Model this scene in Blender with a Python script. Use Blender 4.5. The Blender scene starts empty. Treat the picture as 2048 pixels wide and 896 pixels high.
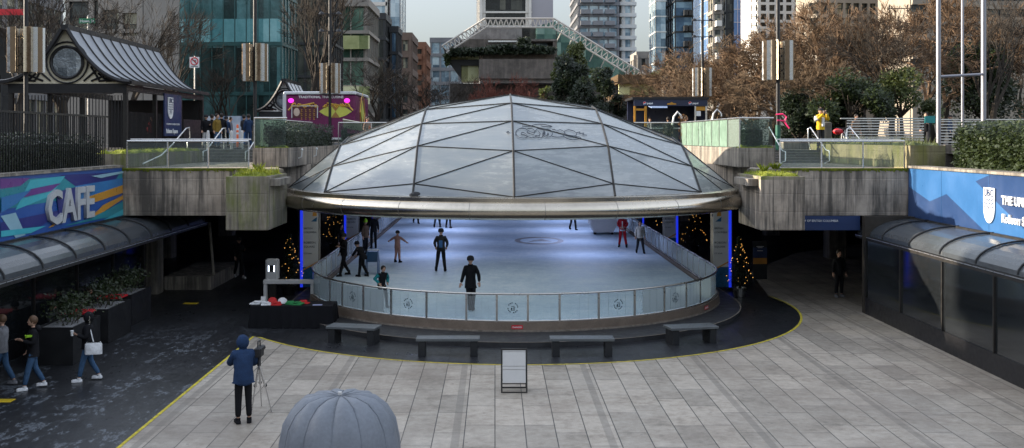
import bpy, bmesh, math, random
from mathutils import Vector, Matrix, Euler
R = math.radians
random.seed(7)
# ------------------------------------------------------------------ camera, sky, sun, exposure
scene = bpy.context.scene
col = scene.collection
F = 2080.0; VX = 990.0; VY = 275.0; CZ = 6.0
cam_d = bpy.data.cameras.new('camera'); cam = bpy.data.objects.new('camera', cam_d); col.objects.link(cam)
cam.location = (0, 0, CZ); cam.rotation_euler = (R(90), 0, 0)
cam_d.sensor_width = 36; cam_d.lens = 36 * F / 2048
cam_d.shift_x = (1024 - VX) / 2048; cam_d.shift_y = -(448 - VY) / 2048
cam_d.clip_start = .1; cam_d.clip_end = 5000
scene.camera = cam
world = bpy.data.worlds.new('World'); scene.world = world; world.use_nodes = True
wn = world.node_tree.nodes; wl = world.node_tree.links
sky = wn.new('ShaderNodeTexSky'); sky.sky_type = 'NISHITA'; sky.sun_disc = False
SUN_EL = 16; SUN_AZ = -82           # azimuth from +Y towards +X
sky.sun_elevation = R(SUN_EL); sky.sun_rotation = R(SUN_AZ)
sky.air_density = 1.0; sky.dust_density = 1.2; sky.ozone_density = 2.0; sky.altitude = 50
# brightening added to light the plaza: sky grows paler and brighter towards the zenith
_hs = wn.new('ShaderNodeHueSaturation'); _hs.inputs['Saturation'].default_value = .42; wl.new(sky.outputs[0], _hs.inputs['Color'])
_tc = wn.new('ShaderNodeTexCoord'); _sp = wn.new('ShaderNodeSeparateXYZ'); wl.new(_tc.outputs['Generated'], _sp.inputs[0])
_mr = wn.new('ShaderNodeMapRange'); wl.new(_sp.outputs[2], _mr.inputs[0])
for _i, _v in ((1, .08), (2, .75), (3, .58), (4, 2.45)): _mr.inputs[_i].default_value = _v
_sc = wn.new('ShaderNodeVectorMath'); _sc.operation = 'SCALE'; wl.new(_hs.outputs[0], _sc.inputs[0]); wl.new(_mr.outputs[0], _sc.inputs['Scale'])
_wb = wn.new('ShaderNodeVectorMath'); _wb.operation = 'MULTIPLY'; wl.new(_sc.outputs[0], _wb.inputs[0]); _wb.inputs[1].default_value = (1.0, .998, .995)
wl.new(_wb.outputs[0], wn['Background'].inputs[0]); wn['Background'].inputs[1].default_value = 0.12
sd = bpy.data.lights.new('sun', 'SUN'); sun = bpy.data.objects.new('sun', sd); col.objects.link(sun)
sd.energy = 5.0; sd.angle = R(.6); sd.color = (1, .86, .68)
dv = Vector((math.sin(R(SUN_AZ)) * math.cos(R(SUN_EL)), math.cos(R(SUN_AZ)) * math.cos(R(SUN_EL)), math.sin(R(SUN_EL))))
sun.rotation_euler = dv.to_track_quat('Z', 'Y').to_euler(); sun.location = (-40, 20, 60)
scene.view_settings.view_transform = 'Standard'; scene.view_settings.look = 'None'
scene.view_settings.gamma = 1; scene.view_settings.exposure = 1.25
scene.view_settings.use_curve_mapping = False
scene.cycles.max_bounces = 8; scene.cycles.transmission_bounces = 6; scene.cycles.transparent_max_bounces = 12
scene.cycles.caustics_reflective = False; scene.cycles.caustics_refractive = False

# ------------------------------------------------------------------ helpers
def X(px, Y): return (px - VX) * Y / F
def Z(py, Y): return CZ - (py - VY) * Y / F
def tag(o, label=None, cat=None, group=None, kind=None):
    if label: o['label'] = label
    if cat: o['category'] = cat
    if group: o['group'] = group
    if kind: o['kind'] = kind
    return o
def empty(name, loc=(0, 0, 0), label=None, cat=None, group=None, rz=0):
    o = bpy.data.objects.new(name, None); col.objects.link(o); o.location = loc; o.rotation_euler = (0, 0, rz)
    o.empty_display_size = .2
    return tag(o, label, cat, group)
def org(o):
    v = Vector((0, 0, 0))
    while o is not None: v += Vector(o.location); o = o.parent
    return v
def kids(o): return [c for c in bpy.data.objects if c.parent == o]
def copy_tree(o, parent=None):
    ch = kids(o)
    c = o.copy(); col.objects.link(c)
    if parent is not None: c.parent = parent
    for k in ch: copy_tree(k, c)
    return c
def smooth_by(me, deg=40):
    for p in me.polygons: p.use_smooth = True
    try: me.set_sharp_from_angle(angle=R(deg))
    except Exception: pass
class MB:
    def __init__(s): s.v = []; s.f = []; s.m = []; s.cur = 0
    def mat(s, i): s.cur = i; return s
    def add(s, vs, fs):
        b = len(s.v); s.v.extend([tuple(v) for v in vs]); s.f.extend([tuple(i + b for i in f) for f in fs]); s.m.extend([s.cur] * len(fs)); return s
    def box(s, x0, x1, y0, y1, z0, z1):
        if x0 > x1: x0, x1 = x1, x0
        if y0 > y1: y0, y1 = y1, y0
        if z0 > z1: z0, z1 = z1, z0
        return s.add([(x0, y0, z0), (x1, y0, z0), (x1, y1, z0), (x0, y1, z0), (x0, y0, z1), (x1, y0, z1), (x1, y1, z1), (x0, y1, z1)],
                     [(0, 3, 2, 1), (4, 5, 6, 7), (0, 1, 5, 4), (1, 2, 6, 5), (2, 3, 7, 6), (3, 0, 4, 7)])
    def cbox(s, c, d, M=None):
        hx, hy, hz = d[0] / 2, d[1] / 2, d[2] / 2
        vs = [Vector((a * hx, b * hy, e * hz)) for e in (-1, 1) for a, b in ((-1, -1), (1, -1), (1, 1), (-1, 1))]
        if M is not None: vs = [M @ v for v in vs]
        c = Vector(c)
        return s.add([v + c for v in vs], [(0, 3, 2, 1), (4, 5, 6, 7), (0, 1, 5, 4), (1, 2, 6, 5), (2, 3, 7, 6), (3, 0, 4, 7)])
    def rbox(s, c, d, r=.03, M=None):          # box with chamfered vertical + top edges
        hx, hy, hz = d[0] / 2, d[1] / 2, d[2] / 2
        prof = []
        for (a, b) in ((-1, -1), (1, -1), (1, 1), (-1, 1)):
            if a * b > 0: prof += [(a * hx, b * (hy - r)), (a * (hx - r), b * hy)][::(1 if a < 0 else 1)]
            else: prof += [(a * (hx - r), b * hy), (a * hx, b * (hy - r))]
        # order the eight points by angle
        prof.sort(key=lambda p: math.atan2(p[1], p[0]))
        c = Vector(c); rings = []
        for z, k in ((-hz, 1), (hz - r, 1), (hz, 0)):
            ring = []
            for (x, y) in prof:
                q = Vector((x - (0 if k else math.copysign(r, x)), y - (0 if k else math.copysign(r, y)), z))
                if M is not None: q = M @ q
                ring.append(q + c)
            rings.append(ring)
        vs = sum(rings, []); n = 8; fs = [tuple(range(n))[::-1], tuple(range(2 * n, 3 * n))]
        for k in range(2):
            for i in range(n): fs.append((k * n + i, k * n + (i + 1) % n, (k + 1) * n + (i + 1) % n, (k + 1) * n + i))
        return s.add(vs, fs)
    def quad(s, a, b, c, d): return s.add([a, b, c, d], [(0, 1, 2, 3)])
    def poly(s, pts): return s.add(pts, [tuple(range(len(pts)))])
    def prism(s, pts, d):                       # planar polygon extruded by vector d
        n = len(pts); d = Vector(d); a = [Vector(p) for p in pts]; b = [p + d for p in a]
        fs = [tuple(range(n)), tuple(range(2 * n - 1, n - 1, -1))] + [(i, i + n, (i + 1) % n + n, (i + 1) % n) for i in range(n)]
        return s.add(a + b, fs)
    def tube(s, pts, r, n=8, caps=True, closed=False):
        pts = [Vector(p) for p in pts]; N = len(pts)
        rr = r if isinstance(r, (list, tuple)) else [r] * N
        vs = []; up = None
        for i, p in enumerate(pts):
            if closed: t = (pts[(i + 1) % N] - pts[i - 1])
            else: t = (pts[min(i + 1, N - 1)] - pts[max(i - 1, 0)])
            t = t.normalized() if t.length > 1e-9 else Vector((0, 0, 1))
            if up is None: up = Vector((0, 0, 1)) if abs(t.z) < .9 else Vector((1, 0, 0))
            a = t.cross(up)
            if a.length < 1e-6: a = t.orthogonal()
            a.normalize(); b = t.cross(a).normalized(); up = -b if b.dot(up) < 0 else b
            up = a.cross(t).normalized()
            for k in range(n):
                w = 2 * math.pi * k / n
                vs.append(p + a * (math.cos(w) * rr[i]) + up * (math.sin(w) * rr[i]))
        fs = []
        L = N if closed else N - 1
        for i in range(L):
            j = (i + 1) % N
            for k in range(n): fs.append((i * n + k, i * n + (k + 1) % n, j * n + (k + 1) % n, j * n + k))
        if caps and not closed: fs += [tuple(range(n))[::-1], tuple(range((N - 1) * n, N * n))]
        return s.add(vs, fs)
    def cyl(s, p0, p1, r0, r1=None, n=12): return s.tube([p0, p1], [r0, r0 if r1 is None else r1], n)
    def lathe(s, prof, c=(0, 0, 0), n=24, a0=0, a1=2 * math.pi):
        full = abs(a1 - a0 - 2 * math.pi) < 1e-6; m = n if full else n + 1; vs = []
        for (r, z) in prof:
            for k in range(m):
                w = a0 + (a1 - a0) * k / n; vs.append((c[0] + r * math.cos(w), c[1] + r * math.sin(w), c[2] + z))
        fs = []
        for i in range(len(prof) - 1):
            for k in range(n): fs.append((i * m + k, i * m + (k + 1) % m, (i + 1) * m + (k + 1) % m, (i + 1) * m + k))
        return s.add(vs, fs)
    def ball(s, c, r, n=10, m=6, sc=(1, 1, 1), M=None):
        vs = []; c = Vector(c)
        for i in range(m + 1):
            ph = math.pi * i / m
            for k in range(n):
                w = 2 * math.pi * k / n
                q = Vector((math.sin(ph) * math.cos(w) * r * sc[0], math.sin(ph) * math.sin(w) * r * sc[1], math.cos(ph) * r * sc[2]))
                if M is not None: q = M @ q
                vs.append(q + c)
        fs = []
        for i in range(m):
            for k in range(n): fs.append((i * n + k, (i + 1) * n + k, (i + 1) * n + (k + 1) % n, i * n + (k + 1) % n))
        return s.add(vs, fs)
    def mesh(s, name, off=Vector((0, 0, 0)), smooth=None):
        me = bpy.data.meshes.new(name)
        me.from_pydata([(v[0] - off.x, v[1] - off.y, v[2] - off.z) for v in s.v], [], s.f)
        for p, mi in zip(me.polygons, s.m): p.material_index = mi
        me.validate(); me.update()
        if smooth: smooth_by(me, smooth)
        return me
    def build(s, name, mats, parent=None, smooth=None, local=False, loc=None):
        off = Vector((0, 0, 0))
        if parent is not None and not local: off = org(parent)
        if parent is None and loc is not None: off = Vector(loc)
        me = s.mesh(name, off, smooth)
        for m_ in (mats if isinstance(mats, (list, tuple)) else [mats]): me.materials.append(m_)
        o = bpy.data.objects.new(name, me); col.objects.link(o)
        if parent is not None: o.parent = parent
        elif loc is not None: o.location = loc
        return o
def text(s, size, m, loc, rot, parent=None, name='lettering', ext=.01, off=0.0, align='LEFT', sx=1.0, label=None):
    cu = bpy.data.curves.new(name, 'FONT'); cu.body = s; cu.size = size; cu.extrude = ext; cu.offset = off; cu.align_x = align; cu.resolution_u = 2
    cu.materials.append(m)
    tmp = bpy.data.objects.new(name, cu); col.objects.link(tmp)
    dg = bpy.context.evaluated_depsgraph_get(); me = bpy.data.meshes.new_from_object(tmp.evaluated_get(dg)); bpy.data.objects.remove(tmp)
    o = bpy.data.objects.new(name, me); col.objects.link(o)
    if not me.materials: me.materials.append(m)
    o.location = Vector(loc) - (org(parent) if parent is not None else Vector((0, 0, 0)))
    o.rotation_euler = rot; o.scale = (sx, 1, 1)
    if parent is not None: o.parent = parent
    return o

# ------------------------------------------------------------------ materials
MATS = {}
def _base(name):
    m = bpy.data.materials.new(name); m.use_nodes = True
    nt = m.node_tree; p = nt.nodes['Principled BSDF']
    return m, nt, nt.nodes, nt.links, p
def c3(c): return (c[0], c[1], c[2], 1)
def noise(nt, scale, detail=4, rough=.55, vec=None):
    n = nt.nodes.new('ShaderNodeTexNoise'); n.inputs['Scale'].default_value = scale; n.inputs['Detail'].default_value = detail; n.inputs['Roughness'].default_value = rough
    if vec is not None: nt.links.new(vec, n.inputs['Vector'])
    return n
def ramp(nt, fac, stops):
    r = nt.nodes.new('ShaderNodeValToRGB'); e = r.color_ramp.elements
    e[0].position = stops[0][0]; e[0].color = c3(stops[0][1]) if len(stops[0][1]) == 3 else stops[0][1]
    e[1].position = stops[-1][0]; e[1].color = c3(stops[-1][1])
    for p_, c_ in stops[1:-1]:
        q = e.new(p_); q.color = c3(c_)
    nt.links.new(fac, r.inputs[0]); return r
def mapping(nt, scale=(1, 1, 1), rot=(0, 0, 0), loc=(0, 0, 0), coord='Object'):
    tc = nt.nodes.new('ShaderNodeTexCoord'); mp = nt.nodes.new('ShaderNodeMapping')
    mp.inputs['Scale'].default_value = scale; mp.inputs['Rotation'].default_value = rot; mp.inputs['Location'].default_value = loc
    nt.links.new(tc.outputs[coord], mp.inputs[0]); return mp.outputs[0]
def mixc(nt, fac, a, b, mode='MIX'):
    m = nt.nodes.new('ShaderNodeMix'); m.data_type = 'RGBA'; m.blend_type = mode
    for i, v in ((0, fac), (6, a), (7, b)):
        if hasattr(v, 'is_linked') or hasattr(v, 'node'): nt.links.new(v, m.inputs[i])
        elif i == 0: m.inputs[0].default_value = v
        else: m.inputs[i].default_value = c3(v)
    return m.outputs[2]
def math_(nt, op, a, b=0.0, clamp=False):
    m = nt.nodes.new('ShaderNodeMath'); m.operation = op; m.use_clamp = clamp
    for i, v in ((0, a), (1, b)):
        if hasattr(v, 'node'): nt.links.new(v, m.inputs[i])
        else: m.inputs[i].default_value = v
    return m.outputs[0]
def bump(nt, p, h, strength=.3, dist=.02):
    b = nt.nodes.new('ShaderNodeBump'); b.inputs['Strength'].default_value = strength; b.inputs['Distance'].default_value = dist
    nt.links.new(h, b.inputs['Height']); nt.links.new(b.outputs[0], p.inputs['Normal'])
def PM(name, c, rough=.6, metal=0.0, var=.25, scale=2.5, bmp=.0, rvar=.15, spec=None, trans=0.0, alpha=1.0, emis=None, es=1.0):
    """plain surface with some uneven colour and gloss"""
    if name in MATS: return MATS[name]
    if spec is None: spec = .5 if rough < .5 else (.3 if rough < .7 else .12)
    m, nt, N, L, p = _base(name)
    v = mapping(nt)
    n1 = noise(nt, scale, 5, .6, v); n2 = noise(nt, scale * 9, 3, .6, v)
    s = math_(nt, 'ADD', math_(nt, 'MULTIPLY', n1.outputs[0], .65), math_(nt, 'MULTIPLY', n2.outputs[0], .35))
    lo = tuple(x * (1 - var) for x in c); hi = tuple(min(1, x * (1 + var)) for x in c)
    r = ramp(nt, s, [(.32, lo), (.68, hi)])
    L.new(r.outputs[0], p.inputs['Base Color'])
    rr = nt.nodes.new('ShaderNodeMapRange'); L.new(n1.outputs[0], rr.inputs[0]); rr.inputs[1].default_value = .3; rr.inputs[2].default_value = .7
    rr.inputs[3].default_value = max(.02, rough - rvar); rr.inputs[4].default_value = min(1, rough + rvar)
    L.new(rr.outputs[0], p.inputs['Roughness'])
    p.inputs['Metallic'].default_value = metal; p.inputs['Specular IOR Level'].default_value = spec
    p.inputs['Transmission Weight'].default_value = trans; p.inputs['Alpha'].default_value = alpha
    if bmp: bump(nt, p, s, bmp, .02)
    if emis: p.inputs['Emission Color'].default_value = c3(emis); p.inputs['Emission Strength'].default_value = es
    MATS[name] = m; return m
def concrete(name, c, dark=(.03, .028, .025), moss=None, streak=.5, moss_amt=.5):
    if name in MATS: return MATS[name]
    m, nt, N, L, p = _base(name)
    v = mapping(nt); vs = mapping(nt, (2.2, 2.2, .22)); vf = mapping(nt, (9, 9, .5))
    base = noise(nt, 1.3, 8, .65, v); st = noise(nt, 1.0, 6, .7, vs); sf = noise(nt, 1.0, 3, .6, vf); fine = noise(nt, 30, 4, .7, v)
    colr = ramp(nt, base.outputs[0], [(.3, tuple(x * .7 for x in c)), (.7, tuple(x * 1.25 for x in c))])
    sm = ramp(nt, math_(nt, 'ADD', math_(nt, 'MULTIPLY', st.outputs[0], .75), math_(nt, 'MULTIPLY', sf.outputs[0], .3)), [(.46, (0, 0, 0)), (.60, (1, 1, 1))])
    colr2 = mixc(nt, math_(nt, 'MULTIPLY', sm.outputs[0], streak), colr.outputs[0], dark)
    colr3 = mixc(nt, math_(nt, 'MULTIPLY', fine.outputs[0], .35), colr2, tuple(x * .45 for x in c))
    if moss:
        mn = noise(nt, 1.0, 6, .7, mapping(nt, (1.4, 1.4, .35), loc=(3, 1, 2)))
        mr = ramp(nt, mn.outputs[0], [(.62 - moss_amt * .3, (0, 0, 0)), (.78 - moss_amt * .25, (1, 1, 1))])
        colr3 = mixc(nt, math_(nt, 'MULTIPLY', mr.outputs[0], .85), colr3, moss)
    big = noise(nt, .45, 5, .7, mapping(nt, loc=(7, 3, 5))); bm = ramp(nt, big.outputs[0], [(.47, (0, 0, 0)), (.60, (1, 1, 1))])
    colr3 = mixc(nt, math_(nt, 'MULTIPLY', bm.outputs[0], .42), colr3, tuple(x * 1.5 for x in dark))
    sp = N.new('ShaderNodeSeparateXYZ'); L.new(v, sp.inputs[0])
    jn = math_(nt, 'LESS_THAN', math_(nt, 'FRACT', math_(nt, 'MULTIPLY', math_(nt, 'ADD', math_(nt, 'ADD', sp.outputs[0], sp.outputs[1]), 50.3), .82)), .014)
    colr3 = mixc(nt, math_(nt, 'MULTIPLY', jn, .6), colr3, dark)
    L.new(colr3, p.inputs['Base Color']); p.inputs['Roughness'].default_value = .88
    # board-form lines
    w = nt.nodes.new('ShaderNodeTexWave'); w.wave_type = 'BANDS'; w.bands_direction = 'Z'; w.inputs['Scale'].default_value = .55; w.inputs['Distortion'].default_value = .0
    L.new(v, w.inputs[0])
    wr = ramp(nt, w.outputs[1], [(.0, (0, 0, 0)), (.03, (1, 1, 1))])
    bump(nt, p, math_(nt, 'ADD', math_(nt, 'MULTIPLY', fine.outputs[0], .6), math_(nt, 'ADD', base.outputs[0], math_(nt, 'MULTIPLY', wr.outputs[0], .5))), .45, .025)
    MATS[name] = m; return m
def glassy(name, tint=(.8, .9, .9), alpha=.35, rough=.05, base=.35, dirty=.12):
    """sheet glass for thin panes: partly see-through, partly mirror"""
    if name in MATS: return MATS[name]
    m, nt, N, L, p = _base(name)
    out = N['Material Output']
    tr = N.new('ShaderNodeBsdfTransparent'); tr.inputs[0].default_value = c3(tint)
    n1 = noise(nt, 2.2, 6, .65, mapping(nt)); dirt = ramp(nt, n1.outputs[0], [(.35, (.0, .0, .0)), (.75, (1, 1, 1))])
    p.inputs['Base Color'].default_value = c3(tuple(x * base for x in tint)); p.inputs['Roughness'].default_value = rough + .02
    fr = N.new('ShaderNodeFresnel'); fr.inputs[0].default_value = 1.5
    fac = math_(nt, 'ADD', math_(nt, 'ADD', math_(nt, 'MULTIPLY', fr.outputs[0], .9), alpha), math_(nt, 'MULTIPLY', dirt.outputs[0], dirty), True)
    mx = N.new('ShaderNodeMixShader'); L.new(fac, mx.inputs[0]); L.new(tr.outputs[0], mx.inputs[1]); L.new(p.outputs[0], mx.inputs[2])
    L.new(mx.outputs[0], out.inputs[0]); MATS[name] = m; return m
def emit(name, c, s):
    if name in MATS: return MATS[name]
    m, nt, N, L, p = _base(name); p.inputs['Base Color'].default_value = c3(c); p.inputs['Emission Color'].default_value = c3(c); p.inputs['Emission Strength'].default_value = s
    MATS[name] = m; return m
def facade_glass(name, a, b, c, cell=(1.4, 1.4, 3.2), rough=.12, metal=.55, dark=.25):
    """curtain-wall glass: every pane a little different in tint, painted reflection and tilt"""
    if name in MATS: return MATS[name]
    m, nt, N, L, p = _base(name)
    v = mapping(nt)
    sn = N.new('ShaderNodeVectorMath'); sn.operation = 'SNAP'; L.new(v, sn.inputs[0]); sn.inputs[1].default_value = cell
    wn_ = N.new('ShaderNodeTexWhiteNoise'); L.new(sn.outputs[0], wn_.inputs[0])
    big = noise(nt, .12, 4, .7, v); mid = noise(nt, .5, 6, .75, v)
    s = math_(nt, 'ADD', math_(nt, 'MULTIPLY', wn_.outputs[0], .35), math_(nt, 'ADD', math_(nt, 'MULTIPLY', big.outputs[0], .35), math_(nt, 'MULTIPLY', mid.outputs[0], .4)))
    r = ramp(nt, s, [(.36, a), (.54, b), (.72, c)])
    L.new(r.outputs[0], p.inputs['Base Color']); p.inputs['Metallic'].default_value = metal; p.inputs['Roughness'].default_value = rough
    # wavy reflection
    bump(nt, p, math_(nt, 'ADD', mid.outputs[0], math_(nt, 'MULTIPLY', wn_.outputs[0], .1)), .25, .25)
    MATS[name] = m; return m
def leafmat(name, a, b, rough=.55, sc=.8):
    if name in MATS: return MATS[name]
    m, nt, N, L, p = _base(name)
    n1 = noise(nt, sc, 4, .7, mapping(nt)); n2 = noise(nt, sc * 12, 2, .5, mapping(nt))
    s = math_(nt, 'ADD', math_(nt, 'MULTIPLY', n1.outputs[0], .55), math_(nt, 'MULTIPLY', n2.outputs[0], .45))
    r = ramp(nt, s, [(.36, a), (.64, b)]); L.new(r.outputs[0], p.inputs['Base Color']); p.inputs['Roughness'].default_value = rough
    tr = N.new('ShaderNodeBsdfTranslucent'); L.new(r.outputs[0], tr.inputs[0]); mx = N.new('ShaderNodeMixShader'); mx.inputs[0].default_value = .3
    L.new(p.outputs[0], mx.inputs[1]); L.new(tr.outputs[0], mx.inputs[2]); L.new(mx.outputs[0], N['Material Output'].inputs[0])
    MATS[name] = m; return m

CONC = concrete('concrete', (.43, .36, .29), streak=.86)
CONC2 = concrete('concrete_mossy', (.34, .29, .22), moss=(.13, .15, .025), streak=.6, moss_amt=.55)
CONC3 = concrete('concrete_pale', (.34, .30, .25), streak=.7)
CONCY = concrete('concrete_yellow_green', (.30, .26, .15), moss=(.16, .16, .04), streak=.35, moss_amt=.6)  # yellow green tone mixed into the concrete
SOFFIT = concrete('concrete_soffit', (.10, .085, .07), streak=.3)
STEEL = PM('brushed_steel', (.62, .60, .57), .32, 1.0, .12, 6, .05, .08)
RIMSTEEL = PM('rim_steel', (.58, .52, .43), .24, 1.0, .14, .8, .0, .05)
RAIL = PM('rail_steel', (.70, .70, .70), .30, .9, .1, 8, 0, .08)
BLACK = PM('black_metal', (.012, .012, .014), .45, .2, .3, 6)
DARKFRAME = PM('dark_frame', (.03, .028, .026), .5, .3, .3, 6)
BLACKCLOTH = PM('black_cloth', (.010, .010, .012), .85, 0, .3, 5, .1)
WHITE = PM('white_paint', (.72, .72, .70), .45, 0, .06, 3)
GREYW = PM('light_grey_plastic', (.55, .54, .52), .45, 0, .06, 3)
RED = PM('red_paint', (.55, .02, .03), .45, 0, .1, 4)
ORANGE = PM('orange_plastic', (.75, .13, .03), .4, 0, .1, 4)
YELLOW = PM('yellow_line_paint', (.50, .41, .05), .7, 0, .55, 6)
NAVY = PM('navy_paint', (.012, .03, .10), .45, 0, .12, 2)
MOSS = leafmat('moss', (.08, .11, .01), (.34, .37, .03), .9, 3)
LEAF = leafmat('leaf_green', (.012, .022, .008), (.05, .07, .02), .45)
LEAFL = leafmat('leaf_light', (.03, .045, .01), (.12, .14, .035), .5)
LEAFD = leafmat('leaf_dark', (.008, .014, .008), (.03, .045, .02), .5)
TWIG = PM('twig_bark', (.12, .085, .055), .85, 0, .3, 3)
TWIGR = PM('twig_red_brown', (.135, .088, .055), .8, 0, .35, 3)
TWIGD = PM('twig_dark', (.05, .042, .035), .85, 0, .3, 3)
BARK = PM('bark', (.06, .05, .04), .9, 0, .35, 5, .6)
# ------------------------------------------------------------------ the setting
CX, CY = .7, 39.5            # dome centre
def st(o): o['kind'] = 'structure'; return o
# paving: long slabs running away from the camera, narrow dark drain strips between some rows
def paving_mat(name, c1, c2, mort, wet=False):
    m, nt, N, L, p = _base(name)
    tc = N.new('ShaderNodeTexCoord'); sp = N.new('ShaderNodeSeparateXYZ'); L.new(tc.outputs['Object'], sp.inputs[0])
    cb = N.new('ShaderNodeCombineXYZ'); L.new(sp.outputs[1], cb.inputs[0]); L.new(sp.outputs[0], cb.inputs[1])
    bt = N.new('ShaderNodeTexBrick'); L.new(cb.outputs[0], bt.inputs[0])
    bt.inputs['Color1'].default_value = c3(c1); bt.inputs['Color2'].default_value = c3(c2); bt.inputs['Mortar'].default_value = c3(mort)
    bt.inputs['Scale'].default_value = 1; bt.inputs['Brick Width'].default_value = 1.55; bt.inputs['Row Height'].default_value = .62; bt.inputs['Mortar Size'].default_value = .011
    bt.inputs['Mortar Smooth'].default_value = .2; bt.offset = .37; bt.offset_frequency = 2; bt.squash = 1.45; bt.squash_frequency = 3; bt.inputs['Bias'].default_value = -.1
    fr = math_(nt, 'FRACT', math_(nt, 'MULTIPLY', math_(nt, 'ADD', sp.outputs[0], 100.07), 1 / 3.1))
    strip = math_(nt, 'LESS_THAN', fr, .052)
    v = mapping(nt)
    n1 = noise(nt, .45, 7, .65, v); n2 = noise(nt, 5, 6, .7, v); n3 = noise(nt, 60, 2, .6, v)
    k = ramp(nt, math_(nt, 'ADD', math_(nt, 'MULTIPLY', n1.outputs[0], .55), math_(nt, 'MULTIPLY', n2.outputs[0], .45)), [(.34, (.48, .46, .43)), (.48, (.92, .90, .87)), (.56, (1.1, 1.09, 1.07)), (.68, (1.5, 1.48, 1.45))])
    cc = mixc(nt, 1.0, bt.outputs[0], k.outputs[0], 'MULTIPLY')
    cc = mixc(nt, math_(nt, 'MULTIPLY', strip, .45), cc, tuple(x * .3 for x in c1))
    g = ramp(nt, n3.outputs[0], [(.35, (.85, .85, .85)), (.65, (1.12, 1.12, 1.12))])
    cc = mixc(nt, 1.0, cc, g.outputs[0], 'MULTIPLY')
    vo = N.new('ShaderNodeTexVoronoi'); vo.inputs['Scale'].default_value = 1.7; L.new(v, vo.inputs['Vector'])
    gum = ramp(nt, vo.outputs['Distance'], [(.0, (1, 1, 1)), (.05, (1, 1, 1)), (.07, (0, 0, 0))]); cc = mixc(nt, math_(nt, 'MULTIPLY', gum.outputs[0], .45), cc, (.04, .04, .04))
    br = noise(nt, .22, 6, .7, mapping(nt, loc=(4, 9, 0))); bm = ramp(nt, br.outputs[0], [(.48, (0, 0, 0)), (.62, (1, 1, 1))]); cc = mixc(nt, math_(nt, 'MULTIPLY', bm.outputs[0], .45), cc, (.17, .135, .105))
    L.new(cc, p.inputs['Base Color'])
    r = N.new('ShaderNodeMapRange'); L.new(n1.outputs[0], r.inputs[0]); r.inputs[1].default_value = .4; r.inputs[2].default_value = .62; r.inputs[3].default_value = .62; r.inputs[4].default_value = .38
    L.new(r.outputs[0], p.inputs['Roughness'])
    bump(nt, p, math_(nt, 'SUBTRACT', math_(nt, 'MULTIPLY', n2.outputs[0], .3), math_(nt, 'MULTIPLY', bt.outputs['Fac'], 1.0)), .6, .012)
    return m
PAVE = paving_mat('pale_paving', (.40, .355, .30), (.265, .237, .20), (.045, .042, .038))
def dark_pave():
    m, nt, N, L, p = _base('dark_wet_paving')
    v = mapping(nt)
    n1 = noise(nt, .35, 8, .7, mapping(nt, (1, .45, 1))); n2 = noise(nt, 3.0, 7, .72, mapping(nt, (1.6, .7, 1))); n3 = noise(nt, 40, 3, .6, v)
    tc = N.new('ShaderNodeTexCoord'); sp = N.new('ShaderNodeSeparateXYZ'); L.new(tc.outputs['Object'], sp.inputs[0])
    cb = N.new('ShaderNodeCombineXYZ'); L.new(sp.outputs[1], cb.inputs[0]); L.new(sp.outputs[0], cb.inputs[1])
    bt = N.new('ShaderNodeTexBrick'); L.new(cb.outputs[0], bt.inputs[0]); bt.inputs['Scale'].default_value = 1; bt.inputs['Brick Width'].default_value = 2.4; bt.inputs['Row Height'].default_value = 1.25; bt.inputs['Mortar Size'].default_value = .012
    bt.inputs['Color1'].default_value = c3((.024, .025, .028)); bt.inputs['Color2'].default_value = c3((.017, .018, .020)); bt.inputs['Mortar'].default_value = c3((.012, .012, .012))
    # frost and dried salt: pale flecks along the old puddle edges, on the open part in front of the rink
    mask = ramp(nt, math_(nt, 'ADD', math_(nt, 'MULTIPLY', n1.outputs[0], .5), math_(nt, 'MULTIPLY', n2.outputs[0], .5)), [(.525, (0, 0, 0)), (.55, (.9, .9, .9)), (.575, (.15, .15, .15)), (.64, (.6, .6, .6))])
    zone = N.new('ShaderNodeMapRange'); L.new(sp.outputs[0], zone.inputs[0]); zone.inputs[1].default_value = -6.2; zone.inputs[2].default_value = -7.8; zone.inputs[3].default_value = .12; zone.inputs[4].default_value = 1
    zy = N.new('ShaderNodeMapRange'); L.new(sp.outputs[1], zy.inputs[0]); zy.inputs[1].default_value = 33; zy.inputs[2].default_value = 29; zy.inputs[3].default_value = .1; zy.inputs[4].default_value = 1
    fz = math_(nt, 'MULTIPLY', mask.outputs[0], math_(nt, 'MULTIPLY', zone.outputs[0], zy.outputs[0]))
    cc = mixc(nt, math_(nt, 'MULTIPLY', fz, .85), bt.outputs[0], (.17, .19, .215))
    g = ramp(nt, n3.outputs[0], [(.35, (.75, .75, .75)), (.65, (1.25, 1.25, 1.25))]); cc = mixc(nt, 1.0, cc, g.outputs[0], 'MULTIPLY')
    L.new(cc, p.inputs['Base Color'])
    r = ramp(nt, math_(nt, 'ADD', math_(nt, 'MULTIPLY', n1.outputs[0], .6), math_(nt, 'MULTIPLY', n2.outputs[0], .4)), [(.36, (.24, .24, .24)), (.60, (.46, .46, .46))])
    L.new(r.outputs[0], p.inputs['Roughness']); p.inputs['Specular IOR Level'].default_value = .30
    bump(nt, p, math_(nt, 'SUBTRACT', math_(nt, 'MULTIPLY', n2.outputs[0], .25), math_(nt, 'ADD', bt.outputs['Fac'], math_(nt, 'MULTIPLY', n3.outputs[0], -.15))), .4, .01)
    return m
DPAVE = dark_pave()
b = MB(); b.quad((-26, -12, 0), (26, -12, 0), (26, 100, 0), (-26, 100, 0)); st(b.build('plaza_ground', PAVE))
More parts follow.
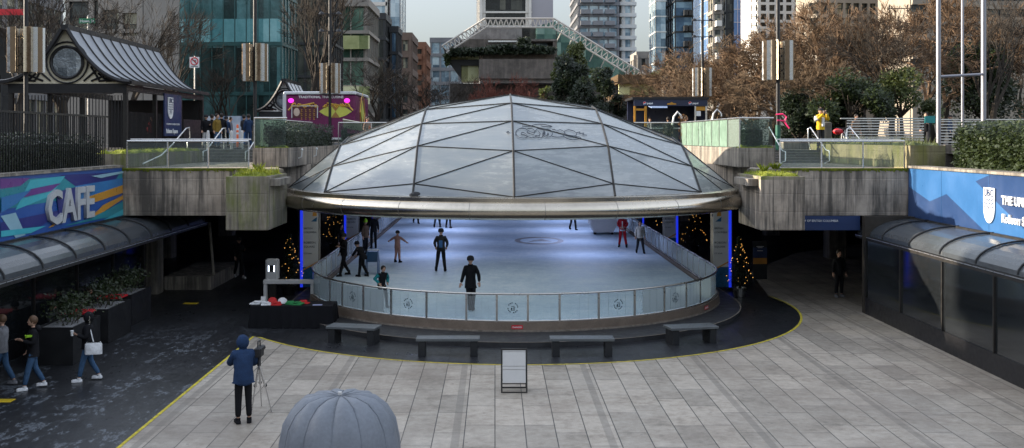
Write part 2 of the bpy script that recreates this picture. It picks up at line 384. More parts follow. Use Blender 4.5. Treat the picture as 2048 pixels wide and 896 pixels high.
# dark zone: left strip + disc round the rink + everything under the street
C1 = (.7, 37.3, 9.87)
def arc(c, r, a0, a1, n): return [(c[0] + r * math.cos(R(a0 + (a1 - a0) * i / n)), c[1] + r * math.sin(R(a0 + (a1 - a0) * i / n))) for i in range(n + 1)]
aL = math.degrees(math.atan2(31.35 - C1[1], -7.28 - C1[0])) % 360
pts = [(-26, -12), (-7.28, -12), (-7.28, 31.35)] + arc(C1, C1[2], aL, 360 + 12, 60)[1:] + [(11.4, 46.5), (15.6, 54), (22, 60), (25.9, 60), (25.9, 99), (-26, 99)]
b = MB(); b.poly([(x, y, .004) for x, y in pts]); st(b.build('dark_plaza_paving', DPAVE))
ln = [(-7.28, -12), (-7.28, 20), (-7.28, 31.35)] + arc(C1, C1[2], aL, 360 + 12, 90)[1:]
def ribbon(b, pts, w, z0, z1):
    n = len(pts); inn = []; out = []
    for i in range(n):
        a = Vector(pts[max(i - 1, 0)]); c = Vector(pts[min(i + 1, n - 1)]); t = (c - a).normalized(); q = Vector((-t.y, t.x)) * w / 2
        inn.append(Vector(pts[i]) + q); out.append(Vector(pts[i]) - q)
    for i in range(n - 1):
        b.quad((inn[i].x, inn[i].y, z1), (out[i].x, out[i].y, z1), (out[i + 1].x, out[i + 1].y, z1), (inn[i + 1].x, inn[i + 1].y, z1))
    return inn, out
b = MB(); ribbon(b, ln, .075, 0, .008); st(b.build('painted_edge_line', YELLOW))
DROOT = PM('dark_granite_kerb', (.035, .035, .037), .55, 0, .35, 3, .3)
# step under the rink (stadium)
def stadium(r, yc, y1, n=48, x=CX):
    return [(x - r, y1)] + [(x + r * math.cos(R(a)), yc + r * math.sin(R(a))) for a in [180 + 180 * i / n for i in range(n + 1)]] + [(x + r, y1)]
b = MB(); b.prism([(x, y, .004) for x, y in stadium(8.0, 37.7, 84)], (0, 0, .14)); st(b.build('rink_step', DROOT))
EDGE = PM('pale_edge_highlight', (.20, .17, .14), .7, 0, .6, 7, .4)  # pale highlight along the step edge, put into the colour
b = MB(); ribbon(b, stadium(7.985, 37.7, 83.9), .045, .14, .150); st(b.build('rink_step_highlight', EDGE))
# upper street level
ASPH = PM('street_asphalt', (.06, .06, .062), .8, 0, .25, 1.2, .3)
PVU = PM('terrace_paving', (.16, .15, .14), .6, 0, .3, 1.5, .2)
SZ = 5.45
b = MB()
b.quad((-2500, 52, SZ), (2500, 52, SZ), (2500, 3500, SZ), (-2500, 3500, SZ)); b.quad((-2500, -300, SZ), (-14, -300, SZ), (-14, 52, SZ), (-2500, 52, SZ)); b.quad((15.6, -300, SZ), (2500, -300, SZ), (2500, 52, SZ), (15.6, 52, SZ))
b.quad((-14, 47.7, SZ), (-8.92, 47.7, SZ), (-8.92, 52, SZ), (-14, 52, SZ)); b.quad((10.32, 47.7, SZ), (15.6, 47.7, SZ), (15.6, 52, SZ), (10.32, 52, SZ))
st(b.build('street_ground', ASPH))
# decks either side of the dome with a round cut
def deck(sx):
    s = -1 if sx < 0 else 1
    xo = -14.0 if s < 0 else 15.6
    a0 = math.degrees(math.asin(-3.5 / 8.75)); aa = [a0 + (90 - a0) * i / 24 for i in range(25)]
    ar = [(CX + s * 8.75 * math.cos(R(a)), CY + 8.75 * math.sin(R(a))) for a in aa]
    P = [(xo, 36)] + ar + [(CX, 60), (xo, 60)]
    if s > 0: P = P[::-1]
    bb = MB(); bb.prism([(x, y, 3.3) for x, y in P], (0, 0, 1.61)); return bb
o = st(deck(-1).build('terrace_deck', [CONC])); o = st(deck(1).build('terrace_deck', [CONC]))
b = MB()
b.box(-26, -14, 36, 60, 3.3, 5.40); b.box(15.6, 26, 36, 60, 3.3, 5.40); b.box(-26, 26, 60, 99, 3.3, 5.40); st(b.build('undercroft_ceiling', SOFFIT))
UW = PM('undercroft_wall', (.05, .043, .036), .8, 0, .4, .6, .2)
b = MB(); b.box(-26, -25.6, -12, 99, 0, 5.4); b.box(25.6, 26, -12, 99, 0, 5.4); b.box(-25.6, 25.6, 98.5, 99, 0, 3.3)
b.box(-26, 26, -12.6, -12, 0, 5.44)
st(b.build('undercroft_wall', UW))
# moss line along the deck edge
# beams with planters each side of the dome
def beam(x0, x1, lab):
    r = empty('concrete_planter_beam', ((x0 + x1) / 2, 33, 3.06), lab, 'concrete beam', 'planter beams beside the dome')
    MB().box(x0, x1, 33, 35.98, 3.06, 4.66).build('beam', CONC2 if x0 < 0 else CONC, r)
    b = MB(); w = .10
    b.box(x0, x1, 33, 33 + w, 4.66, 4.76); b.box(x0, x0 + w, 33 + w, 35.98, 4.66, 4.76); b.box(x1 - w, x1, 33 + w, 35.98, 4.66, 4.76); b.build('rim', CONC2, r)
    return r
BL = beam(-8.54, -7.2, 'mossy stained concrete beam with green planter top left of the glass dome')
BR = beam(8.43, 9.83, 'bare concrete beam with mossy planter top right of the glass dome')
def moss_bed(name, parent, x0, x1, y0, y1, z, n, hmax, m, grass=True):
    b = MB(); rnd = random.Random(int(x0 * 10) + n)
    nx = max(3, int((x1 - x0) / .12)); ny = max(3, int((y1 - y0) / .12)); H = {}
    for i in range(nx + 1):
        for j in range(ny + 1):
            H[i, j] = z + .03 + .07 * rnd.random() + .05 * math.sin(i * .9 + j * .5)
            if i in (0, nx) or j in (0, ny): H[i, j] = z - .005 + .03 * rnd.random()
    for i in range(nx):
        for j in range(ny):
            xs = [x0 + (x1 - x0) * q / nx for q in (i, i + 1)]; ys = [y0 + (y1 - y0) * q / ny for q in (j, j + 1)]
            b.quad((xs[0], ys[0], H[i, j]), (xs[1], ys[0], H[i + 1, j]), (xs[1], ys[1], H[i + 1, j + 1]), (xs[0], ys[1], H[i, j + 1]))
    for k in range(n):
        x = rnd.uniform(x0 + .02, x1 - .02); y = rnd.uniform(y0 + .02, y1 - .02); h = hmax * (rnd.random() ** 2 + .15); a = rnd.uniform(0, 6.28); w = .012
        dx = math.cos(a) * h * .5; dy = math.sin(a) * h * .5
        b.add([(x - w * math.sin(a), y + w * math.cos(a), z + .02), (x + w * math.sin(a), y - w * math.cos(a), z + .02), (x + dx, y + dy, z + .05 + h)], [(0, 1, 2)])
    o = b.build(name, m, parent, 60); o['kind'] = 'stuff'; return o
# low extension of both planters reaching back to the dome
for s, x0, x1, rt in ((-1, -7.2, -6.3, BL), (1, 7.6, 8.43, BR)):
    b = MB()
    if s < 0: b.prism([(-7.19, 33.3, 4.45), (-6.9, 33.3, 4.45), (-6.9, 35.2, 4.45), (-7.19, 35.6, 4.45)][::-1], (0, 0, .22))
    else: b.prism([(8.42, 33.3, 4.45), (8.42, 35.6, 4.45), (8.1, 35.2, 4.45), (8.1, 33.3, 4.45)], (0, 0, .22))
    b.build('bracket', CONC3, rt)
moss_bed('moss', BL, -8.42, -7.32, 33.12, 35.9, 4.75, 900, .26, MOSS)
moss_bed('moss', BR, 8.55, 9.71, 33.12, 35.9, 4.75, 700, .16, MOSS)
for (x0, x1) in ((-12.9, -8.6), (9.9, 14.3)):
    b = MB(); rnd = random.Random(3)
    for k in range(900):
        x = rnd.uniform(x0, x1); z = 4.91 - abs(rnd.gauss(0, .03)); y = 35.985 - rnd.random() * .02; r_ = rnd.uniform(.012, .035)
        b.add([(x - r_, y, z), (x + r_, y - .01, z), (x, y - .015, z + r_ * 1.2), (x + r_ * .3, y + .01, z - r_)], [(0, 1, 2), (0, 3, 1)])
    b.box(x0, x1, 36.0, 36.25, 4.912, 4.935)
    o = b.build('edge_moss', MOSS); tag(o, 'thin line of moss along the %s terrace deck edge' % ('left' if x0 < 0 else 'right'), None, None, 'stuff')

# ---------------- side walls of the sunken plaza with printed graphics
VIN = {n: PM('mural_' + n, c, .38, 0, .08, 1.0) for n, c in dict(teal=(.02, .22, .27), blue=(.02, .08, .30), deep=(.02, .025, .16), aqua=(.05, .38, .45), purple=(.13, .04, .22), orange=(.50, .24, .03), mid=(.03, .16, .38), pale=(.25, .42, .50)).items()}
XL = -12.9; XR = 14.3
LW = empty('mural_wall', (XL, 28, 3.3), 'plaza side wall with blue teal and orange printed graphic and large grey letters', 'wall')
MB().box(XL - .4, XL, -12, 35.99, 3.25, 4.97).build('wall_panel', VIN['blue'], LW)
# the print: shards given as (Y, z) on the wall face
b = MB(); keys = list(VIN)
def mu(px, py):      # a point of the photograph on the left wall -> (Y, z)
    Y = -XL * F / (VX - px); return (Y, Z(py, Y))
SH = [('teal', [(0, 362), (245, 344), (245, 372), (120, 400), (0, 420)]), ('purple', [(0, 357), (60, 356), (40, 372), (0, 378)]), ('deep', [(120, 350), (240, 344), (228, 365), (150, 372)]),
      ('aqua', [(60, 360), (130, 352), (100, 392), (30, 420)]), ('mid', [(150, 372), (245, 356), (245, 372), (150, 402)]), ('orange', [(150, 402), (245, 370), (245, 386), (190, 404), (150, 412)]),
      ('deep', [(0, 445), (120, 420), (180, 398), (80, 452), (0, 462)]), ('pale', [(0, 432), (30, 425), (50, 470), (30, 476)]), ('orange', [(95, 456), (125, 432), (135, 430), (105, 453)]),
      ('orange', [(175, 440), (205, 410), (245, 390), (245, 398), (205, 424), (188, 438)]), ('teal', [(125, 452), (175, 438), (205, 424), (245, 402), (245, 428), (140, 450)]),
      ('aqua', [(0, 462), (90, 452), (60, 466), (0, 474)]), ('purple', [(60, 378), (120, 366), (100, 382), (40, 396)]), ('deep', [(110, 384), (150, 374), (150, 432), (118, 440)]),
      ('aqua', [(205, 440), (245, 418), (245, 430), (222, 436)]), ('pale', [(180, 352), (245, 342), (245, 346), (200, 356)]), ('mid', [(0, 395), (60, 380), (30, 408), (0, 425)])]
for k, (mn, P) in enumerate(SH):
    b.mat(keys.index(mn)); q = [mu(*p_) for p_ in P]; q = [(y, min(4.93, max(3.28, z))) for y, z in q]
    b.poly([(XL + .004 + .002 * k, y, z) for y, z in q])
b.build('wall_colour_shapes', [VIN[k] for k in keys], LW)
LG = PM('letter_grey', (.42, .43, .44), .5, 0, .12, 2)
t = text('CAFE', 1.2, LG, (XL + .05, 31.55, 3.43), (R(90), 0, R(90)), LW, 'wall_lettering', .05, .028, 'LEFT', 1.0)
t.location = Vector((XL + .06, 29.75, 3.50)) - org(LW); t.scale = (1.25, 1.15, 1)
t.rotation_euler = (R(90), 0, R(90))
MB().box(XL - .45, XL + .05, -12, 35.98, 4.97, 5.05).build('coping', CONC3, LW)
RW = empty('mural_wall', (XR, 28, 3.3), 'blue printed wall of a university with white crest and lettering on the right', 'wall')
UB1 = PM('print_navy', (.018, .045, .125), .4, 0, .1, .8); UB2 = PM('blue_print_and_sunlit', (.03, .11, .27), .4, 0, .1, .8)
MB().box(XR, XR + .4, -12, 35.99, 3.25, 4.95).build('wall_panel', UB1, RW)
b = MB()
for k_, P in enumerate(([(35.9, 4.93), (35.9, 4.3), (34.2, 3.9), (30.0, 4.93)], [(34.9, 4.93), (31.5, 4.93), (27.5, 3.28), (30.4, 3.28)], [(27.0, 4.93), (20.5, 4.93), (17, 3.28), (22.0, 3.28)])):
    b.poly([(XR - .003 - .002 * k_, y, z) for y, z in P])
for y in (33.3, 30.1, 26.9, 23.7): b.box(XR - .012, XR - .009, y - .006, y + .006, 3.27, 4.94)
b.build('wall_colour_shapes', UB2, RW)  # diagonals paint sunlit patches in paler blue; thin strips are panel joints
MB().box(XR - .06, XR + .6, -12, 35.98, 4.95, 5.03).build('coping', CONC3, RW)
def ray_xr(px): return XR * F / (px - VX)
Yc = ray_xr(1981)
SGN = PM('sign_white', (.75, .75, .74), .5, 0, .05, 3)
def crest(parent, M, w, h, m, dark):
    """shield with three wave bands and a rising sun, letters above; M maps (u, v, depth) to world"""
    b = MB(); n = 10
    out = [(-w / 2, h / 2), (w / 2, h / 2), (w / 2, -h * .08)] + [(w / 2 * math.cos(R(a)), -h * .08 - (h * .42) * math.sin(R(a)) ** 1.0) for a in range(10, 180, 16)] + [(-w / 2, -h * .08)]
    b.prism([M(u, v, 0) for u, v in out[::-1]], M(0, 0, .03) - M(0, 0, 0)); b.build('crest', m, parent)
    b = MB()
    for k in range(3):
        v0 = h * .16 - k * h * .105; q = []
        for i in range(17):
            u = -w * .44 + w * .88 * i / 16; q.append((u, v0 + .025 * h * math.sin(i * math.pi / 2.2)))
        for i in range(16):
            b.quad(M(q[i][0], q[i][1] - .022 * h, .034), M(q[i + 1][0], q[i + 1][1] - .022 * h, .034), M(q[i + 1][0], q[i + 1][1] + .018 * h, .034), M(q[i][0], q[i][1] + .018 * h, .034))
    for k in range(-3, 4):
        a = R(90 + k * 22); c0 = (0, -h * .34)
        r0, r1, ww = h * .10, h * .26, .012 * h
        if abs(k) == 3: r1 *= .8
        dx, dy = math.cos(a), math.sin(a)
        b.poly([M(c0[0] + dx * r0 - dy * ww * .5, c0[1] + dy * r0 + dx * ww * .5, .034), M(c0[0] + dx * r0 + dy * ww * .5, c0[1] + dy * r0 - dx * ww * .5, .034),
                M(c0[0] + dx * r1 + dy * ww * 2.2, c0[1] + dy * r1 - dx * ww * 2.2, .034), M(c0[0] + dx * r1 - dy * ww * 2.2, c0[1] + dy * r1 + dx * ww * 2.2, .034)])
    b.build('crest_mark', dark, parent)
MR = lambda u, v, d: Vector((XR - .02 - d, Yc - u, 4.04 + v))
crest(RW, MR, .66, 1.02, SGN, UB1)
RR = (R(90), 0, R(-90))
text('UBC', .30, UB1, (XR - .056, Yc + .29, 4.30), RR, RW, 'wall_lettering', .004, .006, sx=.95)
text('THE UNIVERSITY OF BRITISH COLUMBIA', .34, SGN, (XR - .05, ray_xr(2008), 4.13), RR, RW, 'wall_lettering', .03, .008)
text('Robson Square', .34, SGN, (XR - .05, ray_xr(2008), 3.62), RR, RW, 'wall_lettering', .03, .006)

# ---------------- curved glass canopies under the walls
CGLASS = glassy('canopy_glass', (.30, .33, .36), .42, .10)
CGLASS_S = PM('canopy_glass_tinted', (.055, .062, .07), .2, 0, .25, .7, .0, .04, .45)
def canopy(xw, xg, y0, y1, lab, s):
    r = empty('curved_canopy', (xw, (y0 + y1) / 2, 2.6), lab, 'canopy', 'curved canopies along the plaza walls')
    prof = []
    for i in range(9):
        a = R(90 * i / 8); prof.append((xw + (xg - xw) * math.sin(a), 2.62 + .62 * math.cos(a)))
    b = MB()
    for i in range(8):
        (xa, za), (xb, zb) = prof[i], prof[i + 1]
        b.quad((xa, y0, za), (xb, y0, zb), (xb, y1, zb), (xa, y1, za))
    b.build('canopy_glass', CGLASS_S, r, 50)
    n = int((y1 - y0) / 2.05)
    for k in range(n + 1):
        y = y0 + (y1 - y0) * k / n
        MB().tube([(x + .01 * s, y, z + .03) for x, z in prof], .028, 6).build('glazing_bar', BLACK, r, 50)
    MB().box(xg - .06, xg + .10 * s, y0, y1, 2.50, 2.62).build('gutter', DARKFRAME, r)
    MB().box(xg + .10 * s, xg + .112 * s, y0, y1, 2.585, 2.605).build('gutter_trim', RAIL, r)
    MB().box(xw - .05, xw + .12 * s, y0, y1, 3.19, 3.28).build('wall_plate', DARKFRAME, r)
    return r
canopy(XL, -11.6, 14, 41.5, 'dark curved glass canopy below the wall with the large grey letters', 1)
canopy(XR, 12.75, 12, 36.5, 'curved glass canopy below the blue wall with the white crest', -1)
DG = PM('dark_window_glass', (.012, .014, .016), .08, 0, .3, .5, 0, .04, .9)
def shopfront(x, s, y0, y1, lab, nb):
    r = empty('glass_shopfront', (x, (y0 + y1) / 2, 0), lab, 'shopfront')
    MB().box(x, x + .12 * s, y0, y1, 0, .55).build('plinth', BLACK, r)
    MB().box(x + .03 * s, x + .06 * s, y0, y1, .55, 2.5).build('glazing', DG, r)
    b = MB()
    for k in range(nb + 1):
        y = y0 + (y1 - y0) * k / nb; b.box(x - .02 * s, x + .10 * s, y - .03, y + .03, .551, 2.499)
    b.build('mullion', DARKFRAME, r); return r
shopfront(12.6, 1, 8, 35.4, 'long dark glass shopfront under the canopy on the right of the plaza', 9)
shopfront(-13.0, -1, 8, 38.5, 'dark cafe front behind the black planters on the left of the plaza', 10)
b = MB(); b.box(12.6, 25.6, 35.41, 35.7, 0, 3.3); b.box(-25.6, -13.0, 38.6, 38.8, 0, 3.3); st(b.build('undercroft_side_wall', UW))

# ---------------- undercroft columns and seat
def column(x, y, w, m=CONC3):
    o = MB().rbox((x, y, 1.65), (w, w, 3.3), .04).build('concrete_column', m, None, None, loc=(x, y, 0)); return o
tag(column(-13.25, 40.1, .72), 'square brown concrete column at the end of the low stone bench', 'column')
o = MB().rbox((-12.1, 43.2, .27), (1.85, 4.6, .54), .03).build('stone_bench', CONC3, None, loc=(-12.1, 41, 0)); tag(o, 'long low stone bench block in the shade under the deck on the left', 'bench')
o = MB().tube([(-11.2, 41.4, .54), (-11.45, 41.7, 2.6)], .055, 8).build('leaning_pole', CONC3, None, loc=(-11.2, 41.4, 0)); tag(o, 'pale pole leaning over the low stone bench', 'pole')
UCC = []
for (x, y) in ((-16.5, 52), (-16.5, 64), (17, 52), (17, 64), (-12, 75), (13.5, 75)):
    o = column(x, y, .9); tag(o, 'square concrete column deep under the street, standing away from the rink', 'column', 'columns deep under the street')
# blue hanging sign
r = empty('hanging_sign', (10.6, 35.9, 3.0), 'small navy sign with white lettering hung below the deck right of the mossy beam', 'sign')
MB().box(9.86, 12.6, 35.90, 35.96, 2.80, 3.29).build('sign_board', NAVY, r)
text('THE UNIVERSITY OF BRITISH COLUMBIA', .105, SGN, (9.95, 35.89, 3.09), (R(90), 0, 0), r, 'sign_lettering', .003)
text('Robson Square', .09, SGN, (9.95, 35.89, 2.93), (R(90), 0, 0), r, 'sign_lettering', .003)
r = empty('information_board', (8.9, 43.5, 0), 'navy and orange notice board on a dark stand beyond the silver tree pot', 'sign')
YB = 44.0; xa, xb = X(1506, YB), X(1534, YB)
MB().box(xa, xb, YB, YB + .05, .0, 1.62).build('stand', BLACK, r); MB().box(xa, xb, YB - .012, YB - .002, Z(515, YB), Z(495, YB)).build('notice', NAVY, r)
MB().box(xa, xb, YB - .012, YB - .002, Z(528, YB), Z(516, YB)).build('notice', PM('notice_orange', (.5, .22, .04), .5), r)
b = MB()
for z_, w_ in ((1.38, .16), (1.33, .10), (1.20, .12)): b.box((xa + xb) / 2 - w_, (xa + xb) / 2 + w_, YB - .018, YB - .013, z_, z_ + .022)
b.build('printed_lines', SGN, r)
# ------------------------------------------------------------------ ice rink
def ice_mat():
    m, nt, N, L, p = _base('rink_ice')
    v = mapping(nt)
    n1 = noise(nt, .25, 6, .6, v); n2 = noise(nt, 1.6, 9, .75, v); n3 = noise(nt, 1.0, 6, .8, mapping(nt, (7, 1.6, 1), (0, 0, .35))); n4 = noise(nt, 1.0, 6, .8, mapping(nt, (1.4, 8, 1), (0, 0, .2)))
    s = math_(nt, 'ADD', math_(nt, 'MULTIPLY', n1.outputs[0], .35), math_(nt, 'ADD', math_(nt, 'MULTIPLY', n2.outputs[0], .3), math_(nt, 'MULTIPLY', math_(nt, 'ADD', n3.outputs[0], n4.outputs[0]), .18)))
    r = ramp(nt, s, [(.40, (.38, .50, .63)), (.5, (.54, .68, .78)), (.60, (.80, .88, .92))])
    sc_ = None
    for sx_, rz_ in (((.5, 7.0, 1), .5), ((.45, 8.0, 1), -.35), ((.4, 6.0, 1), 1.2), ((.5, 9.0, 1), 2.2)):
        nn_ = noise(nt, 1.6, 3, .55, mapping(nt, sx_, (0, 0, rz_))); q_ = ramp(nt, nn_.outputs[0], [(.495, (0, 0, 0)), (.502, (1, 1, 1)), (.512, (0, 0, 0))])
        sc_ = q_.outputs[0] if sc_ is None else mixc(nt, 1.0, sc_, q_.outputs[0], 'ADD')
    # painted crest and faded logo under the ice near the middle
    L.new(mixc(nt, math_(nt, 'MULTIPLY', sc_, .55), r.outputs[0], (.90, .94, .96)), p.inputs['Base Color'])
    rr = ramp(nt, s, [(.4, (.42, .42, .42)), (.6, (.65, .65, .65))]); L.new(rr.outputs[0], p.inputs['Roughness'])
    bump(nt, p, s, .25, .02); return m
ICE = ice_mat()
IY = 38.8; IR = 7.4; ZI = .30
b = MB(); b.prism([(x, y, .146) for x, y in stadium(IR - .12, IY, 80)], (0, 0, ZI - .146)); st(b.build('rink_ice', ICE))
BASE = PM('barrier_base', (.20, .155, .12), .55, .3, .25, 2.5, .15)
r0 = empty('rink_barrier', (CX, IY - IR, .15), 'curved glass and steel barrier on a brown kickboard around the ice rink', 'barrier')
def wallpath(pts, w, z0, z1, name, m, parent):
    b = MB(); n = len(pts); I = []; O = []
    for i in range(n):
        a = Vector(pts[max(i - 1, 0)]); c = Vector(pts[min(i + 1, n - 1)]); t = (c - a).normalized(); q = Vector((-t.y, t.x)) * w / 2
        I.append(Vector(pts[i]) + q); O.append(Vector(pts[i]) - q)
    for i in range(n - 1):
        A, B_, C, D = I[i], O[i], O[i + 1], I[i + 1]
        b.quad((A.x, A.y, z1), (B_.x, B_.y, z1), (C.x, C.y, z1), (D.x, D.y, z1)); b.quad((B_.x, B_.y, z0), (C.x, C.y, z0), (C.x, C.y, z1), (B_.x, B_.y, z1)); b.quad((A.x, A.y, z0), (A.x, A.y, z1), (D.x, D.y, z1), (D.x, D.y, z0))
    return b.build(name, m, parent, 30)
sp_ = stadium(IR, IY, 80, 64)
wallpath(sp_, .16, .144, .43, 'kickboard', BASE, r0)
wallpath(stadium(IR + .1, IY, 80, 64), .05, .144, .19, 'kick_trim', EDGE, r0)
TOPZ = 1.27
MB().tube([(x, y, TOPZ) for x, y in sp_], .032, 8).build('top_rail', STEEL, r0, 60)
MB().tube([(x, y, .455) for x, y in sp_], .022, 6).build('lower_rail', STEEL, r0, 60)
# posts where the photograph shows them on the curve, then at a regular step along the straight sides
def circ_at(px, z=1.0):
    best = None
    for i in range(721):
        a = R(180 + i * .25); x = CX + IR * math.cos(a); y = IY + IR * math.sin(a); q = VX + F * x / y
        if best is None or abs(q - px) < best[0]:
            if not (px < 700 and i > 300) and not (px > 1380 and i < 420): best = (abs(q - px), a)
    return best[1]
angs = sorted({round(circ_at(p_), 3) for p_ in (661, 685, 727, 783, 853, 932, 994, 1056, 1119, 1198, 1270, 1328, 1372, 1400)})
PB = GLASSB = glassy('barrier_glass', (.92, .97, .98), .11, .10, .75, .03)
POST = MB(); POST.box(-.022, .022, -.03, .03, .43, TOPZ - .01)
pm = None
def put(me_o, name, loc, rz, parent, m):
    o = bpy.data.objects.new(name, me_o); col.objects.link(o); o.parent = parent; o.location = Vector(loc) - org(parent); o.rotation_euler = (0, 0, rz)
    if not me_o.materials: me_o.materials.append(m)
    return o
pm = POST.mesh('post')
allp = []
for a in [math.pi] + angs + [2 * math.pi]: allp.append((CX + IR * math.cos(a), IY + IR * math.sin(a), a))
k = 0; y = IY + 1.25; sides = []
while y < 79: sides.append(y); y += 1.25
for (x, y, a) in allp: put(pm, 'post', (x, y, 0), a, r0, STEEL)
for y in sides:
    for x in (CX - IR, CX + IR): put(pm, 'post', (x, y, 0), 0, r0, STEEL)
for i in range(len(allp) - 1):
    a0, a1 = allp[i][2], allp[i + 1][2]; b = MB(); n = 4; g = .035 / IR
    for j in range(n):
        u0 = a0 + g + (a1 - a0 - 2 * g) * j / n; u1 = a0 + g + (a1 - a0 - 2 * g) * (j + 1) / n
        b.prism([(CX + IR * math.cos(u0), IY + IR * math.sin(u0), .50), (CX + IR * math.cos(u1), IY + IR * math.sin(u1), .50), (CX + IR * math.cos(u1), IY + IR * math.sin(u1), 1.21), (CX + IR * math.cos(u0), IY + IR * math.sin(u0), 1.21)], (-.01 * math.cos(u0), -.01 * math.sin(u0), 0))
    b.build('glass_panel', GLASSB, r0)
for s in (-1, 1):
    ys = [IY] + sides
    for i in range(len(ys) - 1):
        b = MB(); x = CX + s * IR; b.box(x - .005, x + .005, ys[i] + .04, ys[i + 1] - .04, .50, 1.21); b.build('glass_panel', GLASSB, r0)
INK = PM('decal_ink', (.03, .05, .06), .5)
def decal(px, parent):
    a = circ_at(px); b = MB(); rr = IR + .012
    def P(u, v): w = a + u / rr; return (CX + rr * math.cos(w), IY + rr * math.sin(w), .86 + v)
    for i in range(16):
        if i % 4 == 3: continue
        for (ra, rb) in ((.135, .165),):
            t0, t1 = 2 * math.pi * (i + .12) / 16, 2 * math.pi * (i + .78) / 16
            b.quad(P(ra * math.cos(t0), ra * math.sin(t0)), P(rb * math.cos(t0), rb * math.sin(t0)), P(rb * math.cos(t1), rb * math.sin(t1)), P(ra * math.cos(t1), ra * math.sin(t1)))
    for (u0, u1, v0, v1) in ((-.06, -.015, -.06, .0), (.01, .065, -.06, -.045), (.01, .065, -.03, -.012), (.01, .065, .004, .02), (-.05, .05, .035, .05), (-.065, .07, -.085, -.07)):
        b.quad(P(u0, v0), P(u1, v0), P(u1, v1), P(u0, v1))
    b.build('round_decal', INK, parent)
for p_ in (706, 816, 1025, 1236, 1350): decal(p_, r0)
for p_ in (1035, 1408):
    a = circ_at(p_); rr = IR + .086; b = MB(); c_ = Vector((CX + rr * math.cos(a), IY + rr * math.sin(a), .29)); M = Matrix.Rotation(a + math.pi / 2, 3, 'Z')
    b.cbox(c_, (.34, .008, .12), M); b.build('warning_label', RED, r0)
    text('DANGER', .07, SGN, c_ + Vector((.010 * math.cos(a), .010 * math.sin(a), -.025)) , (R(90), 0, a + math.pi / 2), r0, 'label_lettering', .001, .001, 'CENTER')
# faded logo in the ice
LOGO = PM('ice_logo_paint', (.33, .33, .34), .4, 0, .35, 3)
b = MB(); xc, yc = X(1078, 57.5), 57.5
for i in range(40):
    t0, t1 = 2 * math.pi * i / 40, 2 * math.pi * (i + 1) / 40
    b.quad((xc + 1.05 * math.cos(t0), yc + 1.5 * math.sin(t0), ZI + .004), (xc + 1.35 * math.cos(t0), yc + 2.1 * math.sin(t0), ZI + .004), (xc + 1.35 * math.cos(t1), yc + 2.1 * math.sin(t1), ZI + .004), (xc + 1.05 * math.cos(t1), yc + 1.5 * math.sin(t1), ZI + .004))
b.poly([(xc - .7, yc - 1, ZI + .004), (xc - .1, yc - .2, ZI + .004), (xc + .7, yc - .6, ZI + .004), (xc + .2, yc + .9, ZI + .004), (xc - .3, yc + .2, ZI + .004)])
o = b.build('ice_marking', LOGO); st(o)

# ------------------------------------------------------------------ glass dome
def dome_glass_mat():
    m, nt, N, L, p = _base('dome_glass')
    v = mapping(nt)
    sm = noise(nt, 1.0, 8, .78, mapping(nt, (.8, .8, 5.0), (R(20), R(38), R(10)))); n1 = noise(nt, .35, 5, .6, v); n2 = noise(nt, 14, 3, .6, v)
    s = math_(nt, 'ADD', math_(nt, 'MULTIPLY', sm.outputs[0], .55), math_(nt, 'MULTIPLY', n1.outputs[0], .45))
    r = ramp(nt, s, [(.34, (.10, .14, .175)), (.5, (.215, .24, .25)), (.64, (.50, .515, .50))])
    cc = mixc(nt, math_(nt, 'MULTIPLY', n2.outputs[0], .25), r.outputs[0], (.25, .28, .28)); L.new(cc, p.inputs['Base Color'])
    rr = ramp(nt, s, [(.35, (.13, .13, .13)), (.7, (.40, .40, .40))]); L.new(rr.outputs[0], p.inputs['Roughness']); p.inputs['Specular IOR Level'].default_value = .9; p.inputs['Coat Weight'].default_value = 1; p.inputs['Coat Roughness'].default_value = .08; p.inputs['Coat IOR'].default_value = 2.0
    tr = N.new('ShaderNodeBsdfTranslucent'); tr.inputs[0].default_value = (.64, .66, .66, 1)
    mx = N.new('ShaderNodeMixShader'); mx.inputs[0].default_value = .36; L.new(p.outputs[0], mx.inputs[1]); L.new(tr.outputs[0], mx.inputs[2])
    tp = N.new('ShaderNodeBsdfTransparent'); tp.inputs[0].default_value = (.75, .85, .9, 1)
    m2 = N.new('ShaderNodeMixShader'); m2.inputs[0].default_value = .10; L.new(mx.outputs[0], m2.inputs[1]); L.new(tp.outputs[0], m2.inputs[2])
    L.new(m2.outputs[0], N['Material Output'].inputs[0]); return m
DGM = dome_glass_mat()
DM = empty('glass_dome', (CX, CY, 3.62), 'large faceted glass dome with a wide steel tube rim over the skating rink', 'dome')
ND = 15; ROT = -90 - .9
PROF = [(0, 7.62), (3.0, 7.2), (4.7, 6.54), (6.15, 5.98), (6.67, 5.57), (8.27, 4.20)]
def zr(r_):
    for (a, za), (c_, zc_) in zip(PROF[:-1], PROF[1:]):
        if r_ <= c_: return za + (zc_ - za) * (r_ - a) / (c_ - a)
    return 4.20
DX = CX - .12
def nd(x, yo): return Vector((DX + x + (.0 if abs(x) > 0 else 0), CY - yo, zr(math.hypot(x, yo))))
R0_ = [8.27, 6.67, 4.7, 3.0, 0]; R1_ = [7.67, 7.22, 5.7, 3.8, 1.6, 0]; R2_ = [5.53, 4.0, 2.1, 0]; RE = [(7.12, 4.2), (7.97, 2.2), (8.27, 0)]
rb0 = [(0, v) for v in R0_]; rb1 = [(3.1, v) for v in R1_]; rb2 = [(6.15, v) for v in R2_]
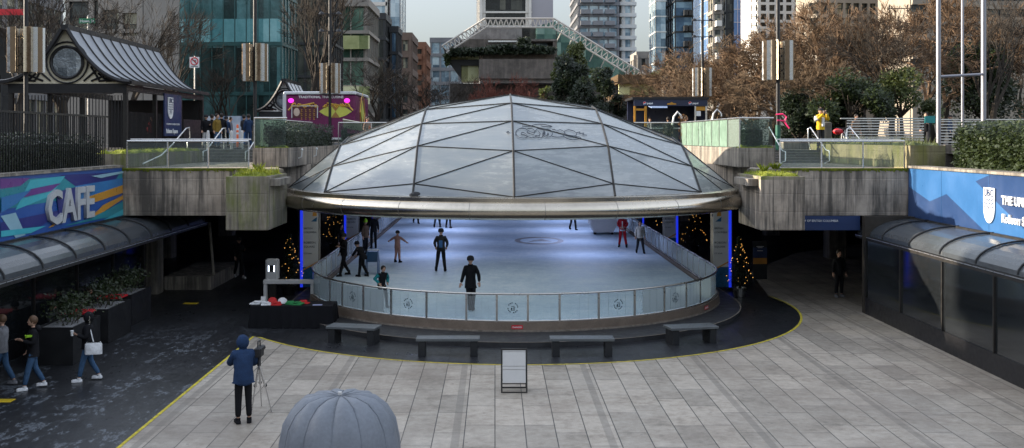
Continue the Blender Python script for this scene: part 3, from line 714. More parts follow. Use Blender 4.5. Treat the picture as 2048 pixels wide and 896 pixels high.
TA = [('0', 0, '1', 0, '1', 1), ('0', 0, '0', 1, '1', 1), ('0', 1, '1', 1, '1', 2), ('0', 1, '0', 2, '1', 2), ('0', 2, '1', 2, '1', 3), ('0', 2, '0', 3, '1', 3), ('0', 3, '1', 3, '1', 4), ('0', 3, '0', 4, '1', 4), ('0', 4, '1', 4, '1', 5),
      ('1', 0, '1', 1, '2', 0), ('1', 1, '1', 2, '2', 0), ('1', 2, '2', 0, '2', 1), ('1', 2, '1', 3, '2', 1), ('1', 3, '2', 1, '2', 2), ('1', 3, '1', 4, '2', 2), ('1', 4, '2', 2, '2', 3), ('1', 4, '1', 5, '2', 3),
      ('2', 0, '3', 0, '2', 1), ('2', 1, '3', 0, '3', 1), ('2', 1, '2', 2, '3', 1), ('2', 2, '3', 1, '3', 2), ('2', 2, '2', 3, '3', 2)]
ND_ = {'0': rb0, '1': rb1, '2': rb2, '3': RE}
b = MB(); tris = []; eset = {}
for sx in (1, -1):
    for sy in (1, -1):
        for t in TA:
            P = []
            for k in (0, 2, 4): (x_, y_) = ND_[t[k]][t[k + 1]]; P.append((round(sx * x_, 3), round(sy * y_, 3), t[k]))
            V = [nd(p_[0], p_[1]) for p_ in P]
            if (V[1] - V[0]).cross(V[2] - V[0]).z < 0: V = [V[0], V[2], V[1]]
            b.add(V, [(0, 1, 2)])
            if sy > 0: tris.append(V)
            for a_, c_ in ((0, 1), (1, 2), (2, 0)):
                e_ = tuple(sorted((P[a_][:2], P[c_][:2])))
                same = P[a_][2] == P[c_][2]
                if same: continue
                if math.hypot(*P[a_][:2]) > 8.2 and math.hypot(*P[c_][:2]) > 8.2: continue
                eset[e_] = (nd(*P[a_][:2]), nd(*P[c_][:2]))
b.build('glass_panels', DGM, DM)
b = MB()
for (p_, q_) in eset.values(): b.tube([p_ + Vector((0, 0, .015)), q_ + Vector((0, 0, .015))], .017, 5)
b.build('glazing_bars', DARKFRAME, DM)
for sx, rb in ((0, rb0), (1, rb1), (-1, rb1), (1, rb2), (-1, rb2)):
    ys_ = [v[1] for v in rb] + [-v[1] for v in rb[::-1][1:]]
    MB().tube([nd(sx * rb[0][0], y_) + Vector((0, 0, .02)) for y_ in ys_], .034, 6).build('rib', DARKFRAME, DM)
MB().lathe([(8.32, 4.205), (7.6, 4.185)], (CX, CY, 0), 96).build('base_flashing', RIMSTEEL, DM, 40)
MB().lathe([(8.40, 4.02), (8.48, 4.03), (8.49, 4.18), (8.34, 4.215), (8.22, 4.19)], (CX, CY, 0), 96).build('flange', RIMSTEEL, DM, 40)
b = MB(); a_ = [(CX + 8.44 * math.cos(2 * math.pi * i / 96), CY + 8.44 * math.sin(2 * math.pi * i / 96), 3.80) for i in range(96)]
b.tube(a_, .27, 16, closed=True); b.build('rim_tube', RIMSTEEL, DM, 60)
b = MB()
for i in range(24):
    a = 2 * math.pi * (i + .35) / 24; c_ = Vector((CX + 8.44 * math.cos(a), CY + 8.44 * math.sin(a), 3.80)); t = Vector((-math.sin(a), math.cos(a), 0))
    b.tube([c_ - t * .006, c_ + t * .006], .2725, 16)
b.build('rim_seam', PM('seam_metal', (.25, .24, .22), .5, .8), DM, 60)
MB().lathe([(8.30, 3.62), (8.05, 3.62), (8.05, 4.19)], (CX, CY, 0), 96).build('inner_ring_beam', DARKFRAME, DM, 40)
b = MB(); aa = R(-90 - 22.5); c_ = Vector((CX + 8.2 * math.cos(aa), CY + 8.2 * math.sin(aa), 4.2)); b.ball(c_, .16, 10, 6, (1.3, .8, .9)); b.build('flood_lamp', BLACK, DM)
# scrawled tag on the glass
def onpanel(px, py, lift=.03):
    d = Vector(((px - VX) / F, 1, -(py - VY) / F)); o_ = Vector((0, 0, CZ)); best = None
    for i in (0,):
        for t in tris:
            n = (t[1] - t[0]).cross(t[2] - t[0]); n.normalize()
            if n.z < 0: n = -n
            den = d.dot(n)
            if abs(den) < 1e-6: continue
            k = (t[0] - o_).dot(n) / den; p_ = o_ + d * k
            A, B_, C = t; v0 = C - A; v1 = B_ - A; v2 = p_ - A
            d00, d01, d02, d11, d12 = v0.dot(v0), v0.dot(v1), v0.dot(v2), v1.dot(v1), v1.dot(v2); iv = 1 / (d00 * d11 - d01 * d01)
            u = (d11 * d02 - d01 * d12) * iv; v = (d00 * d12 - d01 * d02) * iv
            if u >= -.02 and v >= -.02 and u + v <= 1.02 and (best is None or k < best[0]): best = (k, p_ + n * lift)
    return best[1] if best else None
def gp(x, y): return (1000 + x * 260 / 2048, 220 + y * 100 / 788)
GR = [[(345, 265), (460, 270), (560, 240), (680, 240), (820, 270), (700, 275), (640, 262)], [(410, 310), (330, 300), (265, 330), (248, 385), (290, 435), (370, 455), (420, 440), (400, 410), (345, 405), (330, 385), (350, 365), (400, 385), (440, 440)],
      [(410, 320), (470, 300), (530, 320), (540, 370), (490, 360), (440, 340), (430, 375), (520, 400), (560, 430), (500, 450), (430, 430)], [(550, 350), (590, 305), (640, 320), (700, 340), (680, 400), (650, 450), (590, 440), (560, 410), (610, 420), (630, 380), (600, 345)],
      [(690, 320), (760, 320), (820, 350), (815, 410), (760, 440), (700, 430), (670, 390), (690, 340)], [(710, 365), (705, 405), (740, 410), (755, 370), (760, 405)],
      [(820, 325), (860, 320), (890, 345), (940, 325), (1000, 350), (1010, 390), (980, 430), (900, 440), (820, 430)], [(1010, 350), (1070, 325), (1150, 340), (1200, 375), (1190, 415), (1110, 415), (1040, 395), (1015, 365)],
      [(1000, 430), (1080, 470), (1180, 480), (1270, 455), (1230, 435), (1120, 430), (1020, 410)], [(1200, 370), (1260, 360), (1250, 385), (1320, 375), (1300, 400), (1370, 410)], [(98, 365), (140, 350), (120, 375), (160, 372)]]
b = MB()
for s_ in GR:
    P = []
    for i in range(len(s_) - 1):
        for t in range(3):
            u = t / 3; p0 = s_[max(i - 1, 0)]; p1 = s_[i]; p2 = s_[i + 1]; p3 = s_[min(i + 2, len(s_) - 1)]
            q = [0.5 * ((2 * p1[k]) + (-p0[k] + p2[k]) * u + (2 * p0[k] - 5 * p1[k] + 4 * p2[k] - p3[k]) * u * u + (-p0[k] + 3 * p1[k] - 3 * p2[k] + p3[k]) * u ** 3) for k in (0, 1)]
            P.append(onpanel(*gp(*q)))
    P.append(onpanel(*gp(*s_[-1]))); P = [q for q in P if q is not None]
    if len(P) > 1: b.tube(P, .012, 4)
b.build('graffiti', PM('graffiti_paint', (.02, .03, .05), .6), DM)

# ------------------------------------------------------------------ rink columns, banners, blue light strips
BLUEL = emit('blue_strip_light', (.02, .05, 1.0), .25)
BAN = PM('banner_fabric', (.58, .57, .54), .7, 0, .05, 2); BANB = PM('banner_blue', (.02, .12, .25), .6, 0, .5, 1.6); BANO = PM('banner_orange', (.6, .28, .05), .6)
def rink_column(x, y, s, lab):
    r = empty('rink_column', (x, y, .0), lab, 'column', 'banner columns beside the rink')
    MB().lathe([(.44, .0), (.44, 3.3)], (x, y, 0), 24).build('shaft', CONC3, r, 60)
    MB().lathe([(.50, .0), (.50, .30), (.44, .32)], (x, y, 0), 24).build('plinth', BLACK, r, 60)
    xi = x - .02 * s; x0, x1 = (xi - .16, xi + .44) if s < 0 else (xi - .44, xi + .16)
    yb = y - .60
    b = MB(); b.box(x0, x1, yb - .02, yb, .95, 3.28); b.build('banner', BAN, r)
    b = MB(); b.box(x0, x1, yb - .024, yb - .001, .16, .945); b.build('banner_foot', BANB, r)
    b = MB(); b.prism([(x0, yb - .026, .80), (x1, yb - .026, 1.12), (x1, yb - .026, 1.18), (x0, yb - .026, .86)], (0, .002, 0)); b.build('banner_stripe', BANO, r)
    b = MB(); cx = (x0 + x1) / 2 + .12 * -s; b.prism([(cx - .10, yb - .024, 2.72), (cx + .12, yb - .024, 2.72), (cx + .14, yb - .024, 2.9), (cx + .02, yb - .024, 2.82)], (0, .002, 0)); b.build('emblem', BANB, r)
    b = MB(); b.prism([(cx - .04, yb - .024, 2.92), (cx + .13, yb - .024, 2.94), (cx + .12, yb - .024, 3.08), (cx + .02, yb - .024, 3.16), (cx - .03, yb - .024, 3.04)], (0, .002, 0)); b.build('emblem', BANO, r)
    for (tx, sz, zz) in (('BRITISH', .10, 2.42), ('COLUMBIA', .10, 2.27), ('ROBSON', .115, 1.86), ('SQUARE', .115, 1.70), ('ICE RINK', .08, 1.45)):
        text(tx, sz, INK, (x0 + .04, yb - .028, zz), (R(90), 0, 0), r, 'banner_lettering', .001)
    xs = (x0 - .10, x0 - .005) if s < 0 else (x1 + .005, x1 + .10)
    MB().box(xs[0], xs[1], yb - .05, yb + .02, .16, 3.28).build('blue_light_strip', BLUEL, r)
    MB().box(min(x0, xs[0]), max(x1, xs[1]), yb + .025, y - .3, 2.9, 3.0).build('bracket', BLACK, r)
    MB().box(min(x0, xs[0]), max(x1, xs[1]), yb + .025, y - .3, .4, .5).build('bracket', BLACK, r)
for y, wl_, wr_ in ((41.2, 'nearest', 'nearest'), (53, 'second', 'second'), (65, 'third', 'third'), (77, 'farthest', 'farthest')):
    rink_column(-7.36, y, -1, '%s banner column with blue light strip on the left side of the rink' % wl_)
    rink_column(8.98, y, 1, '%s banner column with blue light strip on the right side of the rink' % wr_)

# ------------------------------------------------------------------ benches, sign, table group
BTOP = PM('bench_top', (.10, .11, .115), .4, .1, .25, 3, .1); BLEG = PM('bench_leg', (.022, .023, .025), .5, .1, .2, 3)
def bench(px0, px1, pyt, rz, lab, w=.52):
    zt = .50
    y = (CZ - zt) * F / (pyt - VY) + w / 2; xc = (X(px0, y - w / 2) + X(px1, y - w / 2)) / 2; L_ = X(px1, y) - X(px0, y)
    L_ = L_ / max(.6, math.cos(rz)) - (w * abs(math.sin(rz)))
    r = empty('bench', (xc, y, 0.004), lab, 'bench', 'low dark benches round the rink', rz)
    MB().rbox((0, 0, zt - .035), (L_, w, .07), .01).build('seat', BTOP, r, None, True)
    for s in (-1, 1): MB().rbox((s * (L_ / 2 - .16), 0, (zt - .075) / 2), (.20, w - .06, zt - .077), .01).build('leg', BLEG, r, None, True)
    return r
bench(650, 760, 655, R(-13), 'low dark bench in front of the black cloth table', .62)
bench(832, 959, 678, 0, 'low dark bench in front of the rink, second from the left', .5)
bench(1101, 1229, 678, 0, 'low dark bench in front of the rink, third from the left', .5)
bench(1332, 1440, 655, R(13), 'low dark bench with broad ends at the right front of the rink', .62)
# A-frame sign
yS = (CZ) * F / (786 - VY); xS = (X(1002, yS) + X(1055, yS)) / 2; wS = X(1055, yS) - X(1002, yS)
r = empty('a_frame_sign', (xS, yS, 0), 'blank pale two-panel sandwich board standing on the pale paving', 'sign')
hS = 1.02
for s, nm in ((1, 'front'), (-1, 'back')):
    M = Matrix.Rotation(R(-13 * s), 3, 'X')
    y0 = yS + (0 if s > 0 else .48)
    b = MB()
    def fp(u, v, d): q = M @ Vector((u, -d * 1.0, v)); return Vector((xS, y0, 0)) + q
    for (u0, u1, v0, v1) in ((-wS / 2, -wS / 2 + .035, 0, hS), (wS / 2 - .035, wS / 2, 0, hS), (-wS / 2 + .036, wS / 2 - .036, hS - .035, hS), (-wS / 2 + .036, wS / 2 - .036, .20, .225), (-wS / 2 + .036, wS / 2 - .036, .0, .03)):
        b.prism([fp(u0, v0, .015), fp(u1, v0, .015), fp(u1, v1, .015), fp(u0, v1, .015)], M @ Vector((0, .03, 0)))
    b.build('frame', DARKFRAME, r)
    b = MB()
    for (v0, v1) in ((.235, .53), (.54, .61), (.62, .945), (.955, .98)):
        b.prism([fp(-wS / 2 + .04, v0, .012), fp(wS / 2 - .04, v0, .012), fp(wS / 2 - .04, v1, .012), fp(-wS / 2 + .04, v1, .012)], M @ Vector((0, .02, 0)))
    b.build('panel', GREYW, r)
# table with black cloth
yT = CZ * F / (657 - VY); xa, xb = X(500, yT), X(664, yT)
r = empty('table', ((xa + xb) / 2, yT + .45, 0.0), 'long low table under a floor length black cloth left of the rink', 'table')
b = MB(); b.box(xa + .1, xb - .1, yT + .10, yT + .95, .64, .68)
for x in (xa + .15, xb - .2):
    for y in (yT + .15, yT + .85): b.box(x, x + .05, y, y + .05, .004, .64)
b.build('table_frame', DARKFRAME, r)
zt = .70; b = MB(); n = 90; ringT = []; ringB = []; per = []
def pt(u):   # walk the rounded rectangle
    w, d = xb - xa, 1.05; c = .12; u = u % 1; P = 2 * (w + d); s = u * P
    if s < w: return (xa + s, yT)
    s -= w
    if s < d: return (xb, yT + s)
    s -= d
    if s < w: return (xb - s, yT + d)
    s -= w; return (xa, yT + d - s)
N_ = 160; rnd = random.Random(5); vs = []
for k in range(N_):
    x, y = pt(k / N_); cx, cy = (xa + xb) / 2, yT + .52; f = 1 - .03 * 1
    fold = .5 + .5 * math.sin(k * .9 + 1.3 * math.sin(k * .21)); ox = (x - cx); oy = (y - cy); L_ = math.hypot(ox, oy)
    vs.append([(x * 1.0, y, zt), (x + ox / L_ * (.02 + .02 * fold), y + oy / L_ * (.02 + .03 * fold), zt * .5), (x + ox / L_ * (.03 + .05 * fold), y + oy / L_ * (.03 + .06 * fold), .008)])
b.poly([v[0] for v in vs]); flat = [q for v in vs for q in v]
b.add(flat, [(3 * k + 1, 3 * ((k + 1) % N_) + 1, 3 * ((k + 1) % N_), 3 * k) for k in range(N_)] + [(3 * k + 2, 3 * ((k + 1) % N_) + 2, 3 * ((k + 1) % N_) + 1, 3 * k + 1) for k in range(N_)])
o = b.build('tablecloth', BLACKCLOTH, None, 60, loc=((xa + xb) / 2, yT + .5, 0)); tag(o, 'black cloth hanging to the floor over the long table left of the rink', 'tablecloth')
TBX, TBY = xa, yT
def on_table(px, name, build, m, lab, cat, dy=.45):
    x = X(px, TBY + dy); b = MB(); build(b, x, TBY + dy, zt + .003); o = b.build(name, m, None, 50, loc=(x, TBY + dy, zt + .003)); return tag(o, lab, cat)
SK = PM('white_cloth', (.62, .62, .62), .8, 0, .15, 8, .2)
REDC = PM('red_cloth', (.45, .03, .03), .8, 0, .25, 8, .2); GRNC = PM('green_cloth', (.03, .18, .06), .8, 0, .3, 8, .2)
on_table(545, 'hat', lambda b, x, y, z: (b.lathe([(.17, 0), (.17, .04), (.15, .06), (.13, .13), (.06, .18), (0, .19)], (x, y, z), 16)), REDC, 'red knitted hat lying on the black cloth table', 'hat', .6)
on_table(565, 'hat', lambda b, x, y, z: (b.lathe([(.17, 0), (.17, .04), (.15, .06), (.13, .12), (.06, .17), (0, .18)], (x, y, z), 16)), SK, 'white knitted hat lying on the black cloth table', 'hat', .6)
for px, m, lab, nm, ct, dy in ((513, SK, 'folded pale grey cloth at the left end of the black table', 'folded_cloth', 'cloth', .4), (530, SK, 'folded white cloth beside the red hat on the black table', 'folded_cloth', 'cloth', .22), (553, REDC, 'thin red folded scarf at the front edge of the black table', 'scarf', 'scarf', .2),
                       (581, GRNC, 'green and red folded scarf in the middle of the black table', 'scarf', 'scarf', .35), (607, REDC, 'large red folded scarf on the right of the black table', 'scarf', 'scarf', .5), (597, GRNC, 'green folded mitten beside the large red scarf', 'mitten', 'mitten', .25)):
    def bd(b, x, y, z, k=px):
        rn = random.Random(k)
        for q in range(3): b.rbox((x + rn.uniform(-.05, .05), y + rn.uniform(-.03, .03), z + .02 + .035 * q), (.32 - .05 * q, .20 - .03 * q, .034), .008, Matrix.Rotation(rn.uniform(-.4, .4), 3, 'Z'))
    on_table(px, nm, bd, m, lab, ct, dy)
on_table(635, 'leaflet', lambda b, x, y, z: b.cbox((x, y, z + .008), (.30, .12, .016), Matrix.Rotation(.1, 3, 'Z')), PM('leaflet_paper', (.35, .37, .55), .6), 'pale violet leaflet at the right end of the black table', 'leaflet', .2)
on_table(526, 'card_stand', lambda b, x, y, z: (b.prism([(x - .07, y, z), (x + .07, y, z), (x + .07, y + .04, z + .22), (x - .07, y + .04, z + .22)], (0, .012, 0)), b.box(x - .07, x + .07, y, y + .09, z, z + .012)), GREYW, 'small white card holder standing on the black table', 'card', .5)
# white frame bench behind table
yB = CZ * F / (612 - VY); xa2, xb2 = X(526, yB), X(628, yB)
r = empty('white_rack', ((xa2 + xb2) / 2, yB, 0), 'white frame rack standing behind the black cloth table', 'rack')
MB().rbox(((xa2 + xb2) / 2, yB + .1, .86), (xb2 - xa2, .22, .14), .02).build('top_beam', GREYW, r)
for x in (xa2 + .07, xb2 - .07): MB().rbox((x, yB + .1, .395), (.12, .2, .78), .02).build('leg', GREYW, r)
# ticket machine
yM = CZ * F / (604 - VY); xm = X(545, yM)
r = empty('ticket_machine', (xm, yM, 0), 'pale grey ticket machine with lit screen behind the white rack', 'machine')
MB().rbox((xm, yM, 1.22), (.46, .34, .72), .05).build('housing', GREYW, r); MB().rbox((xm, yM, .43), (.26, .2, .85), .02).build('pedestal', DARKFRAME, r)
MB().box(xm - .13, xm + .13, yM - .185, yM - .171, 1.12, 1.36).build('screen', DG, r)
for s in (-1, 1): MB().box(xm + s * .10 - .018, xm + s * .10 + .018, yM - .192, yM - .186, 1.13, 1.35).build('screen_light', emit('screen_light', (.7, .8, 1), 2.5), r)
# floor tape
for px, py, lab in ((382, 607, 'yellow floor tape on the dark paving near the planters'), (4, 802, 'yellow floor tape at the bottom left of the dark paving')):
    y = CZ * F / (py - VY); x = X(px, y); o = MB().cbox((x, y, .009), (.5, .30, .008)).build('floor_tape', PM('tape_yellow', (.6, .42, .02), .5), None, loc=(x, y, .005)); tag(o, lab, 'tape')
# christmas trees
def xmas(px, py, h, rw, lab, pot=True, seed=1):
    y = CZ * F / (py - VY); x = X(px, y); rnd = random.Random(seed)
    r = empty('christmas_tree', (x, y, 0.004), lab, 'christmas tree', 'lit christmas trees beside the rink')
    z0 = .35
    MB().lathe([(.0, .01), (.20, .01), (.27, .36), (.24, .36), (.22, .30), (0, .30)], (x, y, 0), 18).build('pot', STEEL if pot else BLACK, r, 40)
    MB().tube([(x, y, .28), (x, y, h - .2)], [.05, .012], 6).build('trunk', BARK, r)
    b = MB()
    for k in range(2600):
        t = rnd.random() ** .8; zz = z0 + (h - z0) * t; rr = rw * (1 - t) ** .9 * (.25 + .8 * rnd.random()) * (.8 + .3 * math.sin(k * 2.4)); a = rnd.uniform(0, 6.283)
        c = Vector((x + rr * math.cos(a), y + rr * math.sin(a), zz)); d = Vector((math.cos(a), math.sin(a), -.35 + rnd.uniform(-.3, .3))) * rnd.uniform(.07, .15); w = Vector((-math.sin(a), math.cos(a), 0)) * .02
        b.add([c - w, c + w, c + d], [(0, 1, 2)])
    b.build('crown', LEAFD, r)
    b = MB()
    for k in range(46):
        t = rnd.random() ** .9; zz = z0 + .15 + (h - z0 - .2) * t; rr = rw * (1 - t) ** .9 * 1.02; a = rnd.uniform(0, 6.283)
        b.ball((x + rr * math.cos(a), y + rr * math.sin(a), zz), .0135 if py > 480 else .021, 5, 3)
    o = b.build('fairy_lights', emit('fairy_light', (1, .50, .12), .8), r); o['kind'] = 'stuff'
xmas(578, 590, 2.35, .62, 'dark lit christmas tree behind the table left of the rink', False, 1)
xmas(1479, 594, 2.30, .55, 'lit christmas tree in a silver pot right of the rink', True, 2)
xmas(1388, 505, 2.9, .7, 'lit christmas tree between the nearest and second right hand rink columns', False, 3)
xmas(1335, 470, 3.0, .8, 'far lit christmas tree beyond the second right hand rink column', False, 4)
xmas(668, 500, 2.8, .7, 'lit christmas tree just behind the nearest left banner column', False, 5)
# ------------------------------------------------------------------ terrace level: planters, glass fence, stairs
TZ = 4.912
def planter_wall(x0, x1, lab, mat, lamp_side):
    r = empty('planter_wall', ((x0 + x1) / 2, 38.2, TZ), lab, 'planter wall')
    b = MB(); t = .16
    b.box(x0, x1, 38.2, 38.2 + t, TZ, 5.62); b.box(x0, x0 + t, 38.2 + t, 50.4, TZ, 5.62); b.box(x1 - t, x1, 38.2 + t, 50.4, TZ, 5.62); b.build('wall', mat, r)
    MB().box(x0 + t, x1 - t, 38.2 + t, 50.4, 5.2, 5.50).build('soil', PM('soil', (.03, .022, .015), .9, 0, .4, 5, .4), r)
    moss_bed('edge_moss', r, x0 + .02, x1 - .02, 38.22, 38.22 + .5, 5.60, 350, .06, MOSS)
    return r
planter_wall(-8.9, -7.6, 'concrete planter wall with a glass fence on top left of the dome', CONC, 1)
planter_wall(8.95, 10.3, 'concrete planter wall with hedge and greenish glass fence right of the dome', CONC3, -1)
r = empty('planter_wall', (CX, 50.5, TZ), 'long concrete planter wall behind the glass dome', 'planter wall')
MB().box(-8.9, 10.3, 50.41, 50.6, TZ, 5.62).build('wall', CONC, r); MB().box(-8.9, 10.3, 51.9, 52.1, TZ, 5.62).build('wall', CONC, r); MB().box(-8.9, 10.3, 50.6, 51.9, TZ, 5.5).build('soil', MATS['soil'], r)
FG = glassy('fence_glass', (.75, .84, .80), .04, .06); FGG = glassy('fence_glass_stained', (.42, .62, .50), .30, .3, .5, .6)
def fence(pts, lab, g, h=1.12, z=5.6, step=1.5, gap=.05):
    r = empty('glass_fence', (pts[0][0], pts[0][1], z), lab, 'fence')
    for (a, c) in zip(pts[:-1], pts[1:]):
        a = Vector((a[0], a[1], 0)); c = Vector((c[0], c[1], 0)); n = max(1, round((c - a).length / step))
        for i in range(n):
            p = a.lerp(c, i / n); q = a.lerp(c, (i + 1) / n); t = (q - p).normalized(); nn = Vector((-t.y, t.x, 0)) * .012
            p2, q2 = p + t * gap, q - t * gap
            MB().prism([p2 + Vector((0, 0, z + .04)), q2 + Vector((0, 0, z + .04)), q2 + Vector((0, 0, z + h - .04)), p2 + Vector((0, 0, z + h - .04))], nn).build('glass_pane', g, r)
            MB().box(p.x - .02, p.x + .02, p.y - .02, p.y + .02, z, z + h - .02).build('post', STEEL, r)
        MB().tube([a + Vector((0, 0, z + h)), c + Vector((0, 0, z + h))], .03, 8).build('top_rail', STEEL, r, 60)
    return r
fence([(-8.85, 50.3), (-8.85, 38.26), (-7.65, 38.26)], 'glass fence on the planter wall left of the dome', FG)
fence([(-7.6, 50.5), (2, 50.5), (8.95, 50.5)], 'long glass fence on the planter wall behind the dome', FG)
fence([(9.0, 50.3), (9.0, 40.3)], 'greenish stained glass fence on the inner side of the right planter wall', FGG)
fence([(9.0, 40.2), (9.0, 38.26), (10.25, 38.26)], 'clear glass fence round the hedge block at the front of the right planter wall', FG)
def hedge(x0, x1, y0, y1, z0, z1, n, m, lab, rnd_seed=1, lsz=.06, cat='hedge', group=None, name='hedge', gapf=.12):
    rnd = random.Random(rnd_seed); b = MB()
    for k in range(n):
        f = rnd.random()
        x = rnd.uniform(x0, x1); y = rnd.uniform(y0, y1); z = rnd.uniform(z0, z1) + .12 * math.sin(x * 2.1 + y) * (1 if rnd.random() < .5 else 0)
        if rnd.random() < .72:
            w_ = rnd.randrange(3)
            if w_ == 0: y = y0 + rnd.uniform(-.08, .15)
            elif w_ == 1: z = z1 + rnd.uniform(-.15, .16)
            else: x = x0 + rnd.uniform(-.05, .15) if x0 + x1 > 0 else x1 + rnd.uniform(-.15, .05)
        if math.sin(x * 3.1) * math.sin(y * 2.3 + z * 4.0) > 1 - gapf * 2: continue
        a = Vector((rnd.uniform(-1, 1), rnd.uniform(-1, 1), rnd.uniform(-.6, 1))).normalized(); c = a.orthogonal().normalized(); s_ = lsz * rnd.uniform(.5, 1.4)
        p = Vector((x, y, z)); b.add([p - c * s_ * .4, p + a * s_ * .7, p + c * s_ * .4, p - a * s_ * .7], [(0, 1, 2, 3)])
    b.box(x0 + .15, x1 - .15, y0 + .15, y1 - .15, z0, z1 - .2)
    o = b.build(name, m, None, None, loc=((x0 + x1) / 2, (y0 + y1) / 2, z0)); tag(o, lab, cat, group); return o
hedge(-8.6, -7.75, 38.6, 50.2, 5.5, 6.45, 5200, LEAFD, 'dark clipped hedge behind the glass fence left of the dome', 1)
hedge(-7.5, 8.8, 50.9, 51.8, 5.5, 6.4, 5200, LEAFD, 'long dark clipped hedge behind the dome', 2)
hedge(9.15, 10.1, 38.5, 39.9, 5.5, 6.5, 1500, LEAFD, 'short dark hedge block at the near end of the right glass fence', 3)
for k, (y0, y1) in enumerate(((42.4, 42.9), (45.8, 46.4), (49.0, 50.0))): hedge(9.2, 9.8, y0, y1, 5.5, 6.5, 400, LEAFD, ['dark climbing shrub nearest the hedge block inside the right glass fence', 'dark climbing shrub in the middle of the right glass fence', 'dark climbing shrub at the far end of the right glass fence'][k], 4 + k, .06, 'shrub', None, 'shrub')
# lamps on the left planter side
for k, y in enumerate((40.2, 43.5)):
    r = empty('wall_lamp', (-7.6, y, 5.3), '%s small white bracket lamp on the planter wall left of the dome' % ('nearer', 'farther')[k], 'lamp', 'bracket lamps on the left planter wall')
    MB().tube([(-7.6, y, 5.2), (-7.48, y, 5.25), (-7.46, y, 5.5)], .02, 6).build('bracket', WHITE, r); MB().ball((-7.46, y, 5.53), .05).build('lamp_head', WHITE, r, 60)
# stairs
def stairs(x0, x1, y0, n, m, lab):
    b = MB(); rise = (SZ - TZ) / n; dep = .34
    pts = [(y0, TZ)]
    for k in range(n): pts += [(y0 + k * dep, TZ + (k + 1) * rise), (y0 + (k + 1) * dep, TZ + (k + 1) * rise)]
    pts += [(47.72, SZ - .001), (47.72, TZ)] if y0 + n * dep < 47.7 else [(y0 + n * dep, TZ)]
    b.prism([(x0, y, z) for y, z in pts], (x1 - x0, 0, 0)); o = b.build('stairs', m, None, None, loc=((x0 + x1) / 2, y0, TZ)); tag(o, lab, 'stairs', None, 'structure')
    b = MB()
    for k in range(n): b.box(x0 + .02, x1 - .02, y0 + k * dep - .003, y0 + k * dep + .05, TZ + (k + 1) * rise + .001, TZ + (k + 1) * rise + .006)
    b.build('stair_nosing', STEEL, o); return o
STP = concrete('stair_stone', (.17, .16, .15), streak=.5, moss=(.08, .10, .03), moss_amt=.3)
stairs(-14.0, -8.92, 46.2, 4, STP, 'broad shallow stairs from the left terrace up to the street')
stairs(10.32, 14.36, 44.6, 5, STP, 'broad shallow stairs from the right terrace up to the street')
# side walls of the terraces
r = empty('retaining_wall', (-13.9, 41, TZ), 'stained concrete retaining wall with planting at the left end of the left terrace', 'wall')
MB().box(-14.0, -13.0, 36.4, 46.19, TZ, 5.42).build('wall', CONC2, r); moss_bed('moss', r, -13.95, -13.05, 36.45, 46.1, 5.42, 900, .14, MOSS)
r = empty('retaining_wall', (14.8, 40, TZ), 'sunlit yellow green concrete wall beside the right hand stairs', 'wall')
MB().box(14.38, 15.6, 36.02, 47.6, TZ, 5.72).build('wall', CONCY, r); MB().box(15.6, 17.2, 36.03, 36.4, 4.9, 5.75).build('wall', CONC, r)
moss_bed('ground_cover', r, 14.45, 15.5, 36.1, 47.5, 5.72, 1500, .3, LEAFL)
# front balustrades
BG = glassy('balustrade_glass', (.80, .86, .84), .12, .08)
def balustrade(x0, x1, y, lab):
    r = empty('glass_balustrade', (x0, y, TZ), lab, 'balustrade')
    n = max(1, round((x1 - x0) / 1.45))
    for i in range(n):
        a = x0 + (x1 - x0) * i / n; c = x0 + (x1 - x0) * (i + 1) / n
        MB().box(a + .03, c - .03, y - .006, y + .006, TZ + .06, TZ + .90).build('glass_pane', BG, r)
        MB().box(a - .02, a + .02, y - .02, y + .02, TZ, TZ + .93).build('post', RAIL, r)
    MB().box(x1 - .02, x1 + .02, y - .02, y + .02, TZ, TZ + .93).build('post', RAIL, r)
    MB().tube([(x0, y, TZ + .96), (x1, y, TZ + .96)], .03, 8).build('top_rail', RAIL, r, 60)
    MB().tube([(x0, y + .35, TZ + 1.02), (x1, y + .35, TZ + 1.02)], .022, 8).build('rear_rail', RAIL, r, 60)
    return r
balustrade(-12.85, -8.6, 36.32, 'glass balustrade with steel rail on the left deck edge')
balustrade(9.95, 14.3, 36.32, 'glass balustrade with steel rail on the right deck edge')
def stair_rail(x, y0, y1, lab, side=1, flip=False):
    """bent tube: up from the floor, along the stairs and down again at the top"""
    z0, z1 = TZ, SZ; r = empty('stair_handrail', (x, y0, TZ), lab, 'handrail', 'bent steel stair handrails')
    h = .92
    P = [(x, y0 - .55, z0 + .25), (x, y0 - .55, z0 + h - .1), (x, y0 - .35, z0 + h - .02), (x, y0, z0 + h), (x, y1, z1 + h + .02), (x, y1 + .28, z1 + h + .02), (x, y1 + .32, z1 + h - .1), (x, y1 + .32, z1 + .3)]
    if flip: pass
    MB().tube(P, .026, 8).build('handrail', RAIL, r, 50)
    for (y, za) in ((y0 - .55, z0), (y1 + .32, z1)):
        MB().tube([(x, y, za), (x, y, za + .35)], .024, 8).build('post', RAIL, r, 60)
    return r
def rail_px(P, Y, lab, m=RAIL, rad=.026):
    """handrail bent in its own sloping plane; P = points (px, py, depth)"""
    w = [(X(a, d), d, Z(b_, d)) for a, b_, d in P]; r = empty('stair_handrail', w[0], lab, 'handrail', 'bent steel stair handrails')
    MB().tube(w, rad, 8).build('handrail', m, r, 50); return r
rail_px([(285, 328, 37.5), (322, 311, 38.6), (345, 289, 41.5), (372, 257, 45.5), (379, 255, 46), (380, 275, 46), (375, 280, 46), (375, 302, 46)], 0, 'first bent steel handrail from the left on the left stairs')
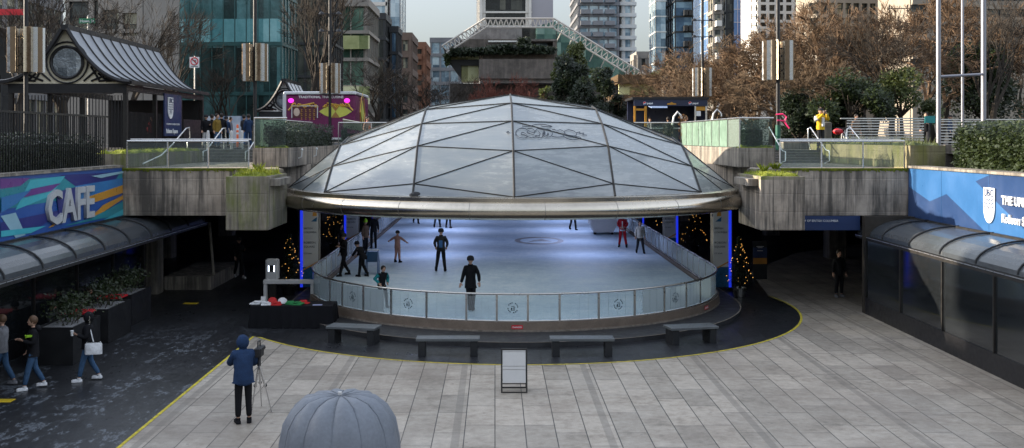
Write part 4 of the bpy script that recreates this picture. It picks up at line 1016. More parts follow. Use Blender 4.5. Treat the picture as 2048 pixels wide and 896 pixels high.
rail_px([(406, 322, 44.9), (406, 303, 44.9), (413, 301, 45.2), (445, 257, 47), (451, 256, 47.3), (452, 276, 47.3), (448, 279, 47.3), (448, 298, 47.3)], 0, 'second bent steel handrail from the left on the left stairs')
rail_px([(491, 322, 44.9), (491, 303, 44.9), (497, 301, 45.2), (523, 260, 47), (528, 262, 47.3), (528, 280, 47.3)], 0, 'third bent steel handrail from the left, by the planter wall')
rail_px([(1538, 254, 46.6), (1565, 302, 43.8), (1571, 303, 43.6), (1571, 322, 43.4), (1562, 326, 43.4), (1562, 334, 43.2)], 0, 'leftmost sunlit handrail on the right stairs')
rail_px([(1621, 300, 46), (1616, 278, 46), (1616, 257, 46), (1621, 255, 46), (1652, 300, 43.8), (1659, 302, 43.6), (1659, 322, 43.4), (1650, 326, 43.4), (1650, 338, 43)], 0, 'second sunlit handrail from the left on the right stairs')
rail_px([(1692, 300, 46), (1694, 258, 46), (1700, 254, 46), (1737, 300, 42.8), (1745, 300, 42.5), (1745, 320, 42), (1735, 324, 42), (1735, 336, 41.5)], 0, 'third sunlit handrail from the left on the right stairs')
rail_px([(1745, 300, 42.4), (1760, 315, 40.5), (1776, 336, 38.2)], 0, 'lowest short handrail at the right end of the right stairs', DARKFRAME)

# ------------------------------------------------------------------ street furniture on the upper level
def lamp(px, Y, zpan, wpan, lab, arms=True, top=15.5, green=False):
    x = X(px, Y); r = empty('street_lamp', (x, Y, SZ), lab, 'street lamp', 'black lamp posts with fluted metal panels')
    MB().tube([(x, Y, SZ), (x, Y, top)], .085, 10).build('pole', BLACK, r, 60)
    MB().tube([(x, Y, SZ), (x, Y, SZ + 1.1)], .11, 10).build('pole_base', PM('green_paint', (.02, .10, .07), .5) if green else BLACK, r, 60)
    # fluted plates curved round the pole with a gap in front
    for s in (-1, 1):
        b = MB(); n = 14
        pr = []
        for i in range(n + 1):
            a = R(-78 + 156 * i / n); rr = wpan / 2 * (1 + .10 * (-1) ** i); pr.append((x + s * rr * math.cos(a), Y + rr * math.sin(a) * .8))
        for i in range(n):
            b.mat((0, 1, 0, 2)[i % 4]); (xa, ya), (xb, yb) = pr[i], pr[i + 1]
            b.quad((xa, ya, zpan), (xb, yb, zpan), (xb, yb, zpan + 1.72), (xa, ya, zpan + 1.72))
        b.build('fluted_panel', [PM('panel_metal', (.55, .47, .36), .3, .8, .12, 5, .05), PM('panel_bronze', (.20, .14, .09), .35, .8, .2, 5), PM('panel_steel', (.50, .50, .50), .3, .8, .1, 5)], r)
        # inner strips near the pole
        b = MB()
        for k in range(3): b.box(x + s * (.12 + k * .13), x + s * (.18 + k * .13), Y - .12 - .05 * k, Y - .10 - .05 * k, zpan + .03, zpan + 1.69)
        b.build('panel_strip', MATS['panel_metal'], r)
    b = MB()
    for k in range(4): b.ball((x + .10, Y - .2, zpan + .4 + .32 * k), .045, 8, 5)
    b.build('bolts', BLACK, r)
    for k in range(2):
        MB().box(x - wpan / 2, x + wpan / 2, Y - .02, Y + .02, zpan + .25 + 1.1 * k, zpan + .29 + 1.1 * k).build('bracket', BLACK, r)
    if arms:
        for zz in (zpan + 3.6, zpan + 4.6):
            b = MB(); b.tube([(x - .55, Y, zz), (x + .55, Y, zz)], .03, 6); b.build('arm', BLACK, r)
            for s in (-1, 1): MB().lathe([(.02, .12), (.10, .08), (.17, -.03), (.0, -.05)], (x + s * .5, Y, zz), 12).build('lamp_head', BLACK, r, 50)
    return r
lamp(510, 48, 8.6, 1.09, 'black lamp post with fluted panels beside the left glass fence', False, 16)
lamp(660, 60, 8.55, 1.10, 'black lamp post with fluted panels behind the magenta food truck', True, 17)
lamp(1405, 63, 8.5, 1.09, 'black double armed lamp post with fluted panels behind the drinks kiosk', True, 17)
lamp(1556, 45.6, 8.52, 1.24, 'black lamp post with green base and fluted panels by the right stairs', False, 16, True)
lamp(52, 40, 8.5, 1.28, 'black lamp post with fluted panels left of the gabled pavilion', False, 16)
# bollards and delineator
for k, (px, lab) in enumerate(((416, 'leftmost white bollard at the top of the left stairs'), (463, 'white bollard just left of the orange delineator post'), (484, 'white bollard just right of the orange delineator post'))):
    x = X(px, 50); b = MB(); b.lathe([(.07, 0), (.07, .82), (.05, .88), (0, .9)], (x, 50, SZ), 12); o = b.build('bollard', GREYW, None, 50, loc=(x, 50, SZ)); tag(o, lab, 'bollard', 'white bollards')
def delineator(px, Y, lab):
    x = X(px, Y); r = empty('delineator_post', (x, Y, SZ), lab, 'traffic post', 'orange delineator posts')
    MB().lathe([(.20, 0), (.20, .05), (.08, .1)], (x, Y, SZ), 12).build('base', BLACK, r); MB().lathe([(.055, .1), (.055, 1.1), (.03, 1.16), (0, 1.17)], (x, Y, SZ), 12).build('post', ORANGE, r, 50)
    for z in (.7, .9): MB().lathe([(.058, z), (.058, z + .09)], (x, Y, SZ), 12).build('reflective_band', WHITE, r)
delineator(475, 49, 'orange delineator post between white bollards at the left stairs'); delineator(739, 54, 'orange delineator post just right of the magenta truck')

# gabled pavilions with swept roofs
def pavilion(x0, x1, y0, y1, ze, zr, name_lab, roofm, gablem, front_round=True, walls=True):
    xc = (x0 + x1) / 2; r = empty('pavilion', (xc, y0, SZ), name_lab, 'pavilion')
    n = 12
    def prof(s):  # swept curve from ridge to eave
        out = []
        for i in range(n + 1):
            t = i / n; out.append((xc + s * (.12 + ((x1 - x0) / 2 + .35 - .12) * t), zr - (zr - ze) * (1 - (1 - t) ** 2.1)))
        return out
    for s in (-1, 1):
        P = prof(s); b = MB()
        for i in range(n):
            (xa, za), (xb, zb) = P[i], P[i + 1]
            b.quad((xa, y0 - .3, za), (xa, y1, za), (xb, y1, zb), (xb, y0 - .3, zb)); b.quad((xa, y0 - .3, za - .08), (xb, y0 - .3, zb - .08), (xb, y1, zb - .08), (xa, y1, za - .08))
        b.build('roof', roofm, r, 50)
        m_ = max(3, int((y1 - y0) / 1.15)); b = MB()
        for k in range(m_ + 1):
            y = y0 - .3 + (y1 - y0 + .3) * k / m_; b.tube([(q[0], y, q[1] + .025) for q in P], .04, 4)
        b.build('roof_seams', DARKFRAME, r)
        b = MB(); b.tube([(q[0], y0 - .34, q[1] - .03) for q in P], .10, 5); b.build('barge_board', BLACK, r)
        MB().box(P[-1][0] - .1, P[-1][0] + .06, y0 - .3, y1, ze - .12, ze + .03).build('gutter', BLACK, r)
    MB().box(xc - .16, xc + .16, y0 - .35, y1 + .02, zr - .08, zr + .16).build('ridge', BLACK, r)
    # gable with round window
    P1 = prof(1); P0 = prof(-1)[::-1]
    b = MB(); b.prism([(q[0], y0, q[1] - .09) for q in P0 + P1], (0, .06, 0)); b.build('gable', gablem, r)
    zc = ze + (zr - ze) * .36; rad = (zr - ze) * .27
    b = MB(); b.tube([(xc + rad * 1.12 * math.cos(2 * math.pi * i / 28), y0 - .07, zc + rad * 1.12 * math.sin(2 * math.pi * i / 28)) for i in range(28)], .07, 6, closed=True)
    b.tube([(xc + rad * 1.45 * math.cos(2 * math.pi * i / 28), y0 - .05, zc + rad * 1.45 * math.sin(2 * math.pi * i / 28)) for i in range(28)], .04, 6, closed=True); b.build('window_ring', BLACK, r)
    b = MB(); b.prism([(xc + rad * math.cos(2 * math.pi * i / 28), y0 - .055, zc + rad * math.sin(2 * math.pi * i / 28)) for i in range(28)], (0, .04, 0)); b.build('round_window', facade_glass('round_glass', (.12, .14, .16), (.30, .33, .36), (.45, .48, .50), (.4, .4, .4)), r)
    b = MB()
    for k in range(1, 6):
        for s in (-1, 1):
            xa = xc + s * (x1 - x0) / 2 * (.30 + .13 * k); t = .30 + .13 * k; zt_ = zr - (zr - ze) * (1 - (1 - t) ** 2.1)
            b.tube([(xa - .35 * s, y0 - .05, ze + .02), (xa + .30 * s, y0 - .05, max(ze + .05, zt_ - .12))], .045, 4); b.tube([(xa + .35 * s, y0 - .05, ze + .02), (xa - .05 * s, y0 - .05, max(ze + .1, zt_ - .05))], .045, 4)
    b.build('gable_lattice', BLACK, r)
    MB().box(x0 - .1, x1 + .1, y0 - .02, y0 + .2, ze - .5, ze - .1).build('lintel', BLACK, r); MB().box(x1 - .1, x1 + .1, y0 + .2, y1, ze - .4, ze - .13).build('side_beam', BLACK, r); MB().box(x0 - .1, x0 + .1, y0 + .2, y1, ze - .4, ze - .13).build('side_beam', BLACK, r)
    for yy in [y0 + .1 + (y1 - y0 - .2) * k / 3 for k in range(4)]:
        for xx in (x0, x1): MB().box(xx - .09, xx + .09, yy - .09, yy + .09, SZ, ze - .13).build('post', DARKFRAME, r)
    return r
SLATE = PM('roof_metal', (.24, .25, .27), .42, .5, .12, 1.2, .05); STUCCO = PM('gable_stucco', (.66, .60, .46), .7, 0, .15, 2)
PVx0, PVx1, PVy0, PVy1, PVze, PVzr = -21.2, -16.2, 45.5, 57.5, 8.45, 10.75
pv = pavilion(PVx0, PVx1, PVy0, PVy1, PVze, PVzr, 'large dark pavilion with swept grey metal roof and round gable window on the left', SLATE, STUCCO)
b = MB()
for k in range(30):
    y = PVy0 + .3 + k * .16
    b.box(PVx1 - .02, PVx1 + .02, y, y + .03, SZ, SZ + 1.7)
for k in range(34): b.box(PVx0 + .2 + k * .14, PVx0 + .23 + k * .14, PVy0 + .04, PVy0 + .07, SZ, SZ + 2.4)
b.build('railing', BLACK, pv)
MB().box(PVx0 + .1, PVx1 - .1, PVy1 - .3, PVy1 - .1, SZ, PVze - .4).build('back_wall', BLACK, pv)
MB().box(PVx1 - .05, PVx1 + .03, 54.0, 57.2, SZ, SZ + 1.5).build('side_panel', BLACK, pv)
# navy banner with crest on the pavilion side
r = empty('banner_sign', (PVx1 + .12, 51.9, SZ), 'navy banner with white crest hung on the side of the large pavilion', 'banner')
MB().box(PVx1 + .10, PVx1 + .16, 50.5, 53.2, Z(272, 51.9), Z(189, 51.9)).build('banner_board', NAVY, r)
MP = lambda u, v, d: Vector((PVx1 + .165 + d, 51.35 + u, 7.45 + v)); crest(r, MP, .8, 1.05, SGN, NAVY)
text('UBC', .34, NAVY, (PVx1 + .205, 51.03, 7.70), (R(90), 0, R(90)), r, 'banner_lettering', .004, .004)
text('Robson Square', .30, SGN, (PVx1 + .175, 50.7, 6.22), (R(90), 0, R(90)), r, 'banner_lettering', .006, .01)
text('THE UNIVERSITY OF BRITISH COLUMBIA', .12, SGN, (PVx1 + .175, 50.7, 6.62), (R(90), 0, R(90)), r, 'banner_lettering', .004)
pavilion(-16.2, -12.9, 72, 77, 7.9, 9.9, 'small pavilion with swept white roof and round window behind the magenta truck', PM('pale_roof', (.7, .7, .7), .5, .2), PM('white_gable', (.75, .75, .72), .6))

# food truck
MAG = PM('truck_magenta', (.13, .01, .07), .35, .1, .25, .8); GOLD = PM('truck_gold', (.62, .38, .06), .4, .3, .25, 4); LIME = PM('truck_lime', (.50, .50, .08), .45, 0, .15, 2); SIL = PM('truck_silver', (.62, .63, .66), .35, .6, .1, 2)
tx0, tx1, ty0, ty1 = X(568, 60), X(711, 60), 60, 66; tz0 = SZ + .55; tz1 = Z(188, 60)
r = empty('food_truck', ((tx0 + tx1) / 2, ty0, SZ), 'magenta food truck with gold ornament behind the left glass fence', 'food truck')
MB().rbox(((tx0 + tx1) / 2, (ty0 + ty1) / 2, (tz0 + tz1) / 2), (tx1 - tx0, ty1 - ty0, tz1 - tz0), .12).build('body', MAG, r)
MB().rbox(((tx0 + tx1) / 2, (ty0 + ty1) / 2, tz1 + .07), (tx1 - tx0 + .08, ty1 - ty0 + .08, .16), .05).build('roof', SIL, r)
for xx in (tx0 + .03, ): MB().box(xx - .1, xx + .1, ty0 - .03, ty0 + .1, tz0, tz1).build('corner_trim', SIL, r)
MB().box(tx0 - .05, tx1 + .05, ty0 - .04, ty0 + .03, tz0 - .12, tz0 - .005).build('skirt', SIL, r)
for yy in (ty0 + 1.3, ty0 + 2.3, ty1 - 1.0):
    for xx in (tx0 + .15, tx1 - .15): MB().tube([(xx - .12, yy, SZ + .42), (xx + .12, yy, SZ + .42)], .42, 18).build('wheel', BLACK, r, 40)
hx0, hx1, hz0, hz1 = X(583, 60), X(636, 60), Z(236, 60), Z(211, 60)
b = MB()
for (a, c_, d, e) in ((hx0, hx1, hz1 - .05, hz1), (hx0, hx0 + .05, hz0, hz1 - .051), (hx1 - .05, hx1, hz0, hz1 - .051)): b.box(a, c_, ty0 - .05, ty0 - .005, d, e)
b.build('menu_frame', SIL, r)
MB().box(hx0 + .05, hx1 - .05, ty0 - .012, ty0 - .004, hz0, hz1 - .05).build('menu_panel', PM('menu_dark', (.10, .03, .04), .5), r)
b = MB(); rnd = random.Random(9)
for rr_ in range(3):
    for c_ in range(4):
        xx = hx0 + .55 + .24 * c_; zz = hz1 - .30 - .22 * rr_
        b.tube([(xx + rnd.uniform(-.03, .03), ty0 - .02, zz + .07), (xx + .07, ty0 - .02, zz + .05), (xx + .01, ty0 - .02, zz), (xx + .08, ty0 - .02, zz - .06), (xx, ty0 - .02, zz - .07)], .016, 4)
b.build('ornament', GOLD, r)
b = MB(); b.ball((hx0 + .30, ty0 - .02, hz1 - .38), .20, 12, 8, (.9, .08, 1.2)); b.build('printed_face', PM('print_beige', (.55, .42, .34), .6), r)
xc = X(671, 60); zc = Z(223, 60); b = MB()
pl = [(-.95, 0), (-.62, .22), (-.30, .34), (-.05, .42), (0, .50), (.05, .42), (.30, .34), (.62, .22), (.95, 0), (.62, -.22), (.30, -.33), (0, -.36), (-.30, -.33), (-.62, -.22)]
b.prism([(xc + u, ty0 - .02, zc + v) for u, v in pl], (0, .016, 0)); b.build('lozenge', LIME, r)
b = MB()
for (a, c_) in ((60, 120), (240, 300)): b.prism([(xc, ty0 - .026, zc), (xc + .52 * math.cos(R(a)), ty0 - .026, zc + .42 * math.sin(R(a))), (xc, ty0 - .026, zc + (.48 if a < 180 else -.35)), (xc + .52 * math.cos(R(c_)), ty0 - .026, zc + .42 * math.sin(R(c_)))], (0, .005, 0))
b.build('lozenge_centre', PM('bronze_print', (.32, .17, .05), .4, .3), r)
b = MB()
for (cx0, d) in ((tx0 + .45, 1), (tx1 - .35, -1)):
    for q in range(5):
        P = [(cx0 + d * (.1 + q * .33 + .12 * math.cos(t * .9)), ty0 - .015, tz1 - .62 + .09 * math.sin(t * 1.4 + q) - .04 * q % .1) for t in range(7)]
        b.tube(P, .045, 4)
    b.tube([(cx0 - d * .2, ty0 - .015, tz1 - .95), (cx0, ty0 - .015, tz1 - .72), (cx0 + d * .6, ty0 - .015, tz1 - .66), (cx0 + d * 1.3, ty0 - .015, tz1 - .52)], .045, 4)
b.build('gold_scroll', GOLD, r)
for px in (582, 694):
    b = MB(); b.ball((X(px, 60), ty0 - .01, tz1 - .38), .17, 12, 8, (1, .3, .8)); b.build('canopy_lamp', emit('magenta_light', (.8, .03, .55), .7), r)
text('TRADITIONAL THAI CUISINE', .20, SGN, (X(642, 60), ty0 - .01, tz1 - .24), (R(90), 0, 0), r, 'truck_lettering', .005, .004, 'CENTER', 1.0)
xs_ = tx1 + .01
b = MB(); b.prism([(xs_ + .01, 63 + u * 1.6, zc + v * 1.8) for u, v in ((-.45, 0), (0, .42), (.45, 0), (0, -.42))], (.01, 0, 0)); b.build('lozenge', LIME, r)
b = MB()
for s in (-1, 1): b.tube([(xs_ + .01, 63 + s * .8, zc - .7), (xs_ + .01, 63 + s * 1.1, zc), (xs_ + .01, 63 + s * .6, zc + .8), (xs_ + .01, 63, zc + 1.15)], .03, 4)
b.build('gold_scroll', GOLD, r)
# tipped white menu board on the fence
x = X(705, 51.4); o = MB().cbox((x, 51.4, 6.62), (1.0, .5, .06), Matrix.Rotation(R(-55), 3, 'X') @ Matrix.Rotation(R(18), 3, 'Y')).build('leaning_board', PM('board_cream', (.5, .46, .36), .6), None, loc=(x, 51.4, 6.5)); tag(o, 'cream board lying on the hedge in front of the magenta truck', 'board')

# drinks kiosk
KY = 60; kx0, kx1 = X(1268, KY), X(1414, KY); kz1 = Z(199, KY)
r = empty('drinks_kiosk', ((kx0 + kx1) / 2, KY, SZ), 'navy and orange drinks kiosk with open hatch behind the right side of the dome', 'kiosk')
KO = PM('kiosk_orange', (.5, .24, .03), .5, 0, .2, 3); KN = PM('kiosk_navy', (.012, .018, .05), .4, 0, .1, 3)
MB().box(kx0 - .1, kx1 + .1, KY - .1, KY + 3.2, kz1, kz1 + .14).build('roof', BLACK, r)
MB().box(kx0, kx1, KY - .05, KY + .1, Z(212, KY), kz1 - .001).build('fascia', KN, r)
b = MB(); b.box(kx0, kx1, KY + 2.9, KY + 3.1, SZ, kz1 - .01); b.box(kx1 - .1, kx1, KY + .1, KY + 2.9, SZ, kz1 - .01); b.box(kx0 + .9, kx1 - 1.0, KY + .02, KY + .5, SZ, SZ + 1.05); b.build('wall', KN, r)
for a_, c_ in ((kx0, kx0 + .1), (kx0 + .62, kx0 + .74), (kx1 - .72, kx1 - .64), (kx1 - .1, kx1)): MB().box(a_, c_, KY - .03, KY + .09, SZ, Z(212, KY) - .001).build('post', KO if a_ < kx0 + .7 else STEEL, r)
MB().box(kx0 + .1, kx0 + .62, KY, KY + .08, Z(221, KY), Z(217, KY)).build('panel', KO, r); MB().box(kx1 - .64, kx1 - .1, KY, KY + .08, Z(221, KY), Z(213, KY)).build('panel', KO, r); MB().box(kx1 - .62, kx1 - .36, KY - .02, KY + .04, Z(232, KY), Z(222, KY)).build('poster', WHITE, r)
MB().box(kx0 + .74, kx1 - .72, KY - .25, KY + .5, SZ + 1.05, SZ + 1.12).build('counter', GREYW, r)
b = MB(); b.prism([(kx0 + .8, KY - .05, Z(213, KY)), (kx0 + 1.9, KY - .05, Z(213, KY)), (kx0 + 1.8, KY - .8, Z(217, KY)), (kx0 + .9, KY - .8, Z(217, KY))], (0, 0, .03)); b.build('awning', PM('awning_blue', (.25, .33, .5), .6), r)
for px in (1289, 1380):
    x = X(px, KY); z = Z(206.5, KY); rr = .095; b = MB(); b.cyl((x, KY - .07, z), (x, KY - .051, z), rr, n=20); b.build('roundel', SGN, r)
    b = MB(); b.prism([(x + rr * .93 * math.cos(R(t)), KY - .074, z + rr * .93 * math.sin(R(t))) for t in range(25, 206, 15)][::-1], (0, .003, 0)); b.build('roundel_red', RED, r)
    b = MB(); b.prism([(x + rr * .93 * math.cos(R(t)), KY - .074, z + rr * .93 * math.sin(R(t))) for t in range(225, 370, 15)][::-1], (0, .003, 0)); b.build('roundel_blue', UB2, r)
    text('pepsi', .16, SGN, (x + .14, KY - .055, z - .05), (R(90), 0, 0), r, 'fascia_lettering', .004, .004)
b = MB(); x = X(1343, KY); z = Z(207, KY); b.prism([(x - .26, KY - .06, z - .07), (x + .26, KY - .06, z - .07), (x + .26, KY - .06, z), (x + .12, KY - .06, z + .02), (x, KY - .06, z + .09), (x - .12, KY - .06, z + .02), (x - .26, KY - .06, z)], (0, .008, 0)); b.build('fascia_emblem', KO, r)
# candy-cane frames and garland post at the right fence
for px, py, lab in ((1351, 233, 'white candy cane shaped hook left of the garlanded post'), (1430, 228, 'grey hooked lamp on the right glass fence')):
    y = 50.7; x = X(px, y); b = MB(); b.tube([(x - .15, y, 6.62), (x - .08, y, Z(py, y)), (x + .1, y, Z(py, y) + .22), (x + .26, y, Z(py, y) + .05), (x + .3, y, Z(py, y) - .1)], .05, 8)
    o = b.build('hooked_ornament', WHITE if px < 1400 else STEEL, None, 50, loc=(x, y, 6.5)); tag(o, lab, 'ornament')
x, y = X(1366, 50.2), 50.2; b = MB(); rnd = random.Random(4)
for k in range(900):
    t = rnd.random(); a = rnd.uniform(0, 6.28); rr = .16 + .06 * math.sin(t * 30); c = Vector((x + rr * math.cos(a), y + rr * math.sin(a), 5.62 + 1.5 * t)); d = Vector((rnd.uniform(-1, 1), rnd.uniform(-1, 1), rnd.uniform(-1, 1))) * .06
    b.add([c, c + d, c + d.cross(Vector((0, 0, 1))) * .7], [(0, 1, 2)])
o = b.build('garlanded_post', leafmat('garland', (.10, .04, .01), (.30, .16, .05)), None, loc=(x, y, 5.6)); tag(o, 'post wrapped in brown garland at the left end of the right glass fence', 'post')
# transit signs
def sign_post(px, Y, ztop, lab, name='sign_post'):
    x = X(px, Y); r = empty('traffic_sign', (x, Y, SZ), lab, 'traffic sign'); MB().tube([(x, Y + .04, SZ), (x, Y + .04, ztop)], .035, 8).build('post', STEEL, r, 60); return r, x
r, x = sign_post(389, 58, Z(112, 58), 'white no-left-turn sign with a red ring right of the pavilion roof')
zc_ = Z(124, 58); MB().box(x - .27, x + .27, 57.98, 58.0, zc_ - .32, zc_ + .28).build('sign_plate', SGN, r)
b = MB(); b.tube([(x + .20 * math.cos(t * math.pi / 10), 57.97, zc_ + .04 + .20 * math.sin(t * math.pi / 10)) for t in range(20)], .03, 5, closed=True); b.tube([(x - .14, 57.97, zc_ + .18), (x + .14, 57.97, zc_ - .10)], .025, 4); b.build('ring', RED, r)
b = MB(); b.tube([(x + .08, 57.975, zc_ - .08), (x + .08, 57.975, zc_ + .08), (x - .10, 57.975, zc_ + .08)], .022, 4); b.build('arrow', BLACK, r)
b = MB(); b.box(x - .2, x + .2, 57.97, 57.979, zc_ - .26, zc_ - .23); b.build('small_print', BLACK, r)
r, x = sign_post(399, 58.6, Z(205, 58.6), 'pedestrian signal with lit orange hand at the right end of the pavilion'); zz = Z(216, 58.6)
MB().rbox((x, 58.6, zz), (.42, .3, .5), .03).build('signal_housing', BLACK, r); b = MB(); b.ball((x, 58.43, zz), .12, 8, 6, (.8, .2, 1)); b.build('hand_light', emit('hand_light', (1, .15, .03), 4), r)
r, x = sign_post(175, 62, Z(30, 62), 'green street name sign above the ridge of the large pavilion')
MB().cbox((x, 61.93, Z(42, 62)), (.95, .04, .30)).build('sign_plate', PM('sign_green', (.02, .17, .08), .4), r); text('Howe St', .24, SGN, (x - .42, 61.90, Z(42, 62) - .09), (R(90), 0, 0), r, 'sign_lettering', .003, .002)

# right side street level: steel portal, slatted screens, hedge
for k, (px, lab) in enumerate(((1877, 'front left tall pale steel post behind the blue wall'), (1967, 'tall pale steel post at the far right behind the blue wall'), (1925, 'thinner middle steel post behind the blue wall'))):
    Y = 36.8 + (0, .5, 1.2)[k]; x = X(px, Y); o = MB().tube([(x, Y, 4.9), (x, Y, 15)], (.08, .09, .05)[k], 12).build('steel_post', PM('post_lilac_grey', (.24, .24, .27), .4, .5, .1, 2), None, 60, loc=(x, Y, 4.9)); tag(o, lab, 'post', 'tall steel posts behind the blue wall')
o = MB().tube([(X(1882, 36.8), 36.9, Z(153, 36.8)), (X(1962, 37.3), 37.2, Z(149, 37.3))], .05, 8).build('cross_bar', MATS['post_lilac_grey'], None, loc=(15.7, 36.9, 8.2)); tag(o, 'thin steel cross bar joining the tall posts behind the blue wall', 'bar')
def slat_screen(px0, px1, Y, zt, lab, n=9, over=.3):
    x0, x1 = X(px0, Y), X(px1, Y); r = empty('slatted_railing', ((x0 + x1) / 2, Y, SZ), lab, 'railing', 'slatted steel railings on the right')
    b = MB(); z0 = SZ + .15
    for k in range(n): z = z0 + (zt - z0 - .1) * k / (n - 1); b.box(x0, x1, Y, Y + .03, z, z + .05)
    b.build('slats', RAIL, r)
    m_ = max(2, int((x1 - x0) / 1.1))
    for k in range(m_ + 1): x = x0 + (x1 - x0) * k / m_; MB().box(x - .03, x + .03, Y + .031, Y + .08, SZ, zt).build('post', DARKFRAME, r)
    MB().box(x0 - over, x1 + .02, Y - .06, Y + .1, zt + .001, zt + .05).build('cap_rail', RAIL, r); return r
slat_screen(1694, 1848, 49, Z(238, 49), 'slatted steel railing behind the sunlit wall right of the stairs', 10)
slat_screen(1880, 2080, 52, Z(240, 52), 'slatted steel railing behind the tall steel posts', 9, .0)
r = empty('notice_sign', (X(1860, 48), 48, SZ), 'small teal notice sign on a post beside the slatted railing', 'sign'); x = X(1860, 48)
MB().box(x - .03, x + .03, 48.03, 48.08, SZ, Z(231, 48)).build('post', BLACK, r); MB().box(x - .24, x + .24, 47.98, 48.02, Z(246, 48), Z(232, 48)).build('sign_plate', PM('sign_teal', (.03, .22, .22), .5), r)
hedge(15.2, 18.5, 24, 34.5, 5.0, 6.35, 26000, LEAF, 'broad leafy green hedge above the blue wall at the right edge', 11, .10)
hedge(-17.5, -13.4, 22, 35.5, 5.0, 6.0, 9000, LEAFD, 'dark hedge above the printed wall at the left edge', 12, .08)
# dark railing above left wall
b = MB()
for k in range(70): y = 24 + k * .165; b.box(-13.32, -13.29, y, y + .03, 5.05, 6.7)
b.box(-13.33, -13.28, 24, 35.7, 6.68, 6.74); o = b.build('dark_railing', BLACK, None, loc=(-13.3, 30, 5.05)); tag(o, 'tall black upright bar railing above the printed wall on the left', 'railing')
# concrete info plinth with the leaning photographer
x = X(1653, 46.6); o = MB().rbox((x, 46.8, SZ + .62), (.46, .5, 1.24), .04).build('info_plinth', CONC3, None, loc=(x, 46.8, SZ)); tag(o, 'pale stone plinth beside the photographer at the top of the right stairs', 'plinth')
x0, x1 = X(1565, 48.5), X(1640, 48.5); o = MB().rbox(((x0 + x1) / 2, 48.6, SZ + .2), (x1 - x0, .5, .4), .03).build('stone_bench', CONC3, None, loc=((x0 + x1) / 2, 48.6, SZ)); tag(o, 'long low stone seat at the top of the right stairs', 'bench')
# bicycle
def bicycle(px, Y, lab):
    x = X(px, Y); r = empty('bicycle', (x, Y, SZ), lab, 'bicycle')
    for d in (-.5, .5):
        w = MB(); w.tube([(x + .06 * d, Y + d + .33 * math.cos(t * math.pi / 12), SZ + .35 + .33 * math.sin(t * math.pi / 12)) for t in range(24)], .022, 5, closed=True); w.build('wheel', BLACK, r)
    P = lambda v, z: (x, Y + v, SZ + z)
    b = MB()
    for a, c_ in ((P(-.5, .35), P(-.08, .32)), (P(-.08, .32), P(.02, .9)), (P(-.08, .32), P(.42, .8)), (P(.42, .85), P(.5, .35)), (P(-.02, .75), P(.42, .8)), (P(-.5, .35), P(-.02, .75))): b.tube([a, c_], .022, 6)
    b.build('frame', WHITE, r); b = MB(); b.cbox(P(.02, .93), (.12, .26, .05)); b.build('saddle', BLACK, r)
    b = MB(); b.tube([(x - .27, Y + .38, SZ + 1.0), (x, Y + .44, SZ + .97), (x + .27, Y + .38, SZ + 1.0)], .018, 6); b.tube([P(.42, .82), P(.44, .97)], .018, 6); b.build('handlebar', BLACK, r)
    b = MB(); b.ball((x - .25, Y + .2, SZ + .82), .2, 8, 6, (1.2, 1, .7)); b.build('pannier', RED, r); return r
bicycle(1690, 46.9, 'bicycle with red pannier parked at the top of the right stairs')
# pink ribbons on lamp post
x, y = X(1560, 45.4), 45.4; b = MB()
for P in ([(x - .18, y, 7.0), (x + .1, y - .1, 7.02), (x + .25, y - .1, 6.9), (x + .2, y - .1, 6.75)], [(x - .15, y - .1, 6.75), (x + .15, y - .1, 6.72), (x + .3, y - .1, 6.5), (x + .38, y - .1, 6.4)]): b.tube(P, .035, 4)
o = b.build('pink_ribbon', PM('ribbon_pink', (.7, .03, .15), .6), None, loc=(x, y, 6.7)); tag(o, 'pink ribbon tied round the lamp post by the right stairs', 'ribbon')
# planters by the cafe
def black_planter(x, y, L_, lab, seed):
    r = empty('black_planter', (x, y, .004), lab, 'planter', 'black planters in front of the cafe')
    b = MB(); w = 1.0; h = 1.0
    b.box(x - w / 2, x + w / 2, y - L_ / 2, y - L_ / 2 + .05, .004, h); b.box(x - w / 2, x + w / 2, y + L_ / 2 - .05, y + L_ / 2, .004, h); b.box(x - w / 2, x - w / 2 + .05, y - L_ / 2 + .05, y + L_ / 2 - .05, .004, h); b.box(x + w / 2 - .05, x + w / 2, y - L_ / 2 + .05, y + L_ / 2 - .05, .004, h)
    b.build('box', PM('planter_black', (.015, .015, .016), .5, 0, .2, 2), r)
    MB().box(x - w / 2 + .05, x + w / 2 - .05, y - L_ / 2 + .05, y + L_ / 2 - .05, .5, h - .05).build('pebbles', PM('pebbles', (.25, .25, .25), .9, 0, .6, 30, .8), r)
    rnd = random.Random(seed); b = MB()
    for k in range(10):
        a = rnd.uniform(0, 6.28); x1 = x + rnd.uniform(-.25, .25); y1 = y + rnd.uniform(-.5, .5); b.tube([(x1, y1, h - .06), (x1 + .15 * math.cos(a), y1 + .15 * math.sin(a), h + .3), (x1 + .3 * math.cos(a), y1 + .3 * math.sin(a), h + .6)], [.014, .01, .005], 4)
    b.build('stems', BARK, r); b = MB()
    for k in range(900):
        c = Vector((x + rnd.gauss(0, .25), y + rnd.gauss(0, .42), h + .42 + rnd.gauss(0, .17))); a = Vector((rnd.uniform(-1, 1), rnd.uniform(-1, 1), rnd.uniform(-.5, 1))).normalized(); q = a.orthogonal().normalized(); s_ = rnd.uniform(.03, .07)
        b.add([c - q * s_ * .45, c + a * s_, c + q * s_ * .45, c - a * s_], [(0, 1, 2, 3)])
    b.build('foliage', LEAF, r); return r
black_planter(-12.05, 34.0, 1.9, 'farthest black planter with leafy shrub, nearest the concrete column', 1)
black_planter(-11.75, 31.2, 1.9, 'middle black planter with leafy shrub in front of the cafe', 2)
black_planter(-11.6, 28.3, 1.9, 'nearest black planter with leafy shrub in front of the cafe', 3)
